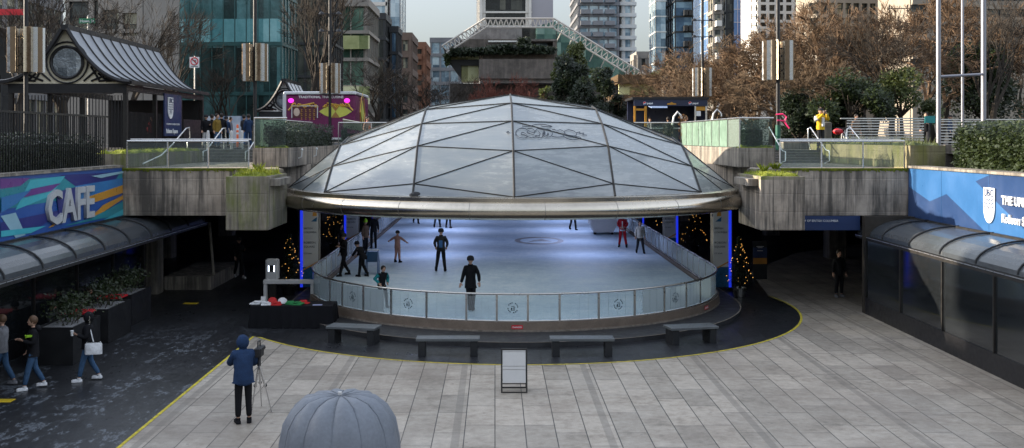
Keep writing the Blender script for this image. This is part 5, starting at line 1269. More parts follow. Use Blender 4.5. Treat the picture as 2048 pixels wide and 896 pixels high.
# red cafe tables
for k, (px, py, Y) in enumerate(((168, 627, 30.0), (222, 600, 32.6))):
    x = X(px, Y); x = [-11.9, -12.0][k]; Y = [29.75, 32.6][k]; r = empty('cafe_table', (x, Y, .004), 'red square cafe table between the %s black planters' % ('nearest and middle', 'middle and farthest')[k], 'table', 'red cafe tables')
    MB().rbox((x, Y, 1.02), (.75, .7, .05), .01).build('table_top', RED, r); MB().tube([(x, Y, .03), (x, Y, 1.0)], .035, 8).build('leg', BLACK, r); MB().lathe([(0, .03), (.25, .03), (.25, 0)], (x, Y, .004), 16).build('base', BLACK, r)
# round tent top in the foreground
tx, ty = X(680, 14.8), 14.8
r = empty('parasol', (tx, ty, 0), 'large grey round parasol with scalloped edge in the near foreground', 'parasol')
b = MB(); n = 12; pr = [(0.0, 2.33), (.30, 2.32), (.50, 2.26), (.66, 2.12), (.77, 1.92), (.82, 1.65), (.84, 1.3)]
vs = []; M_ = 96
for (rr, zz) in pr:
    for k in range(M_):
        a = 2 * math.pi * k / M_; lobe = abs(math.sin(a * n / 2)); kk = 1 + .05 * lobe * (rr / .9); vs.append((tx + rr * kk * math.cos(a), ty + rr * kk * math.sin(a), zz + .05 * lobe * min(1, rr / .5)))
fs = []
for i in range(len(pr) - 1):
    for k in range(M_): fs.append((i * M_ + k, (i + 1) * M_ + k, (i + 1) * M_ + (k + 1) % M_, i * M_ + (k + 1) % M_))
b.add(vs, fs); b.build('canopy', PM('parasol_fabric', (.17, .185, .21), .5, 0, .2, 2.5, .5), r, 50)
for k in range(n):
    a = 2 * math.pi * k / n; MB().tube([(tx + rr * math.cos(a), ty + rr * math.sin(a), zz + .012) for rr, zz in pr], .006, 5).build('rib', MATS['parasol_fabric'], r)
MB().tube([(tx, ty, .1), (tx, ty, 2.38)], .03, 10).build('pole', GREYW, r, 60); MB().lathe([(0, .1), (.32, .1), (.38, .004)], (tx, ty, 0), 20).build('base', GREYW, r)
# ------------------------------------------------------------------ buildings
def fitpx(px0, px1, Y, d):
    """px0..px1 is what the photograph shows of the block, its flank included"""
    w = px1 - px0; c = (px0 + px1) / 2; d = max(5, min(d, 26))
    if c < VX - 60:
        while True:
            q = VX - (VX - px1) * (Y + d) / Y
            if q - px0 > .62 * w or d < 5: return px0, max(q, px0 + .5 * w), d
            d *= .9
    if c > VX + 60:
        while True:
            q = VX + (px0 - VX) * (Y + d) / Y
            if px1 - q > .62 * w or d < 5: return min(q, px1 - .5 * w), px1, d
            d *= .9
    return px0, px1, d
def tower(px0, px1, ytop, Y, depth, lab, glass, frame, floor_h=3.2, bay=1.5, rot=0.0, band=.5, mull=.12, proud=.18, balcony=None, zbase=SZ, parapet=.8, name='tower_block', piers=None, crown=None, xc=None):
    """glass core with floor bands and mullions standing proud of it; rotated boxes keep their own axes"""
    px0, px1, depth = fitpx(px0, px1, Y, depth)
    x0, x1 = X(px0, Y), X(px1, Y); w = x1 - x0; zt = Z(ytop, Y) if ytop is not None else Z(-90, Y)
    r = empty(name, ((x0 + x1) / 2, Y, zbase), lab, 'building', None, R(rot))
    H = zt - zbase
    MB().box(-w / 2, w / 2, 0, depth, 0, H).build('glazing', glass, r, None, True)
    nf = max(1, int(round(H / floor_h))); fh = H / nf; b = MB(); p = proud
    for k in range(nf + 1):
        z = k * fh; hb = band if k < nf else parapet
        b.box(-w / 2 - p, w / 2 + p, -p, depth + p, z - (band * .5 if k else 0), z + hb * (.5 if k < nf else 1))
    b.build('floor_bands', frame, r, None, True)
    b = MB(); nb = max(1, int(round(w / bay))); q = p * .6
    for k in range(nb + 1):
        x = -w / 2 + w * k / nb; b.box(x - mull / 2, x + mull / 2, -q, .01, .02, H - .02)
    nd = max(1, int(round(depth / bay)))
    for k in range(nd + 1):
        y = depth * k / nd
        for xx in (-w / 2, w / 2): b.box(xx - q, xx + q, y - mull / 2, y + mull / 2, .02, H - .02)
    b.build('mullions', frame, r, None, True)
    if piers:
        b = MB()
        for u in piers: b.box(-w / 2 + w * u[0], -w / 2 + w * u[1], -p * 1.6, .02, .01, H + .3)
        b.build('piers', u[2] if len(u) > 2 else frame, r, None, True)
    if balcony:
        u0, u1, m_, n_, outw = balcony; c_ = 0
        me = None
        for k in range(1, nf):
            for j in range(n_):
                xa = -w / 2 + w * (u0 + (u1 - u0) * j / n_); xb = -w / 2 + w * (u0 + (u1 - u0) * (j + .82) / n_)
                if me is None:
                    bb = MB(); L_ = xb - xa; bb.box(0, L_, -outw, -p - .01, 0, .2); bb.box(0, L_, -outw, -outw + .08, .2, 1.1); bb.box(0, .08, -outw + .08, -p - .01, .2, 1.1); bb.box(L_ - .08, L_, -outw + .08, -p - .01, .2, 1.1)
                    me = bb.mesh('balcony'); me.materials.append(m_)
                o = bpy.data.objects.new('balcony', me); col.objects.link(o); o.parent = r; o.location = (xa, 0, k * fh + band * .3); c_ += 1
    return r
G_TEAL = facade_glass('glass_teal', (.008, .018, .018), (.03, .07, .07), (.09, .22, .23), (1.3, 1.3, 4.6), .12, .2)
G_TEALB = facade_glass('glass_teal_bright', (.06, .20, .22), (.14, .34, .36), (.30, .52, .54), (1.3, 1.3, 4.6), .15, .1)
G_DARK = facade_glass('glass_dark', (.008, .009, .010), (.025, .028, .028), (.11, .11, .09), (1.6, 1.6, 3.4), .12, .2)
G_GREEN = facade_glass('glass_green', (.015, .035, .028), (.06, .13, .10), (.22, .36, .28), (1.8, 1.8, 3.6), .12, .5)
G_BLUE = facade_glass('glass_blue', (.015, .035, .07), (.05, .11, .19), (.20, .32, .42), (1.5, 1.5, 3.0), .12, .3)
G_SKY = facade_glass('glass_pale_blue', (.06, .10, .14), (.20, .29, .36), (.50, .60, .65), (1.5, 1.5, 3.0), .14, .3)
G_MIX = facade_glass('glass_speckled', (.012, .018, .02), (.07, .08, .075), (.38, .36, .26), (1.0, 1.0, 1.6), .18, .15)  # pale yellow tones paint reflections into the panes
F_DARK = PM('frame_dark', (.035, .037, .04), .5, .2, .2, 1); F_GREY = PM('frame_grey', (.20, .20, .21), .6, 0, .15, .5); F_WHITE = PM('frame_white', (.62, .60, .56), .6, 0, .08, .4); F_BEIGE = PM('facade_beige', (.30, .26, .21), .75, 0, .15, .4, .1)
F_BRICK = PM('facade_brick', (.20, .10, .065), .8, 0, .25, 1.2, .2); F_TEAL = PM('frame_teal', (.03, .09, .09), .4, .3, .2, 1); F_STONE = PM('facade_stone', (.27, .25, .225), .8, 0, .15, .6, .15)
# left block across the street: stone bands with big shop windows
def wall_windows(px0, px1, ytop, Y, depth, lab, wall, glass, wins, rot=0, name='building', frame=None, zbase=SZ):
    """solid wall with separate recessed-looking framed windows; wins = (px0, px1, py0, py1)"""
    px0, px1, depth = fitpx(px0, px1, Y, depth)
    x0, x1 = X(px0, Y), X(px1, Y); zt = Z(ytop, Y); r = empty(name, ((x0 + x1) / 2, Y, zbase), lab, 'building', None, R(rot)); w = x1 - x0; H = zt - zbase
    # wall as a grid with holes
    xs = sorted({-w / 2, w / 2} | {round(min(w / 2, max(-w / 2, X(a, Y) - (x0 + x1) / 2)), 3) for q in wins for a in q[:2]}); zs = sorted({0, H} | {round(min(H, max(0, Z(a, Y) - zbase)), 3) for q in wins for a in q[2:4]})
    W_ = [(X(q[0], Y) - (x0 + x1) / 2, X(q[1], Y) - (x0 + x1) / 2, Z(q[3], Y) - zbase, Z(q[2], Y) - zbase) for q in wins]
    b = MB()
    for i in range(len(xs) - 1):
        for j in range(len(zs) - 1):
            cx, cz = (xs[i] + xs[i + 1]) / 2, (zs[j] + zs[j + 1]) / 2
            if any(a < cx < c_ and d < cz < e for a, c_, d, e in W_): continue
            b.box(xs[i], xs[i + 1], 0, .4, zs[j], zs[j + 1])
    b.box(-w / 2, w / 2, .6, depth, 0, H); b.box(-w / 2 - .1, w / 2 + .1, -.12, depth + .1, H, H + .5)
    b.build('wall', wall, r, None, True)
    MB().box(-w / 2 - .12, w / 2 + .12, -.16, -.01, H * .30, H * .30 + .45).build('string_course', wall, r, None, True); MB().box(-w / 2 - .12, w / 2 + .12, -.10, -.01, H * .62, H * .62 + .3).build('string_course', wall, r, None, True)
    for (a, c_, d, e) in W_[:100]:
        o = MB().box(max(a, -w / 2 + .01), min(c_, w / 2 - .01), .30, .36, d, min(e, H - .01)).build('window', glass, r, None, True)
        n_ = max(1, int((c_ - a) / 1.6)); b = MB()
        for k in range(n_ + 1): x = a + (c_ - a) * k / n_; b.box(x - .05, x + .05, .22, .30, d, e)
        b.box(a, c_, .22, .299, (d + e) / 2 - .04, (d + e) / 2 + .04); b.build('frame', frame or F_DARK, o, None, True)
    return r
wall_windows(128, 345, -70, 84, 8, 'grey stone street block with tall windows behind the large pavilion', F_STONE, G_MIX, [(134, 176, 2, 64), (186, 196, 0, 80), (204, 238, 20, 66), (246, 276, 26, 72), (134, 176, -60, -14), (204, 238, -60, -8), (246, 276, -55, -4), (138, 196, 90, 160), (206, 276, 96, 170)], rot=-5)
tower(-180, 122, -120, 96, 30, 'street block with pale speckled windows behind bare trees at the far left', G_MIX, F_GREY, 4.2, 2.2, 0, .9, .35, .25)
wall_windows(-120, 26, 62, 66, 10, 'low dark shop with red sign boards at the far left', F_DARK, G_DARK, [(-100, -10, 150, 230), (0, 20, 150, 230)])
x = X(20, 62); r = empty('shop_sign', (x, 62, 9), 'long red banner sign crossing the far left top', 'sign'); MB().box(X(-90, 62), X(50, 62), 62, 62.1, Z(30, 62), Z(18, 62)).build('sign_board', RED, r); MB().tube([(X(50, 62), 62.05, SZ), (X(50, 62), 62.05, Z(16, 62))], .06, 6).build('post', DARKFRAME, r)
tt = tower(330, 588, -110, 100, 6, 'teal curtain walled office block behind the left lamp post', G_TEAL, F_TEAL, 4.65, 1.15, -3, .35, .10, .12)
_w = max(v.co.x for v in kids(tt)[0].data.vertices)
MB().box(-_w + .05, _w - .05, -.06, -.012, Z(84, 100) - SZ, Z(38, 100) - SZ).build('spandrel_glass', G_TEALB, tt, None, True)
tower(584, 684, -110, 122, 8, 'dark grey glass slab behind the tall bare tree', G_DARK, F_DARK, 3.6, 1.4, 0, .3, .3, .2)
r = tower(672, 752, 10, 140, 12, 'green glass terraced block right of the tall bare tree', G_GREEN, F_STONE, 3.7, 2.4, 0, .45, .14, .5, None)
MB().box(-2.6, 2.6, -.75, -.52, 5, 7.4).build('painted_lit_band', facade_glass('terrace_light_paint', (.12, .16, .06), (.35, .38, .18), (.7, .7, .45), (1.2, 1.2, 3), .2, 0), r, None, True)  # yellow bands whose lit look is put into the colour
MB().box(-2.6, 2.6, -.75, -.52, 12.4, 14.2).build('painted_lit_band', MATS['terrace_light_paint'], r, None, True)
tower(748, 780, 36, 170, 30, 'narrow dark block beside the green glass terraced block', G_DARK, F_DARK, 3.4, 2.0, 0, .5, .3, .3)
tower(700, 782, -60, 230, 10, 'pale blue glass tower rising behind the dark block', G_SKY, F_WHITE, 7.5, 3.4, 0, .8, .6, .3)
tower(780, 811, -40, 228, 30, 'smooth pale tower side face next to the pale blue glass tower', G_SKY, F_GREY, 16, 9, 0, .3, .2, .1)
tower(782, 801, 62, 175, 40, 'slim dark and blue glass block left of the brick apartments', G_BLUE, F_DARK, 3.4, 1.8, 0, .5, .3, .3)
tower(801, 832, 74, 190, 50, 'grey brown block left of the red brick apartments', G_MIX, PM('facade_brown', (.15, .11, .09), .8, 0, .2, .8), 3.2, 2.6, 0, 1.2, .9, .4)
tower(830, 858, 92, 210, 40, 'red brick apartment block at the end of the street', G_DARK, F_BRICK, 3.2, 2.8, 0, 1.3, 1.0, .4, (0.0, .9, F_BRICK, 1, 1.3))
tower(862, 925, 82, 250, 30, 'distant pale green glass apartment block left of the courthouse', G_SKY, F_GREY, 3.2, 2.4, 0, .8, .4, .3)
tower(962, 1060, -60, 300, 30, 'white framed tower with dark window bands directly behind the courthouse roof', G_DARK, F_WHITE, 4.0, 15, 0, .5, 2.6, .6, None)
o = MB().box(X(1060.5, 300), X(1106, 300), 299.5, 330, SZ, Z(-60, 300)).build('office_tower', PM('tower_side', (.36, .35, .38), .6, 0, .04, .05), None, loc=(X(1080, 300), 300, SZ)); tag(o, 'blank pale lilac tower slab behind the right half of the courthouse roof', 'building')
tower(1143, 1236, -60, 260, 26, 'tall glass apartment tower with fine balcony grid right of the courthouse', G_SKY, F_GREY, 2.9, 2.2, 0, .75, .35, .5, (0.03, .97, F_GREY, 3, 1.4))
tower(1236, 1265, -60, 262, 20, 'pale gridded edge of the tall apartment tower', G_SKY, F_WHITE, 2.9, 1.8, 0, .9, .5, .9)
tower(1263, 1298, 110, 240, 20, 'small grey block between the two glass towers', G_DARK, F_STONE, 3.4, 4, 0, 1.6, 1.8, .3)
tower(1299, 1332, -60, 215, 20, 'pale blue mirrored left slab of the blue tower', G_SKY, F_WHITE, 3.1, 3.2, 0, .25, .12, .1)
tower(1332, 1385, -60, 212, 24, 'deep blue glass tower with dark balconies', G_BLUE, F_DARK, 3.1, 2.6, 0, .3, .15, .2, (.45, 1, F_DARK, 2, 1.5))
tower(1386, 1500, -60, 240, 24, 'bright blue mirrored tower behind the double armed lamp post', facade_glass('glass_bright_blue', (.05, .13, .30), (.09, .20, .40), (.20, .33, .52), (2, 2, 3), .2, .1), F_WHITE, 3.1, 3.4, 0, .12, .12, .06)
tower(1418, 1442, -40, 205, 18, 'narrow tower of stacked pale round balconies', G_MIX, F_STONE, 3.1, 2.0, 0, .7, .4, .3, (.1, 1, F_WHITE, 1, 1.9))
tower(1443, 1466, -40, 208, 18, 'narrow dark slab beside the stacked balconies', G_DARK, F_DARK, 3.1, 2.2, 0, .3, .3, .2)
# red text-like strip on the blue tower
b = MB(); rnd = random.Random(2)
for k in range(26):
    z = Z(95 - k * 4.4, 238); b.box(X(1484 + rnd.uniform(0, 1), 238), X(1488 + rnd.uniform(0, 2), 238), 238.6, 238.8, z, z + .32)
o = b.build('red_light_strip', RED, None, loc=(X(1486, 238), 238.7, 20)); tag(o, 'broken vertical red strip on the bright blue tower', 'sign')
# white grid office block: separate windows
wins = []
for i in range(6):
    for j in range(9):
        xa = 1500 + i * 17.5; wins.append((xa + 3, xa + 14.5, 92 - j * 17.5 - 12, 92 - j * 17.5))
wall_windows(1490, 1602, -80, 130, 6, 'white gridded office block with square dark windows', F_WHITE, G_DARK, wins, rot=6)
wins = []
for i in range(9):
    for j in range(5): wins.append((1606 + i * 17, 1618 + i * 17, 66 - j * 30, 88 - j * 30))
wall_windows(1600, 1762, -90, 118, 6, 'sunlit stone office block with narrow windows behind the right trees', F_BEIGE, G_MIX, wins, rot=6)
wins = []
for j in range(5): wins.append((1775, 1850, 118 - j * 36, 134 - j * 36)); wins.append((1864, 1960, 122 - j * 36, 140 - j * 36)); wins.append((1972, 2100, 126 - j * 36, 146 - j * 36))
wall_windows(1762, 2130, -110, 105, 8, 'beige slab block with long horizontal window bands at the upper right', F_BEIGE, G_DARK, wins, rot=4)

# ------------------------------------------------------------------ courthouse
YC = 150
ch = empty('courthouse', (X(1040, YC), YC, SZ), 'tiered concrete courthouse with sloping white truss glass roof and hanging planting', 'building')
def pz(P, Y): return [(X(a, Y), Y, Z(c, Y)) for a, c in P]
CC = concrete('court_concrete', (.165, .145, .13), streak=.35); CCD = concrete('court_concrete_dark', (.09, .08, .075), streak=.3); CCL = concrete('court_concrete_light', (.26, .245, .235), streak=.15)
def pr(P, Y, d, name, m): return MB().prism(pz(P, Y), (0, d, 0)).build(name, m, ch)
GG = facade_glass('court_green_glass', (.04, .10, .09), (.10, .20, .17), (.25, .38, .34), (1.2, 1.2, 1.2), .15, .4)
REFLECT = facade_glass('court_painted_reflection', (.20, .20, .06), (.55, .55, .22), (.8, .8, .5), (1.5, 1.5, 3), .3, .0)  # yellow panes paint the reflection of sunlit trees
pr([(958, 118), (1112, 118), (1112, 157), (958, 157)], 146, 10, 'lower_block', CC)
pr([(960, 157), (1112, 157), (1112, 166), (960, 166)], 146.6, 8, 'ledge', CCL)
pr([(900, 167), (1300, 167), (1300, 300), (900, 300)], 150.5, 20, 'base_wall', CCD)
pr([(966, 106), (1114, 106), (1114, 118), (966, 118)], 147.5, 9, 'terrace_band', CC)
pr([(925, 78), (1038, 78), (1038, 106), (925, 106), (905, 106), (905, 92)], 151, 14, 'middle_storey', CC)
pr([(962, 52), (1044, 52), (1044, 80), (930, 80)], 155, 10, 'upper_storey', CCL)
pr([(1044, 54), (1080, 54), (1074, 80), (1044, 80)], 155.5, 8, 'dark_window', G_DARK)
pr([(1060, 78), (1114, 78), (1114, 82), (1060, 82)], 149.5, 6, 'lintel', CCL); pr([(1106, 82), (1114, 82), (1114, 106), (1106, 106)], 149.6, 6, 'pier', CC); pr([(1040, 82), (1106, 82), (1106, 106), (1040, 106)], 153, 6, 'dark_window', G_DARK); pr([(1072, 86), (1095, 86), (1095, 95), (1072, 95)], 152.8, .15, 'skylit_window', G_SKY)
pr([(976, 81), (1036, 81), (1036, 84), (976, 84)], 150.6, .4, 'balcony_rail', RAIL)
pr([(886, 96), (925, 106), (958, 108), (958, 112), (892, 112)], 148.5, 8, 'left_soffit', CCD)
pr([(898, 112), (958, 112), (958, 119), (898, 119)], 149.2, 5, 'reflection_window', REFLECT)
pr([(894, 119), (958, 119), (958, 131), (922, 131), (922, 158)], 148.8, 6, 'dark_frame', BLACK)
pr([(923, 131), (957, 131), (957, 163), (923, 163)], 149.4, 4, 'reflection_window', REFLECT)
pr([(1073, 52), (1112, 42), (1112, 78), (1073, 78)], 151.6, 4, 'green_glazing', GG)
b = MB(); b.prism(pz([(1114, 44), (1292, 152), (1292, 168), (1114, 168)], 151.5), (0, 12, 0)); b.build('sloping_glazing', GG, ch)
# truss
def truss(P0, P1, th, Y, n, m=WHITE):
    """two chords and zig-zag members between two photograph points"""
    a0, a1 = Vector((X(P0[0], Y), Y, Z(P0[1], Y))), Vector((X(P1[0], Y), Y, Z(P1[1], Y))); b = MB(); t = (a1 - a0).normalized(); nn = Vector((t.z, 0, -t.x)) * th
    if nn.z > 0: nn = -nn
    for dy in (0,):
        d = Vector((0, dy, 0)); b.tube([a0 + d, a1 + d], .14, 5); b.tube([a0 + d + nn, a1 + d + nn], .13, 5)
        for k in range(n):
            p = a0.lerp(a1, k / n) + d; q = a0.lerp(a1, (k + .5) / n) + d + nn; s = a0.lerp(a1, (k + 1) / n) + d; b.tube([p, q], .075, 4); b.tube([q, s], .075, 4)
    for k in range(n + 1): p = a0.lerp(a1, k / n); b.tube([p, p + Vector((0, 2.2, 0))], .10, 4)
    return b.build('roof_truss', m, ch)
TRW = PM('truss_white', (.50, .47, .43), .55, 0, .08, 1)
truss((884, 92), (970, 37), 1.15, 147, 11, TRW); truss((970, 37), (1108, 37), 1.25, 147, 13, TRW); truss((1108, 37), (1292, 150), 1.2, 147.1, 17, TRW)
for k in range(7): b = MB(); px = 1125 + k * 22; b.tube([(X(px, 150), 150, Z(60 + k * 13, 150)), (X(px - 12, 150.5), 150.5, Z(84 + k * 13, 150.5))], .09, 4); b.build('glazing_strut', TRW, ch)
def foliage_mass(parent, P, Y0, Y1, n, m, name='planting', sz=.5, seed=1):
    rnd = random.Random(seed); b = MB(); xs = [p[0] for p in P]; ys = [p[1] for p in P]
    k = 0
    while k < n:
        px, py = rnd.uniform(min(xs), max(xs)), rnd.uniform(min(ys), max(ys)); c = False; j = len(P) - 1
        for i in range(len(P)):
            if (P[i][1] > py) != (P[j][1] > py) and px < (P[j][0] - P[i][0]) * (py - P[i][1]) / (P[j][1] - P[i][1]) + P[i][0]: c = not c
            j = i
        if not c: k += .2; continue
        k += 1; Y = rnd.uniform(Y0, Y1); p = Vector((X(px, Y), Y, Z(py, Y))); a = Vector((rnd.uniform(-1, 1), rnd.uniform(-1, 1), rnd.uniform(-1, 1))).normalized(); q = a.orthogonal().normalized(); s_ = sz * rnd.uniform(.4, 1.2)
        b.add([p - q * s_ * .5, p + a * s_, p + q * s_ * .5, p - a * s_], [(0, 1, 2, 3)])
    o = b.build(name, m, parent); o['kind'] = 'stuff'; return o
foliage_mass(ch, [(966, 96), (1000, 90), (1112, 96), (1112, 106), (966, 106)], 145.6, 147.5, 1500, LEAFD, 'hanging_planting')
foliage_mass(ch, [(900, 98), (966, 97), (966, 108), (900, 112)], 146.5, 148.5, 700, LEAFD, 'hanging_planting', .5, 2)
foliage_mass(ch, [(888, 108), (900, 108), (898, 130), (892, 130)], 147, 148.4, 250, LEAF, 'hanging_planting', .4, 3)
foliage_mass(ch, [(1036, 78), (1058, 76), (1062, 96), (1040, 98)], 147.8, 149, 350, LEAFD, 'hanging_planting', .5, 4)
# low pavilion with planted roof right of the courthouse
cl = empty('low_pavilion', (X(1290, 110), 110, SZ), 'low brown roofed glass pavilion with concrete end wall right of the courthouse', 'building')
BRN = PM('brown_fascia', (.10, .065, .035), .7, 0, .2, 1)
MB().box(X(1236, 110), X(1328, 110), 110, 125, Z(167, 110), Z(149, 110)).build('fascia', BRN, cl); MB().box(X(1240, 110), X(1318, 110), 111, 111.4, Z(190, 110), Z(167.2, 110)).build('window', REFLECT, cl)
MB().box(X(1225, 110), X(1345, 110), 109, 124, Z(198, 110), Z(190.2, 110)).build('lower_fascia', BRN, cl); MB().box(X(1225, 110), X(1345, 110), 112, 124, SZ, Z(198.2, 110)).build('base_wall', CCD, cl)
MB().prism([(X(1328, 108), 108, Z(196, 108)), (X(1349, 108), 108, Z(196, 108)), (X(1349, 108), 108, Z(160, 108)), (X(1340, 108), 108, Z(142, 108)), (X(1328, 108), 108, Z(147, 108))], (0, 16, 0)).build('end_wall', CONC3, cl)
foliage_mass(cl, [(1300, 149), (1330, 138), (1350, 140), (1352, 150)], 108, 114, 500, LEAFL, 'roof_planting', .35, 5)
# unseen block added on the left, sized to shade the foreground
r = empty('shade_block', (-52, 4, SZ), 'stone office block across the street beyond the left edge of the view', 'building')
b = MB(); b.box(-60, -45, -32, 36, SZ, 21); b.box(-60, -45.2, 36, 39.4, SZ, 17.2); b.build('wall', F_STONE, r); b = MB()
for k in range(17):
    for j in range(4): b.box(-45.02, -44.95, -30 + k * 4, -27.4 + k * 4, SZ + 1.2 + j * 3.7, SZ + 3.4 + j * 3.7)
o = b.build('windows', G_DARK, r); o['kind'] = 'stuff'

# ------------------------------------------------------------------ trees
RMIN = [.0024]
def branch(b, p, d, L_, r, lvl, rnd, maxl, spread, up, twigs, curve=.12):
    q = p + d * L_; mid = p + d * L_ * .5 + Vector((rnd.uniform(-1, 1), rnd.uniform(-1, 1), rnd.uniform(-.5, 1))) * L_ * curve * .5
    r2 = r * .68; n = 6 if lvl == 0 else (4 if lvl < 3 else 3)
    b.tube([p, mid, q], [max(r, RMIN[0]), max((r + r2) / 2, RMIN[0] * .9), max(r2, RMIN[0] * .8)], n, caps=False)
    if lvl >= maxl: return
    k = rnd.choice([2, 3, 3]) if lvl < maxl - 1 else twigs
    for i in range(k):
        a = rnd.uniform(0, 6.283); s = spread * rnd.uniform(.6, 1.25); o = d.orthogonal().normalized(); o = Matrix.Rotation(a, 3, d) @ o
        nd = (d + o * s + Vector((0, 0, up))).normalized(); st_ = p.lerp(q, rnd.uniform(.55, 1.0)) if i else q
        branch(b, st_, nd, L_ * rnd.uniform(.62, .86), r2 * rnd.uniform(.6, .85), lvl + 1, rnd, maxl, spread, up, twigs)
def bare_tree_mesh(seed, h=1.0, maxl=6, spread=.62, up=.12, twigs=4, trunk=.24, multi=1, r0=.02):
    rnd = random.Random(seed); t = MB(); b = MB()
    for m_ in range(multi):
        lean = Vector((rnd.uniform(-.22, .22), rnd.uniform(-.22, .22), 1)).normalized() if multi > 1 else Vector((rnd.uniform(-.05, .05), rnd.uniform(-.05, .05), 1)).normalized()
        base = Vector((rnd.uniform(-.03, .03) * multi * .5, rnd.uniform(-.03, .03) * multi * .5, 0)); top = base + lean * trunk
        t.tube([base, base.lerp(top, .5) + Vector((rnd.uniform(-.01, .01), rnd.uniform(-.01, .01), 0)), top], [r0 * 1.3, r0, r0 * .8], 8)
        for k in range(4 if multi == 1 else 3):
            a = rnd.uniform(0, 6.283); d = (lean + Vector((math.cos(a), math.sin(a), 0)) * spread * rnd.uniform(.4, 1.1)).normalized()
            branch(b, base.lerp(top, rnd.uniform(.7, 1)), d, .21 * rnd.uniform(.8, 1.1), r0 * .55, 1, rnd, maxl, spread, up, twigs)
    return t, b
TREES = {}
def tree_proto(key, tm, cm, **kw):
    t, b = bare_tree_mesh(**kw); zm = sorted(v[2] for v in b.v)[int(len(b.v) * .985)]
    for q in (t, b): q.v = [(v[0] / zm, v[1] / zm, v[2] / zm) for v in q.v]
    print('TREE', key, len(b.f), zm); a, c_ = t.mesh('trunk'), b.mesh('crown'); a.materials.append(tm); c_.materials.append(cm); TREES[key] = (a, c_)
RMIN[0] = .0014
tree_proto('brown1', BARK, TWIGR, seed=11, maxl=6, spread=.85, up=.0, twigs=9, trunk=.20, multi=2)
tree_proto('brown2', BARK, TWIG, seed=12, maxl=6, spread=.9, up=.0, twigs=9, trunk=.18, multi=2)
tree_proto('brown3', BARK, TWIGR, seed=13, maxl=6, spread=.85, up=.0, twigs=9, trunk=.2, multi=2)
RMIN[0] = .0010
tree_proto('grey1', BARK, TWIGD, seed=14, maxl=6, spread=.5, up=.16, twigs=4, trunk=.22, multi=2)
tree_proto('grey2', BARK, TWIGD, seed=15, maxl=6, spread=.6, up=.1, twigs=4, trunk=.2, multi=1)
def plant_tree(key, px, Y, ytop, lab, group, wide=1.0, z0=SZ, rz=None):
    x = X(px, Y); h = (Z(ytop, Y) - z0); r = empty('bare_tree', (x, Y, z0), lab, 'tree', group, rz if rz is not None else random.uniform(0, 6.28))
    for nm, me in zip(('trunk', 'crown'), TREES[key]):
        o = bpy.data.objects.new(nm, me); col.objects.link(o); o.parent = r; o.scale = (h * wide, h * wide, h)
    return r
WHERE = iter([])
for k, (key, px, Y, yt, w_, lab) in enumerate([
    ('brown1', 1372, 88, 108, 1.1, 'red brown bare tree just right of the courthouse pavilion'), ('brown2', 1432, 84, 98, 1.2, 'brown bare tree directly right of the double armed lamp post'), ('brown3', 1490, 80, 92, 1.2, 'red brown bare tree below the bright blue tower'),
    ('brown1', 1540, 78, 70, 1.2, 'red brown bare tree below the white gridded block'), ('brown2', 1452, 70, 150, 1.4, 'low spreading brown bare tree behind the right glass fence'), ('brown3', 1512, 68, 140, 1.4, 'low spreading red brown bare tree left of the green based lamp post'),
    ('brown2', 1610, 66, 40, 1.0, 'tall brown bare tree right of the green based lamp post'), ('brown1', 1668, 64, 10, 1.0, 'tall red brown bare tree above the photographer'), ('brown3', 1735, 62, 30, 1.0, 'tall red brown bare tree above the slatted railing'),
    ('grey2', 1790, 58, 20, .9, 'grey bare tree left of the tall steel posts'), ('brown3', 1868, 66, -10, .9, 'brown bare tree just left of the tall steel posts'), ('grey2', 2035, 68, 10, .9, 'grey bare tree cut by the right edge'), ('grey1', 1980, 60, -30, .8, 'thin bare tree at the upper right edge'), ('brown2', 1585, 60, 130, 1.3, 'low brown bare shrub tree behind the right stairs'), ('brown1', 1400, 74, 160, 1.4, 'low red brown bare tree behind the drinks kiosk')]):
    plant_tree(key, px, Y, yt, lab, 'bare trees on the right', w_)
for (key, px, Y, yt, w_, lab) in [('grey1', 640, 78, -60, .8, 'tall dark bare tree behind the magenta food truck'), 
    ('grey2', 760, 82, 110, 1.3, 'low dark bare tree right of the magenta truck'), ('grey1', 815, 90, 150, 1.3, 'low grey bare tree left of the dome top'), ('grey2', 870, 95, 150, 1.4, 'low grey bare tree below the courthouse left wing'), ('grey1', 915, 90, 155, 1.3, 'low dark bare tree just left of the dome apex'),
    ('grey1', 120, 70, -40, .9, 'dark bare street tree behind the left end of the large pavilion'), ('grey2', 30, 64, -40, 1.0, 'dark bare street tree at the far left'), ('grey2', 262, 74, -30, .8, 'dark bare street tree behind the middle of the pavilion ridge'), ('grey1', 345, 80, 30, .9, 'dark bare street tree above the lower end of the pavilion roof'), ('grey1', 450, 94, 120, 1.2, 'low dark bare tree behind the crowd on the left')]:
    plant_tree(key, px, Y, yt, lab, 'bare trees on the left and centre', w_)
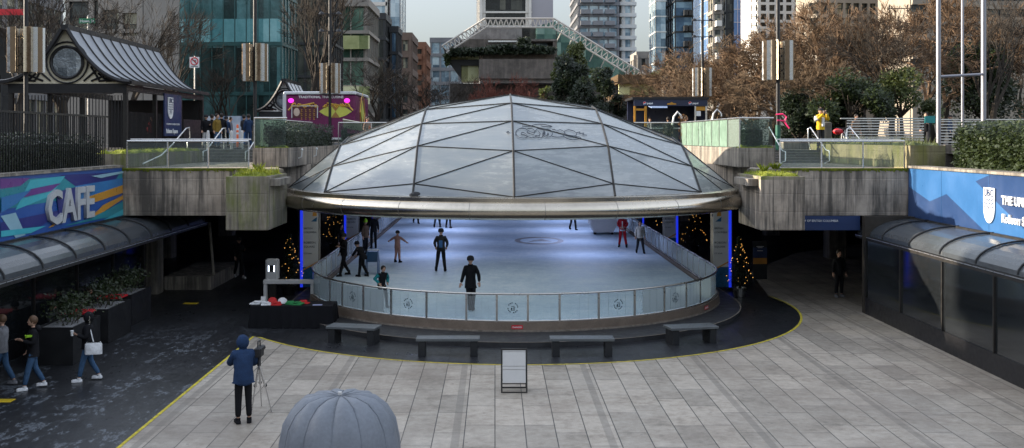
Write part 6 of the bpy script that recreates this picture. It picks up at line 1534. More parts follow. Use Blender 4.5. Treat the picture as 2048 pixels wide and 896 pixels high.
# leafy trees and shrubs
def leafy(px, Y, ytop, wpx, m, lab, seed, n=5000, z0=SZ, lsz=.16, ybase=None, name='leafy_tree', cat='tree', lobes=14, trunk=True):
    rnd = random.Random(seed); x = X(px, Y); zt = Z(ytop, Y); zb = z0 + (zt - z0) * .25 if ybase is None else Z(ybase, Y); rw = wpx / 2 * Y / F; r = empty(name, (x, Y, z0), lab, cat)
    if trunk:
        b = MB(); b.tube([(x, Y, z0), (x + .1, Y, (z0 + zb) / 2), (x, Y, zb + (zt - zb) * .5)], [.16, .12, .05], 7)
        for k in range(6): a = rnd.uniform(0, 6.28); b.tube([(x, Y, zb), (x + rw * .6 * math.cos(a), Y + rw * .6 * math.sin(a), zb + (zt - zb) * rnd.uniform(.3, .7))], [.07, .02], 5)
        b.build('trunk', BARK, r)
    L = []
    for k in range(lobes):
        a = rnd.uniform(0, 6.28); t = rnd.random(); rr = rw * (1 - .75 * t ** 1.5) * rnd.uniform(.3, .95); L.append((Vector((x + rr * math.cos(a), Y + rr * math.sin(a), zb + (zt - zb) * (.08 + .86 * t))), rw * rnd.uniform(.2, .42)))
    b = MB()
    for k in range(n):
        c, rad = L[rnd.randrange(lobes)]; d = Vector((rnd.gauss(0, 1), rnd.gauss(0, 1), rnd.gauss(0, .8))).normalized() * rad * rnd.uniform(.5, 1.15); p = c + d
        a = (d.normalized() + Vector((rnd.uniform(-1, 1), rnd.uniform(-1, 1), rnd.uniform(-1, 1)))).normalized(); q = a.orthogonal().normalized(); s_ = lsz * rnd.uniform(.5, 1.3)
        b.add([p - q * s_ * .5, p + a * s_, p + q * s_ * .5, p - a * s_ * .4], [(0, 1, 2, 3)])
    b.build('crown', m, r); return r
leafy(1148, 100, 82, 78, LEAFL, 'dark tree with yellow green top in front of the courthouse glazing', 21, 4500, ybase=165, lsz=.2)
leafy(1140, 96, 112, 95, LEAFD, 'broad dark evergreen tree in front of the courthouse', 22, 7000, lsz=.2, ybase=235)
leafy(1210, 90, 138, 80, LEAFD, 'dark evergreen tree at the foot of the sloping glass roof', 23, 6000, lsz=.18, ybase=240)
leafy(1175, 84, 165, 90, LEAFD, 'low dark shrub directly behind the right side of the dome', 24, 5000, lsz=.16, ybase=245, name='shrub', cat='shrub')
leafy(1090, 88, 165, 34, LEAFL, 'small yellow leaved shrub at the right of the red shrub', 25, 900, lsz=.16, ybase=205, name='shrub', cat='shrub')
RMIN[0] = .002
TREES['red'] = None; t, b = bare_tree_mesh(seed=31, maxl=6, spread=.95, up=0, twigs=5, trunk=.12, multi=4); 
zm = sorted(v[2] for v in b.v)[int(len(b.v) * .985)]
for q in (t, b): q.v = [(v[0] / zm, v[1] / zm, v[2] / zm) for v in q.v]
a_, c_ = t.mesh('trunk'), b.mesh('crown'); a_.materials.append(BARK); c_.materials.append(PM('twig_crimson', (.16, .06, .045), .7, 0, .3, 3)); TREES['red'] = (a_, c_)
for px, yt, lab in ((990, 164, 'red twigged shrub left above the dome apex'), (1048, 162, 'red twigged shrub right above the dome apex')): r = plant_tree('red', px, 86, yt, lab, 'red twigged shrubs', .55); r.name = 'red_shrub'
leafy(1700, 56, 150, 150, LEAF, 'green shrub mass behind the slatted railing on the right', 26, 8000, ybase=235, lsz=.13, name='shrub', cat='shrub')
leafy(1800, 57, 135, 130, LEAFL, 'yellow green sunlit shrub behind the slatted railing', 27, 6000, ybase=235, lsz=.13, name='shrub', cat='shrub')
leafy(1960, 66, 95, 200, LEAF, 'large dense green shrub at the right edge above the railings', 28, 16000, ybase=235, lsz=.15, name='shrub', cat='shrub', lobes=30)
leafy(1600, 58, 185, 130, LEAFD, 'dark shrub behind the photographer', 29, 7000, ybase=285, lsz=.13, name='shrub', cat='shrub')
leafy(1680, 57, 205, 110, LEAFD, 'dark low shrub behind the parked bicycle', 30, 6000, ybase=285, lsz=.13, name='shrub', cat='shrub')
leafy(1365, 92, 150, 30, LEAFL, 'small bright shrub beside the double armed lamp post', 33, 900, ybase=190, lsz=.15, name='shrub', cat='shrub')
leafy(1345, 100, 120, 40, LEAF, 'small round green tree above the low pavilion end wall', 34, 900, ybase=150, lsz=.2)
# fern tufts on the planter beams
for (x, y, lab) in ((-8.0, 35.2, 'bright fern tuft on the left mossy planter beam'), (9.75, 36.15, 'bright weed growing at the right end of the mossy planter beam'), (9.0, 34.8, 'small weed in the middle of the right planter beam')):
    b = MB(); rnd = random.Random(int(x * 7))
    for k in range(60):
        a = rnd.uniform(0, 6.28); h = rnd.uniform(.12, .42); p = Vector((x, y, 4.76)); q = p + Vector((math.cos(a) * h * .7, math.sin(a) * h * .7, h)); w = Vector((-math.sin(a), math.cos(a), 0)) * .02; m_ = p.lerp(q, .6) + Vector((0, 0, .05))
        b.add([p - w * .4, p + w * .4, m_ + w, q, m_ - w], [(0, 1, 2, 3, 4)])
    o = b.build('fern', leafmat('fern_leaf', (.10, .14, .01), (.30, .34, .03), .5), None, loc=(x, y, 4.76)); tag(o, lab, 'plant')
# ------------------------------------------------------------------ people
def skin_obj(nodes, edges, radii, sub=1):
    me = bpy.data.meshes.new('tmp'); me.from_pydata(nodes, edges, []); o = bpy.data.objects.new('tmp', me); col.objects.link(o)
    o.modifiers.new('s', 'SKIN')
    for i, r in enumerate(radii): 
        sv = me.skin_vertices[0].data[i]; sv.radius = r if isinstance(r, tuple) else (r, r); sv.use_root = (i == 0)
    s = o.modifiers.new('u', 'SUBSURF'); s.levels = sub; s.render_levels = sub
    dg = bpy.context.evaluated_depsgraph_get(); ev = o.evaluated_get(dg); m2 = ev.to_mesh()
    vs = [tuple(v.co) for v in m2.vertices]; fs = [tuple(p.vertices) for p in m2.polygons]; ev.to_mesh_clear()
    bpy.data.objects.remove(o); bpy.data.meshes.remove(me); return vs, fs
SKINC = PM('skin', (.50, .30, .21), .55, 0, .06, 8); HAIRD = PM('hair_dark', (.02, .014, .01), .6, 0, .3, 20); HAIRB = PM('hair_brown', (.10, .055, .03), .6, 0, .3, 20)
def cloth(name, c, var=.18): return PM('cloth_' + name, c, .85, 0, var * 1.6, 7, .7)
CL = {n: cloth(n, c) for n, c in dict(navy=(.02, .04, .09), black=(.012, .012, .014), charcoal=(.03, .03, .033), jeans=(.05, .10, .18), teal=(.02, .22, .24), pink=(.42, .24, .20), red=(.38, .02, .03), grey=(.18, .18, .19), cream=(.45, .42, .36), white=(.62, .62, .62), olive=(.20, .13, .03), brown=(.11, .07, .045), blue=(.05, .13, .30), lime=(.30, .55, .04), yellow=(.62, .40, .03)).items()}
STAND = dict(pelvis=(0, 0, .95), waist=(0, 0, 1.08), chest=(0, .0, 1.28), neck=(0, .01, 1.46), head=(0, -.01, 1.62),
             shL=(.17, 0, 1.39), elL=(.23, .02, 1.13), waL=(.25, -.04, .90), shR=(-.17, 0, 1.39), elR=(-.23, .02, 1.13), waR=(-.25, -.04, .90),
             hiL=(.09, 0, .90), knL=(.10, -.02, .50), anL=(.11, .02, .09), hiR=(-.09, 0, .90), knR=(-.10, -.02, .50), anR=(-.11, .02, .09))
PC = {}
def hand(b, w, d, s=1.0, side=1):
    """palm, four unequal curled fingers and a thumb leaving the side of the palm"""
    w = Vector(w); d = Vector(d).normalized(); u = d.cross(Vector((0, 1, 0)));  u = Vector((1, 0, 0)) if u.length < .1 else u.normalized(); n = d.cross(u).normalized()
    pc = w + d * .045 * s; M = Matrix((u, d, n)).transposed(); b.rbox(pc, (.075 * s, .09 * s, .03 * s), .008, M)
    for k, L_ in enumerate((.068, .078, .073, .056)):
        a = w + d * .088 * s + u * (.027 - .018 * k) * s; m_ = a + d * L_ * .5 * s + n * .006 * s; e = a + d * L_ * .85 * s + n * .03 * s; b.tube([a, m_, e], [.009 * s, .0085 * s, .007 * s], 5)
    t = w + d * .02 * s + u * .036 * s * side; b.tube([t, t + u * .028 * s * side + d * .025 * s, t + u * .03 * s * side + d * .055 * s + n * .012 * s], [.011 * s, .010 * s, .008 * s], 5)
def person(x, y, z, H, rz, lab, top='black', bottom='black', pose=None, hat=None, hair=HAIRD, shoes='shoe', shoe_c='black', coat=.0, group=None, key=None, head_turn=0, hood=False, gloves=False, extra=None, bulk=1.0, long_hair=False):
    J = dict(STAND); J.update(pose or {}); k = H / 1.75; J = {a: Vector(v) * k for a, v in J.items()}
    zmin = min(J['anL'].z, J['anR'].z) - .09 * k
    for a in J: J[a] = J[a] - Vector((0, 0, zmin))
    ck = key or (str(sorted((pose or {}).items())), H, coat, hood, shoes, head_turn, bulk, long_hair, str(hat))
    E = lambda *n: n
    if ck not in PC:
        ids = ['pelvis', 'waist', 'chest', 'neck', 'head', 'shL', 'elL', 'waL', 'shR', 'elR', 'waR', 'hiL', 'knL', 'anL', 'hiR', 'knR', 'anR']
        ed = [(0, 1), (1, 2), (2, 3), (3, 4), (2, 5), (5, 6), (6, 7), (2, 8), (8, 9), (9, 10), (0, 11), (11, 12), (12, 13), (0, 14), (14, 15), (15, 16)]
        rad = [.115, .105, .125, .052, .045, .055, .042, .030, .055, .042, .030, .085, .058, .040, .085, .058, .040]
        vs, fs = skin_obj([J[i] for i in ids], ed, [r * k for r in rad], 1)
        b = MB(); b.add(vs, fs); hd = J['head'] + Vector((0, 0, .02 * k)); Mh = Matrix.Rotation(R(head_turn), 3, 'Z')
        b.ball(hd, .108 * k, 14, 10, (.80, .92, 1.12), Mh)
        b.ball(hd + Mh @ Vector((0, -.052, -.06)) * k, .055 * k, 8, 6, (.95, .9, .7))                      # jaw
        b.add([hd + Mh @ Vector(v) * k for v in ((-.014, -.095, -.025), (.014, -.095, -.025), (0, -.122, -.022), (0, -.096, .022))], [(0, 2, 3), (2, 1, 3), (0, 1, 2)])
        for s in (-1, 1): b.ball(hd + Mh @ Vector((s * .086, 0, -.005)) * k, .024 * k, 6, 5, (.4, .8, 1.2), Mh)
        b.mat(1)
        for s in (-1, 1): b.ball(hd + Mh @ Vector((s * .034, -.090, .01)) * k, .010 * k, 6, 4, (1.2, .6, .7), Mh)
        b.mat(2); b.cbox(hd + Mh @ Vector((0, -.097, -.058)) * k, (.042 * k, .012 * k, .009 * k), Mh); b.mat(0)
        hand(b, J['waL'], J['waL'] - J['elL'], k, -1); hand(b, J['waR'], J['waR'] - J['elR'], k, 1)
        body = b.mesh('person', smooth=60)
        # jacket
        bl = 1.0 * bulk
        jn = [J['waist'], J['chest'], J['neck'] - Vector((0, 0, .03 * k)), J['shL'], J['elL'], J['waL'] + (J['elL'] - J['waL']) * .04, J['shR'], J['elR'], J['waR'] + (J['elR'] - J['waR']) * .04, J['pelvis'] - Vector((0, 0, .10 * k))]
        je = [(0, 1), (1, 2), (1, 3), (3, 4), (4, 5), (1, 6), (6, 7), (7, 8), (0, 9)]; jr = [.150 * bl, .165 * bl, .078, .082 * bl, .066 * bl, .050, .082 * bl, .066 * bl, .050, .160 * bl]
        if coat: jn.append((J['knL'] + J['knR']) * .5 * coat + (J['hiL'] + J['hiR']) * .5 * (1 - coat)); je.append((9, 10)); jr.append(.165 * bl)
        vs, fs = skin_obj(jn, je, [r * k for r in jr], 1); b = MB(); b.add(vs, fs)
        def loft(b, cs, n=14):
            vs = []
            for (c_, rx, ry) in cs:
                for q in range(n): a_ = 2 * math.pi * q / n; vs.append(Vector(c_) + Vector((rx * math.cos(a_), ry * math.sin(a_), 0)) * k)
            b.add(vs, [(i * n + q, i * n + (q + 1) % n, (i + 1) * n + (q + 1) % n, (i + 1) * n + q) for i in range(len(cs) - 1) for q in range(n)] + [tuple(range(n))[::-1]])
        U = Vector((0, 0, 1)); mid = (J['shL'] + J['shR']) / 2; sit = J['knL'].z > J['hiL'].z - .12 * k
        hem = J['pelvis'] - U * ((.02 if sit else .11) * k); cs = [(hem, .178 * bulk, .135 * bulk), (J['pelvis'] + U * .02 * k, .172 * bulk, .132 * bulk), (J['waist'], .158 * bulk, .122 * bulk), (J['chest'], .178 * bulk, .128 * bulk), (mid + U * .0, .165 * bulk, .105 * bulk), (J['neck'] - U * .02 * k, .075, .07)]
        if coat and not sit: cs = [(jn[-1] + U * .02 * k, .20 * bulk, .155 * bulk)] + cs
        loft(b, cs)
        c0 = J['neck'] - Vector((0, 0, .01 * k)); b.lathe([(.078 * k, -.02 * k), (.082 * k, .05 * k), (.068 * k, .05 * k)], c0, 10)
        if hood: b.ball(J['head'] + Vector((0, .03 * k, .01 * k)), .142 * k, 12, 8, (.92, .95, 1.08)) if hood == 'up' else b.ball(J['neck'] + Vector((0, .10 * k, .0)), .12 * k, 10, 6, (1.1, .7, .7))
        jack = b.mesh('jacket', smooth=60)
        tn = [J['pelvis'], J['hiL'], J['knL'], J['anL'] + Vector((0, 0, .02 * k)), J['hiR'], J['knR'], J['anR'] + Vector((0, 0, .02 * k)), J['waist'] - Vector((0, 0, .04 * k))]
        vs, fs = skin_obj(tn, [(0, 1), (1, 2), (2, 3), (0, 4), (4, 5), (5, 6), (0, 7)], [r * k for r in (.138, .104, .078, .062, .104, .078, .062, .125)], 1); b = MB(); b.add(vs, fs); loft(b, [(J['pelvis'] - U * .10 * k, .155, .115), (J['pelvis'], .168, .125), (J['waist'] - U * .02 * k, .145, .11)]); tro = b.mesh('trousers', smooth=60)
        sh = []
        for s in ('L', 'R'):
            a, kn = J['an' + s], J['kn' + s]; b = MB(); th = R((8 if s == 'L' else -8)); M = Matrix.Rotation(th, 3, 'Z')
            if shoes == 'skate':
                b.tube([a + Vector((0, 0, .10 * k)), a + Vector((0, 0, -.02 * k))], [.058 * k, .056 * k], 8); b.rbox(a + M @ Vector((0, -.055, -.035)) * k, (.088 * k, .24 * k, .07 * k), .02 * k, M); b.cbox(a + M @ Vector((0, -.055, -.078)) * k, (.008 * k, .28 * k, .022 * k), M)
            else:
                b.rbox(a + M @ Vector((0, -.055, -.048)) * k, (.092 * k, .26 * k, .075 * k), .025 * k, M); b.tube([a + Vector((0, 0, .02 * k)), a + Vector((0, 0, -.04 * k))], .05 * k, 8)
            sh.append(b.mesh('shoe', smooth=50))
        hdm = None; b = MB()
        if hat == 'santa': b.lathe([(.112, -.01), (.118, .03), (.10, .05), (.07, .14), (.03, .20), (0, .22)], (0, 0, 0), 12); nm = 'hat'
        elif hat in ('beanie', 'helmet', 'pompom'):
            b.lathe([(.114, -.02), (.118, .03), (.108, .08), (.07, .125), (0, .14)], (0, 0, 0), 12); nm = 'hat'
            if hat == 'pompom': b.ball((0, 0, .16), .04, 8, 6)
        elif hat == 'cap': b.lathe([(.112, 0), (.11, .05), (.07, .10), (0, .115)], (0, 0, 0), 12); b.cbox((0, -.13, .01), (.13, .10, .012)); nm = 'hat'
        else:
            nm = 'hair'; b.ball((0, .012, .028), .118, 12, 8, (.88, .95, 1.0)); b.v = [(v[0], max(v[1], -.078 + .3 * max(0, .05 - v[2])), v[2]) for v in b.v]
            if long_hair: b.ball((0, .06, -.07), .10, 10, 8, (.95, .6, 1.3))
        b.v = [tuple(hd + (Mh @ Vector(v)) * k) for v in b.v]; hm = b.mesh(nm, smooth=60)
        PC[ck] = (body, jack, tro, sh, hm, nm)
    body, jack, tro, sh, hm, nm = PC[ck]
    def mk(nm_, me, parent, mats):
        o = bpy.data.objects.new(nm_, me); col.objects.link(o)
        while len(me.materials) < len(mats): me.materials.append(None)
        for i, m_ in enumerate(mats): o.material_slots[i].link = 'OBJECT'; o.material_slots[i].material = m_
        if parent: o.parent = parent
        return o
    r = mk('person', body, None, [SKINC, BLACK, CL['red']]); r.location = (x, y, z); r.rotation_euler = (0, 0, rz); tag(r, lab, 'person', group)
    mk('jacket', jack, r, [CL[top]]); mk('trousers', tro, r, [CL[bottom]])
    for s in sh: mk('ice_skate' if shoes == 'skate' else 'shoe', s, r, [CL[shoe_c]])
    hc = {'santa': 'red', 'beanie': 'charcoal', 'helmet': 'black', 'pompom': 'lime', 'cap': 'charcoal'}.get(hat)
    if not (hood == 'up'): mk(nm, hm, r, [CL[hc] if hc else hair])
    r['_k'] = k
    return r, J
def on_floor(px, py, z=0.0): Y = (CZ - z) * F / (py - VY); return X(px, Y), Y
def prop(parent, name, b, m, smooth=50): return b.build(name, m, parent, smooth, local=True)
# cameraman
x, y = on_floor(487, 846)
r, J = person(x, y, .004, 1.82, R(180 + 20), 'person in hooded navy jacket and black trousers bending to a camera on a tripod', 'navy', 'black', dict(pelvis=(0, .02, .95), chest=(0, -.05, 1.29), neck=(0, -.10, 1.45), head=(0, -.16, 1.60), shL=(.18, -.06, 1.39), shR=(-.18, -.06, 1.39), elL=(.26, -.18, 1.17), waL=(.16, -.42, 1.18), elR=(-.27, -.18, 1.15), waR=(-.12, -.45, 1.12)), hood='up', coat=.25, bulk=1.18)
t = empty('camera_tripod', (X(524, 22.1), 22.1, .004), 'video camera on a pale aluminium tripod beside the person in the navy hood', 'tripod')
tx_, ty_ = X(518, 22.1), 22.1
for k, (px, py) in enumerate(((503, 826), (543, 824), (523, 812))):
    gx, gy = on_floor(px, py); MB().tube([(tx_, ty_, 1.18), ((tx_ + gx) / 2, (ty_ + gy) / 2, .62)], .024, 8).build('leg', RAIL, t, 60); MB().tube([((tx_ + gx) / 2, (ty_ + gy) / 2, .66), (gx, gy, .01)], .016, 8).build('leg_tip', RAIL, t, 60); MB().ball(((tx_ + gx) / 2, (ty_ + gy) / 2, .66), .04, 8, 5).build('clamp', BLACK, t)
MB().tube([(tx_, ty_, 1.15), (tx_, ty_, 1.35)], .04, 8).build('head', BLACK, t, 60)
MB().rbox((tx_, ty_, 1.46), (.15, .34, .2), .03).build('camera_body', BLACK, t); b = MB(); b.tube([(tx_, ty_ + .17, 1.47), (tx_, ty_ + .36, 1.47)], [.055, .065], 10); b.build('lens', BLACK, t, 60)
b = MB(); b.tube([(tx_ - .0, ty_ - .12, 1.56), (tx_, ty_ - .08, 1.68), (tx_, ty_ + .08, 1.68), (tx_, ty_ + .12, 1.56)], .015, 6); b.build('handle', BLACK, t); MB().tube([(tx_ + .03, ty_ - .1, 1.35), (tx_ + .08, ty_ - .35, 1.15)], .012, 6).build('pan_arm', BLACK, t)
# woman with white bag
x, y = on_floor(176, 762)
WALK = dict(anL=(.10, -.20, .09), knL=(.10, -.12, .50), anR=(-.10, .26, .12), knR=(-.10, .05, .50), elL=(.22, -.02, 1.13), waL=(.14, -.26, 1.22), elR=(-.24, .0, 1.13), waR=(-.24, -.10, .92))
r, J = person(x, y, .004, 1.68, R(-75), 'person in black fur hooded parka and jeans carrying a white shoulder bag', 'black', 'jeans', WALK, hood='up', shoe_c='white', coat=.2, bulk=1.1)
b = MB(); b.rbox((.30, .16, .86), (.12, .40, .30), .05); prop(r, 'shoulder_bag', b, CL['white']); b = MB(); b.tube([(.30, .16, 1.0), (.1, .04, 1.40), (-.12, -.02, 1.42)], .014, 6); prop(r, 'bag_strap', b, CL['white'])
b = MB(); b.lathe([(.03, 0), (.042, .12), (.044, .13), (0, .135)], J['waL'] + Vector((0, -.1, -.02)), 10); prop(r, 'cup', b, WHITE)
b = MB(); rnd = random.Random(3)
for k in range(90):
    a = rnd.uniform(0, 6.28); c = Vector((.0 + .13 * math.cos(a), .05, 1.53 + .13 * math.sin(a))); d = Vector((rnd.uniform(-1, 1), rnd.uniform(-.6, .6), rnd.uniform(-1, 1))) * .05; b.add([c, c + d, c + d.cross(Vector((0, 1, 0)))], [(0, 1, 2)])
prop(r, 'fur_trim', b, CL['cream'])
x, y = on_floor(66, 778); r, J = person(x, y, .004, 1.72, R(-60), 'person in black coat and jeans with a brown bag near the bottom left', 'black', 'jeans', WALK, hood='down', shoe_c='white', coat=.3, hair=HAIRB)
b = MB(); b.rbox((-.32, .05, .92), (.12, .22, .30), .04); prop(r, 'hand_bag', b, CL['brown']); b = MB(); b.cbox((.10, -.17, 1.28), (.12, .03, .06)); b.cbox((.20, -.10, 1.30), (.05, .12, .05)); prop(r, 'lime_mitten', b, CL['lime'])
x, y = on_floor(4, 772); person(x, y, .004, 1.70, R(-90), 'person in grey jacket and jeans at the far left edge', 'grey', 'jeans', WALK, hair=HAIRB, shoe_c='grey')
SIT = dict(pelvis=(0, .02, .58), waist=(0, 0, .72), chest=(0, -.03, .92), neck=(0, -.04, 1.10), head=(0, -.06, 1.26), shL=(.17, -.03, 1.03), elL=(.22, -.12, .80), waL=(.10, -.36, .86), shR=(-.17, -.03, 1.03), elR=(-.22, -.12, .80), waR=(-.10, -.36, .86), hiL=(.09, -.02, .56), knL=(.11, -.42, .56), anL=(.11, -.40, .09), hiR=(-.09, -.02, .56), knR=(-.11, -.42, .56), anR=(-.11, -.40, .09))
def stool(x, y, lab):
    r = empty('cafe_stool', (x, y, .004), lab, 'stool', 'stools at the red cafe tables'); MB().lathe([(0, .49), (.19, .49), (.19, .45), (0, .45)], (x, y, 0), 16).build('seat', BLACK, r, 40); MB().tube([(x, y, .0), (x, y, .46)], .03, 8).build('leg', BLACK, r)
for (x, y, rz, tp, lab, hat) in ((-12.55, 29.4, 70, 'charcoal', 'person in dark jacket and knitted hat seated at the nearer red cafe table', 'beanie'), (-12.6, 32.2, 60, 'black', 'person in black jacket seated at the farther red cafe table', None)):
    person(x, y, .004, 1.72, R(rz), lab, tp, 'black', SIT, hat=hat); stool(x, y, 'black stool under the person in %s' % ('dark jacket and knitted hat' if hat else 'black at the farther red table'))
# skaters
SK1 = dict(anL=(.20, -.06, .09), knL=(.14, -.06, .50), anR=(-.17, .10, .10), knR=(-.12, .0, .50))
x, y = on_floor(941, 622, ZI); r, J = person(x, y, ZI, 1.80, R(180), 'person in long black coat skating close to the front barrier, seen from behind', 'black', 'black', dict(anL=(.02, .12, .12), knL=(.05, .0, .50), anR=(-.07, -.04, .09), knR=(-.09, -.04, .50), waR=(-.28, .05, .92), elR=(-.27, .04, 1.14), waL=(.30, .06, .90)), coat=.45, shoes='skate', hat='beanie')
x, y = on_floor(882, 543, ZI); r, J = person(x, y, ZI, 1.82, R(180), 'person in dark jacket with a small blue grey backpack skating away', 'charcoal', 'black', dict(SK1, elL=(.27, .0, 1.16), waL=(.22, -.12, .98), elR=(-.27, .0, 1.16), waR=(-.22, -.12, .98)), shoes='skate', hat='beanie')
b = MB(); b.rbox((0, .20, 1.24), (.26, .13, .42), .05); prop(r, 'backpack', b, CL['charcoal']); b = MB(); b.rbox((0, .275, 1.20), (.15, .03, .30), .01); prop(r, 'backpack_patch', b, CL['blue'])
x, y = on_floor(764, 615, ZI); r, J = person(x, y, ZI, 1.42, R(35), 'child in teal sleeved black top skating by the left barrier', 'black', 'black', dict(pelvis=(0, .06, .93), chest=(0, -.04, 1.26), neck=(0, -.08, 1.44), head=(0, -.12, 1.59), shL=(.17, -.04, 1.37), shR=(-.17, -.04, 1.37), anL=(.18, -.08, .09), anR=(-.16, .10, .10), knL=(.13, -.12, .52), knR=(-.12, -.06, .5), elL=(.30, .06, 1.20), waL=(.20, -.12, 1.02), elR=(-.30, .06, 1.20), waR=(-.20, -.12, 1.02)), shoes='skate', hair=HAIRD)
b = MB()
for s_ in 'LR': b.tube([J['sh' + s_], J['el' + s_], J['wa' + s_] + (J['el' + s_] - J['wa' + s_]) * .1], [.075, .062, .046], 9); b.ball(J['el' + s_], .062, 8, 5)
prop(r, 'teal_sleeves', b, CL['teal'])
x, y = on_floor(795, 525, ZI); person(x, y, ZI, 1.45, R(150), 'child in pale pink coat with arms held out, skating', 'pink', 'pink', dict(elL=(.38, 0, 1.27), waL=(.56, -.02, 1.17), elR=(-.38, 0, 1.27), waR=(-.56, -.02, 1.17), anL=(.16, 0, .09), anR=(-.16, .03, .09)), shoes='skate', hat='beanie', coat=.25)
x, y = on_floor(1245, 495, ZI); r, J = person(x, y, ZI, 1.78, R(-10), 'skater in red santa suit and hat near the right barrier', 'red', 'red', dict(SK1, elL=(.25, .04, 1.14), waL=(.08, -.20, 1.04), elR=(-.25, .04, 1.14), waR=(-.08, -.20, 1.04)), shoes='skate', hat='santa')
b = MB(); b.cbox((0, -.165, 1.20), (.05, .03, .34)); b.lathe([(.158, .86), (.165, .93), (.150, .93)], (0, 0, 0), 14); prop(r, 'white_trim', b, CL['white']); b = MB(); b.ball((0, -.09, 1.55), .075, 8, 6, (1, .6, 1.1)); prop(r, 'beard', b, CL['white'])
x, y = on_floor(1280, 507, ZI); person(x, y, ZI, 1.60, R(0), 'skater with long dark hair and pale top by the right barrier', 'cream', 'charcoal', dict(SK1), shoes='skate', long_hair=True)
x, y = on_floor(875, 455, ZI); person(x, y, ZI, 1.75, R(180), 'dark skater far back, left of a pair under the rim', 'black', 'black', dict(SK1), shoes='skate')
x, y = on_floor(897, 456, ZI); person(x, y, ZI, 1.65, R(160), 'dark skater far back, right of a pair under the rim', 'charcoal', 'black', dict(SK1), shoes='skate')
x, y = on_floor(1146, 460, ZI); person(x, y, ZI, 1.75, R(20), 'dark skater far back near the bright patch of ice', 'black', 'charcoal', WALK, shoes='skate')
x, y = on_floor(832, 447, ZI); person(x, y, ZI, 1.75, R(20), 'dark skater farthest back on the left', 'black', 'black', WALK, shoes='skate')
# group by the left barrier
for (px, py, H, rz, tp, bt, hat, lab, zz, sk, ps) in ((747, 497, 1.80, 200, 'black', 'black', 'beanie', 'tall person in black standing on the ice by the left barrier', ZI, 'skate', None), (722, 508, 1.68, 60, 'brown', 'black', 'pompom', 'person in brown coat and lime green hat by the left barrier', ZI, 'skate', None),
        (724, 553, 1.62, -120, 'black', 'black', 'helmet', 'child in black bending over a blue skating aid', ZI, 'skate', dict(pelvis=(0, .10, .88), waist=(0, .04, .99), chest=(0, -.12, 1.14), neck=(0, -.22, 1.27), head=(0, -.28, 1.41), shL=(.17, -.14, 1.24), shR=(-.17, -.14, 1.24), elL=(.22, -.28, 1.02), waL=(.16, -.42, .90), elR=(-.22, -.28, 1.02), waR=(-.16, -.42, .90), anL=(.14, -.05, .09), anR=(-.14, .2, .09))),
        (688, 552, 1.75, -60, 'black', 'black', 'beanie', 'person in black leaning at the left curve of the barrier', ZI, 'skate', dict(WALK)), (672, 520, 1.7, 60, 'charcoal', 'black', None, 'person in dark coat standing outside the left barrier', .15, 'shoe', None)):
    x, y = on_floor(px, py, zz)
    if zz < ZI: x = -7.1 - .25
    x = max(x, -6.35) if zz == ZI else x
    person(x, y, zz, H, R(rz), lab, tp, bt, ps, hat=hat, shoes=sk, shoe_c='black' if sk == 'skate' else 'grey')
x, y = on_floor(744, 548, ZI); r = empty('skating_aid', (x, y, ZI), 'blue plastic skating aid with sloped sides by the left barrier', 'skating aid'); BP_ = PM('blue_plastic', (.015, .07, .16), .4, 0, .1, 3)
for s in (-1, 1): MB().prism([(x + s * .26, y - .45, ZI + .01), (x + s * .26, y + .45, ZI + .01), (x + s * .22, y + .30, ZI + .95), (x + s * .22, y - .05, ZI + .95)], (.03, 0, 0)).build('side_panel', BP_, r)
MB().prism([(x - .24, y - .02, ZI + .5), (x + .26, y - .02, ZI + .5), (x + .24, y - .0, ZI + .93), (x - .21, y - .0, ZI + .93)], (0, .03, 0)).build('front_panel', BP_, r); MB().tube([(x - .24, y + .28, ZI + .97), (x + .26, y + .28, ZI + .97)], .02, 6).build('handle', RAIL, r)
# grey ice machine far back
x, y = on_floor(1208, 470, ZI); r = empty('ice_machine', (x, y, ZI), 'rounded grey ice cart with dark windows far back on the bright ice', 'ice machine')
b = MB(); b.prism([(x - .55, y, ZI + .15), (x + .55, y, ZI + .15), (x + .75, y, ZI + .55), (x + .72, y, ZI + 1.1), (x - .72, y, ZI + 1.1), (x - .75, y, ZI + .55)], (0, 2.0, 0)); b.build('body', GREYW, r); b = MB(); b.prism([(x - .70, y + .2, ZI + 1.1), (x + .70, y + .2, ZI + 1.1), (x + .55, y + .4, ZI + 1.8), (x - .55, y + .4, ZI + 1.8)], (0, 1.4, 0)); b.build('windscreen', DG, r)
for s in (-1, 1): MB().tube([(x + s * .45, y + .3, ZI + .16), (x + s * .57, y + .3, ZI + .16)], .16, 12).build('wheel', BLACK, r)
# person deep right in the undercroft
x, y = on_floor(1678, 594); person(x, y, .004, 1.75, R(10), 'person in dark clothes and pale soled shoes standing in the shade on the right', 'black', 'black', None, shoe_c='grey')
x, y = on_floor(478, 556); person(x, y, .004, 1.72, R(40), 'person in black in the shade under the left deck', 'black', 'black', WALK, shoe_c='white', hat='cap')
# photographer on the terrace
y = 46.0; x = X(1641, y); r, J = person(x, y, SZ, 1.86, R(25), 'photographer in yellow and white jacket holding a camera above the right stairs', 'yellow', 'charcoal', dict(elL=(.30, -.16, 1.24), waL=(.07, -.26, 1.52), elR=(-.30, -.14, 1.24), waR=(-.07, -.26, 1.52)), hat='cap', bulk=1.05)
b = MB(); b.rbox((0, -.25, 1.70), (.16, .10, .11), .015); b.tube([(0, -.29, 1.70), (0, -.38, 1.70)], .04, 8); prop(r, 'camera', b, BLACK); b = MB()
for s in (-1, 1): b.tube([Vector((s * .24, .0, 1.46)), Vector((s * .315, -.05, 1.30)), Vector((s * .29, -.17, 1.38))], [.092, .085, .070], 8)
b.cbox((0, -.16, 1.24), (.12, .06, .40)); prop(r, 'white_sleeves', b, CL['white'])
b = MB(); 
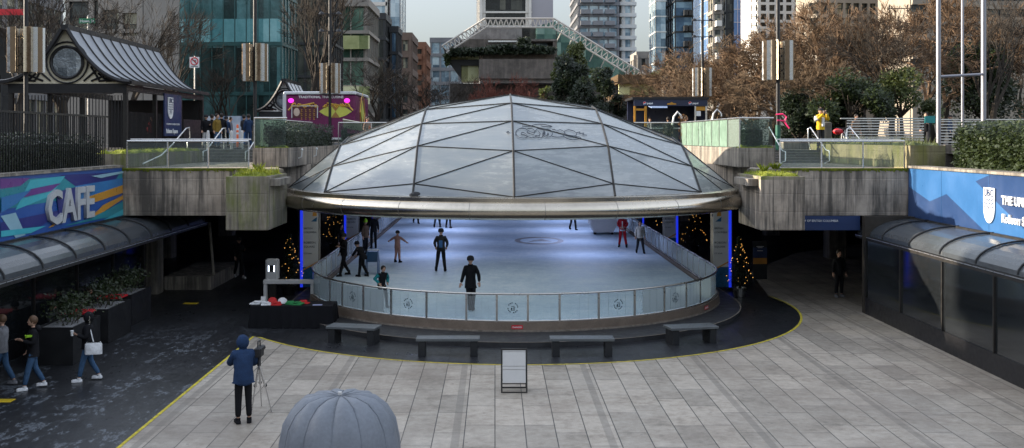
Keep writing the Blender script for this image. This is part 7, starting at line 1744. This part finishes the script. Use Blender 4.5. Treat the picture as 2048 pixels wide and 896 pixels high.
# crowd at the top of the left stairs and other street people
cr = [(412, 53, 1.70, 'black', 'white', 30, 'beanie', 'person in black with a hat behind the leftmost white bollard'), (424, 55, 1.75, 'charcoal', 'black', 140, None, 'person in charcoal coat left of the yellow coat'), (434, 52, 1.72, 'olive', 'jeans', 60, None, 'person in mustard coat in the crowd at the left stairs'),
      (443, 54, 1.78, 'black', 'black', 200, None, 'tall person in black right of the mustard coat'), (452, 57, 1.70, 'navy', 'black', 30, 'beanie', 'person in navy with a hat in the crowd at the left stairs'), (461, 60, 1.72, 'grey', 'jeans', 100, None, 'person in grey behind the bollards'), (488, 56, 1.75, 'charcoal', 'blue', 150, None, 'person in charcoal right of the orange delineator'),
      (497, 54, 1.74, 'navy', 'navy', 210, None, 'person in navy beside the left glass fence'), (305, 56, 1.68, 'red', 'black', 10, None, 'person in red coat behind the pavilion railing'), (288, 58, 1.75, 'black', 'black', 100, 'beanie', 'person in black left of the red coat behind the pavilion railing'), (318, 59, 1.7, 'charcoal', 'black', 60, None, 'person in charcoal right of the red coat behind the pavilion railing'),
      (1712, 53, 1.72, 'brown', 'black', 20, None, 'person in brown passing behind the slatted railing'), (1852, 50.5, 1.75, 'black', 'charcoal', -30, None, 'person in black beside the teal notice sign'), (1900, 55, 1.75, 'navy', 'black', 60, 'cap', 'person in navy behind the far slatted railing'),
      (1336, 59.2, 1.70, 'black', 'black', 170, None, 'customer in black at the drinks kiosk counter'), (1372, 58.6, 1.72, 'charcoal', 'black', 60, None, 'person in charcoal standing right of the kiosk hatch'), (1300, 61.5, 1.7, 'grey', 'black', 0, None, 'vendor in grey inside the drinks kiosk'), (735, 58, 1.7, 'pink', 'black', 40, None, 'person in pink coat right of the magenta truck')]
for i, (px, Y, H, tp, bt, rz, hat, lab) in enumerate(cr):
    person(X(px, Y), Y, SZ, H, R(rz), lab, tp, bt, WALK if i % 3 == 0 else None, hat=hat, group='people on the street level', key=('crowd', i % 3 == 0, H, hat))
o = MB().box(X(412, 66), X(500, 66), 66, 66.2, SZ + .2, Z(232, 66)).build('parked_hoarding', facade_glass('hoarding_print', (.10, .16, .25), (.35, .42, .5), (.62, .64, .66), (.8, .8, .5), .5, 0), None, loc=(X(456, 66), 66, SZ)); tag(o, 'pale blue and white printed hoarding behind the crowd on the left', 'hoarding')
# unseen lamps added over the rink to light the far ice
def fill_lamp(x, y, e, c, lab, z=3.15, sz=2.6):
    r = empty('unseen_fill_lamp', (x, y, z), lab, 'lamp', 'long lamps hung over the rink')
    MB().rbox((x, y, z), (sz, .18, .10), .02).build('lamp_housing', GREYW, r)
    l = bpy.data.lights.new('lamp_light', 'AREA'); l.shape = 'RECTANGLE'; l.size = sz; l.size_y = .3; l.energy = e; l.color = c; o = bpy.data.objects.new('lamp_light', l); col.objects.link(o); o.parent = r; o.location = (0, 0, -.06)
RINK = [(x_, y_) for y_ in (50.5, 57, 64, 71) for x_ in (-3.2, 4.6)]
for i, (x_, y_) in enumerate(RINK):
    fill_lamp(x_, y_, 46 if y_ > 60 else 32, (.50, .60, 1.0), ('long ceiling lamp over the %s side of the rink, %s from the dome' % ('left' if x_ < 0 else 'right', {50.5: 'first', 57: 'second', 64: 'third', 71: 'fourth'}[y_])))
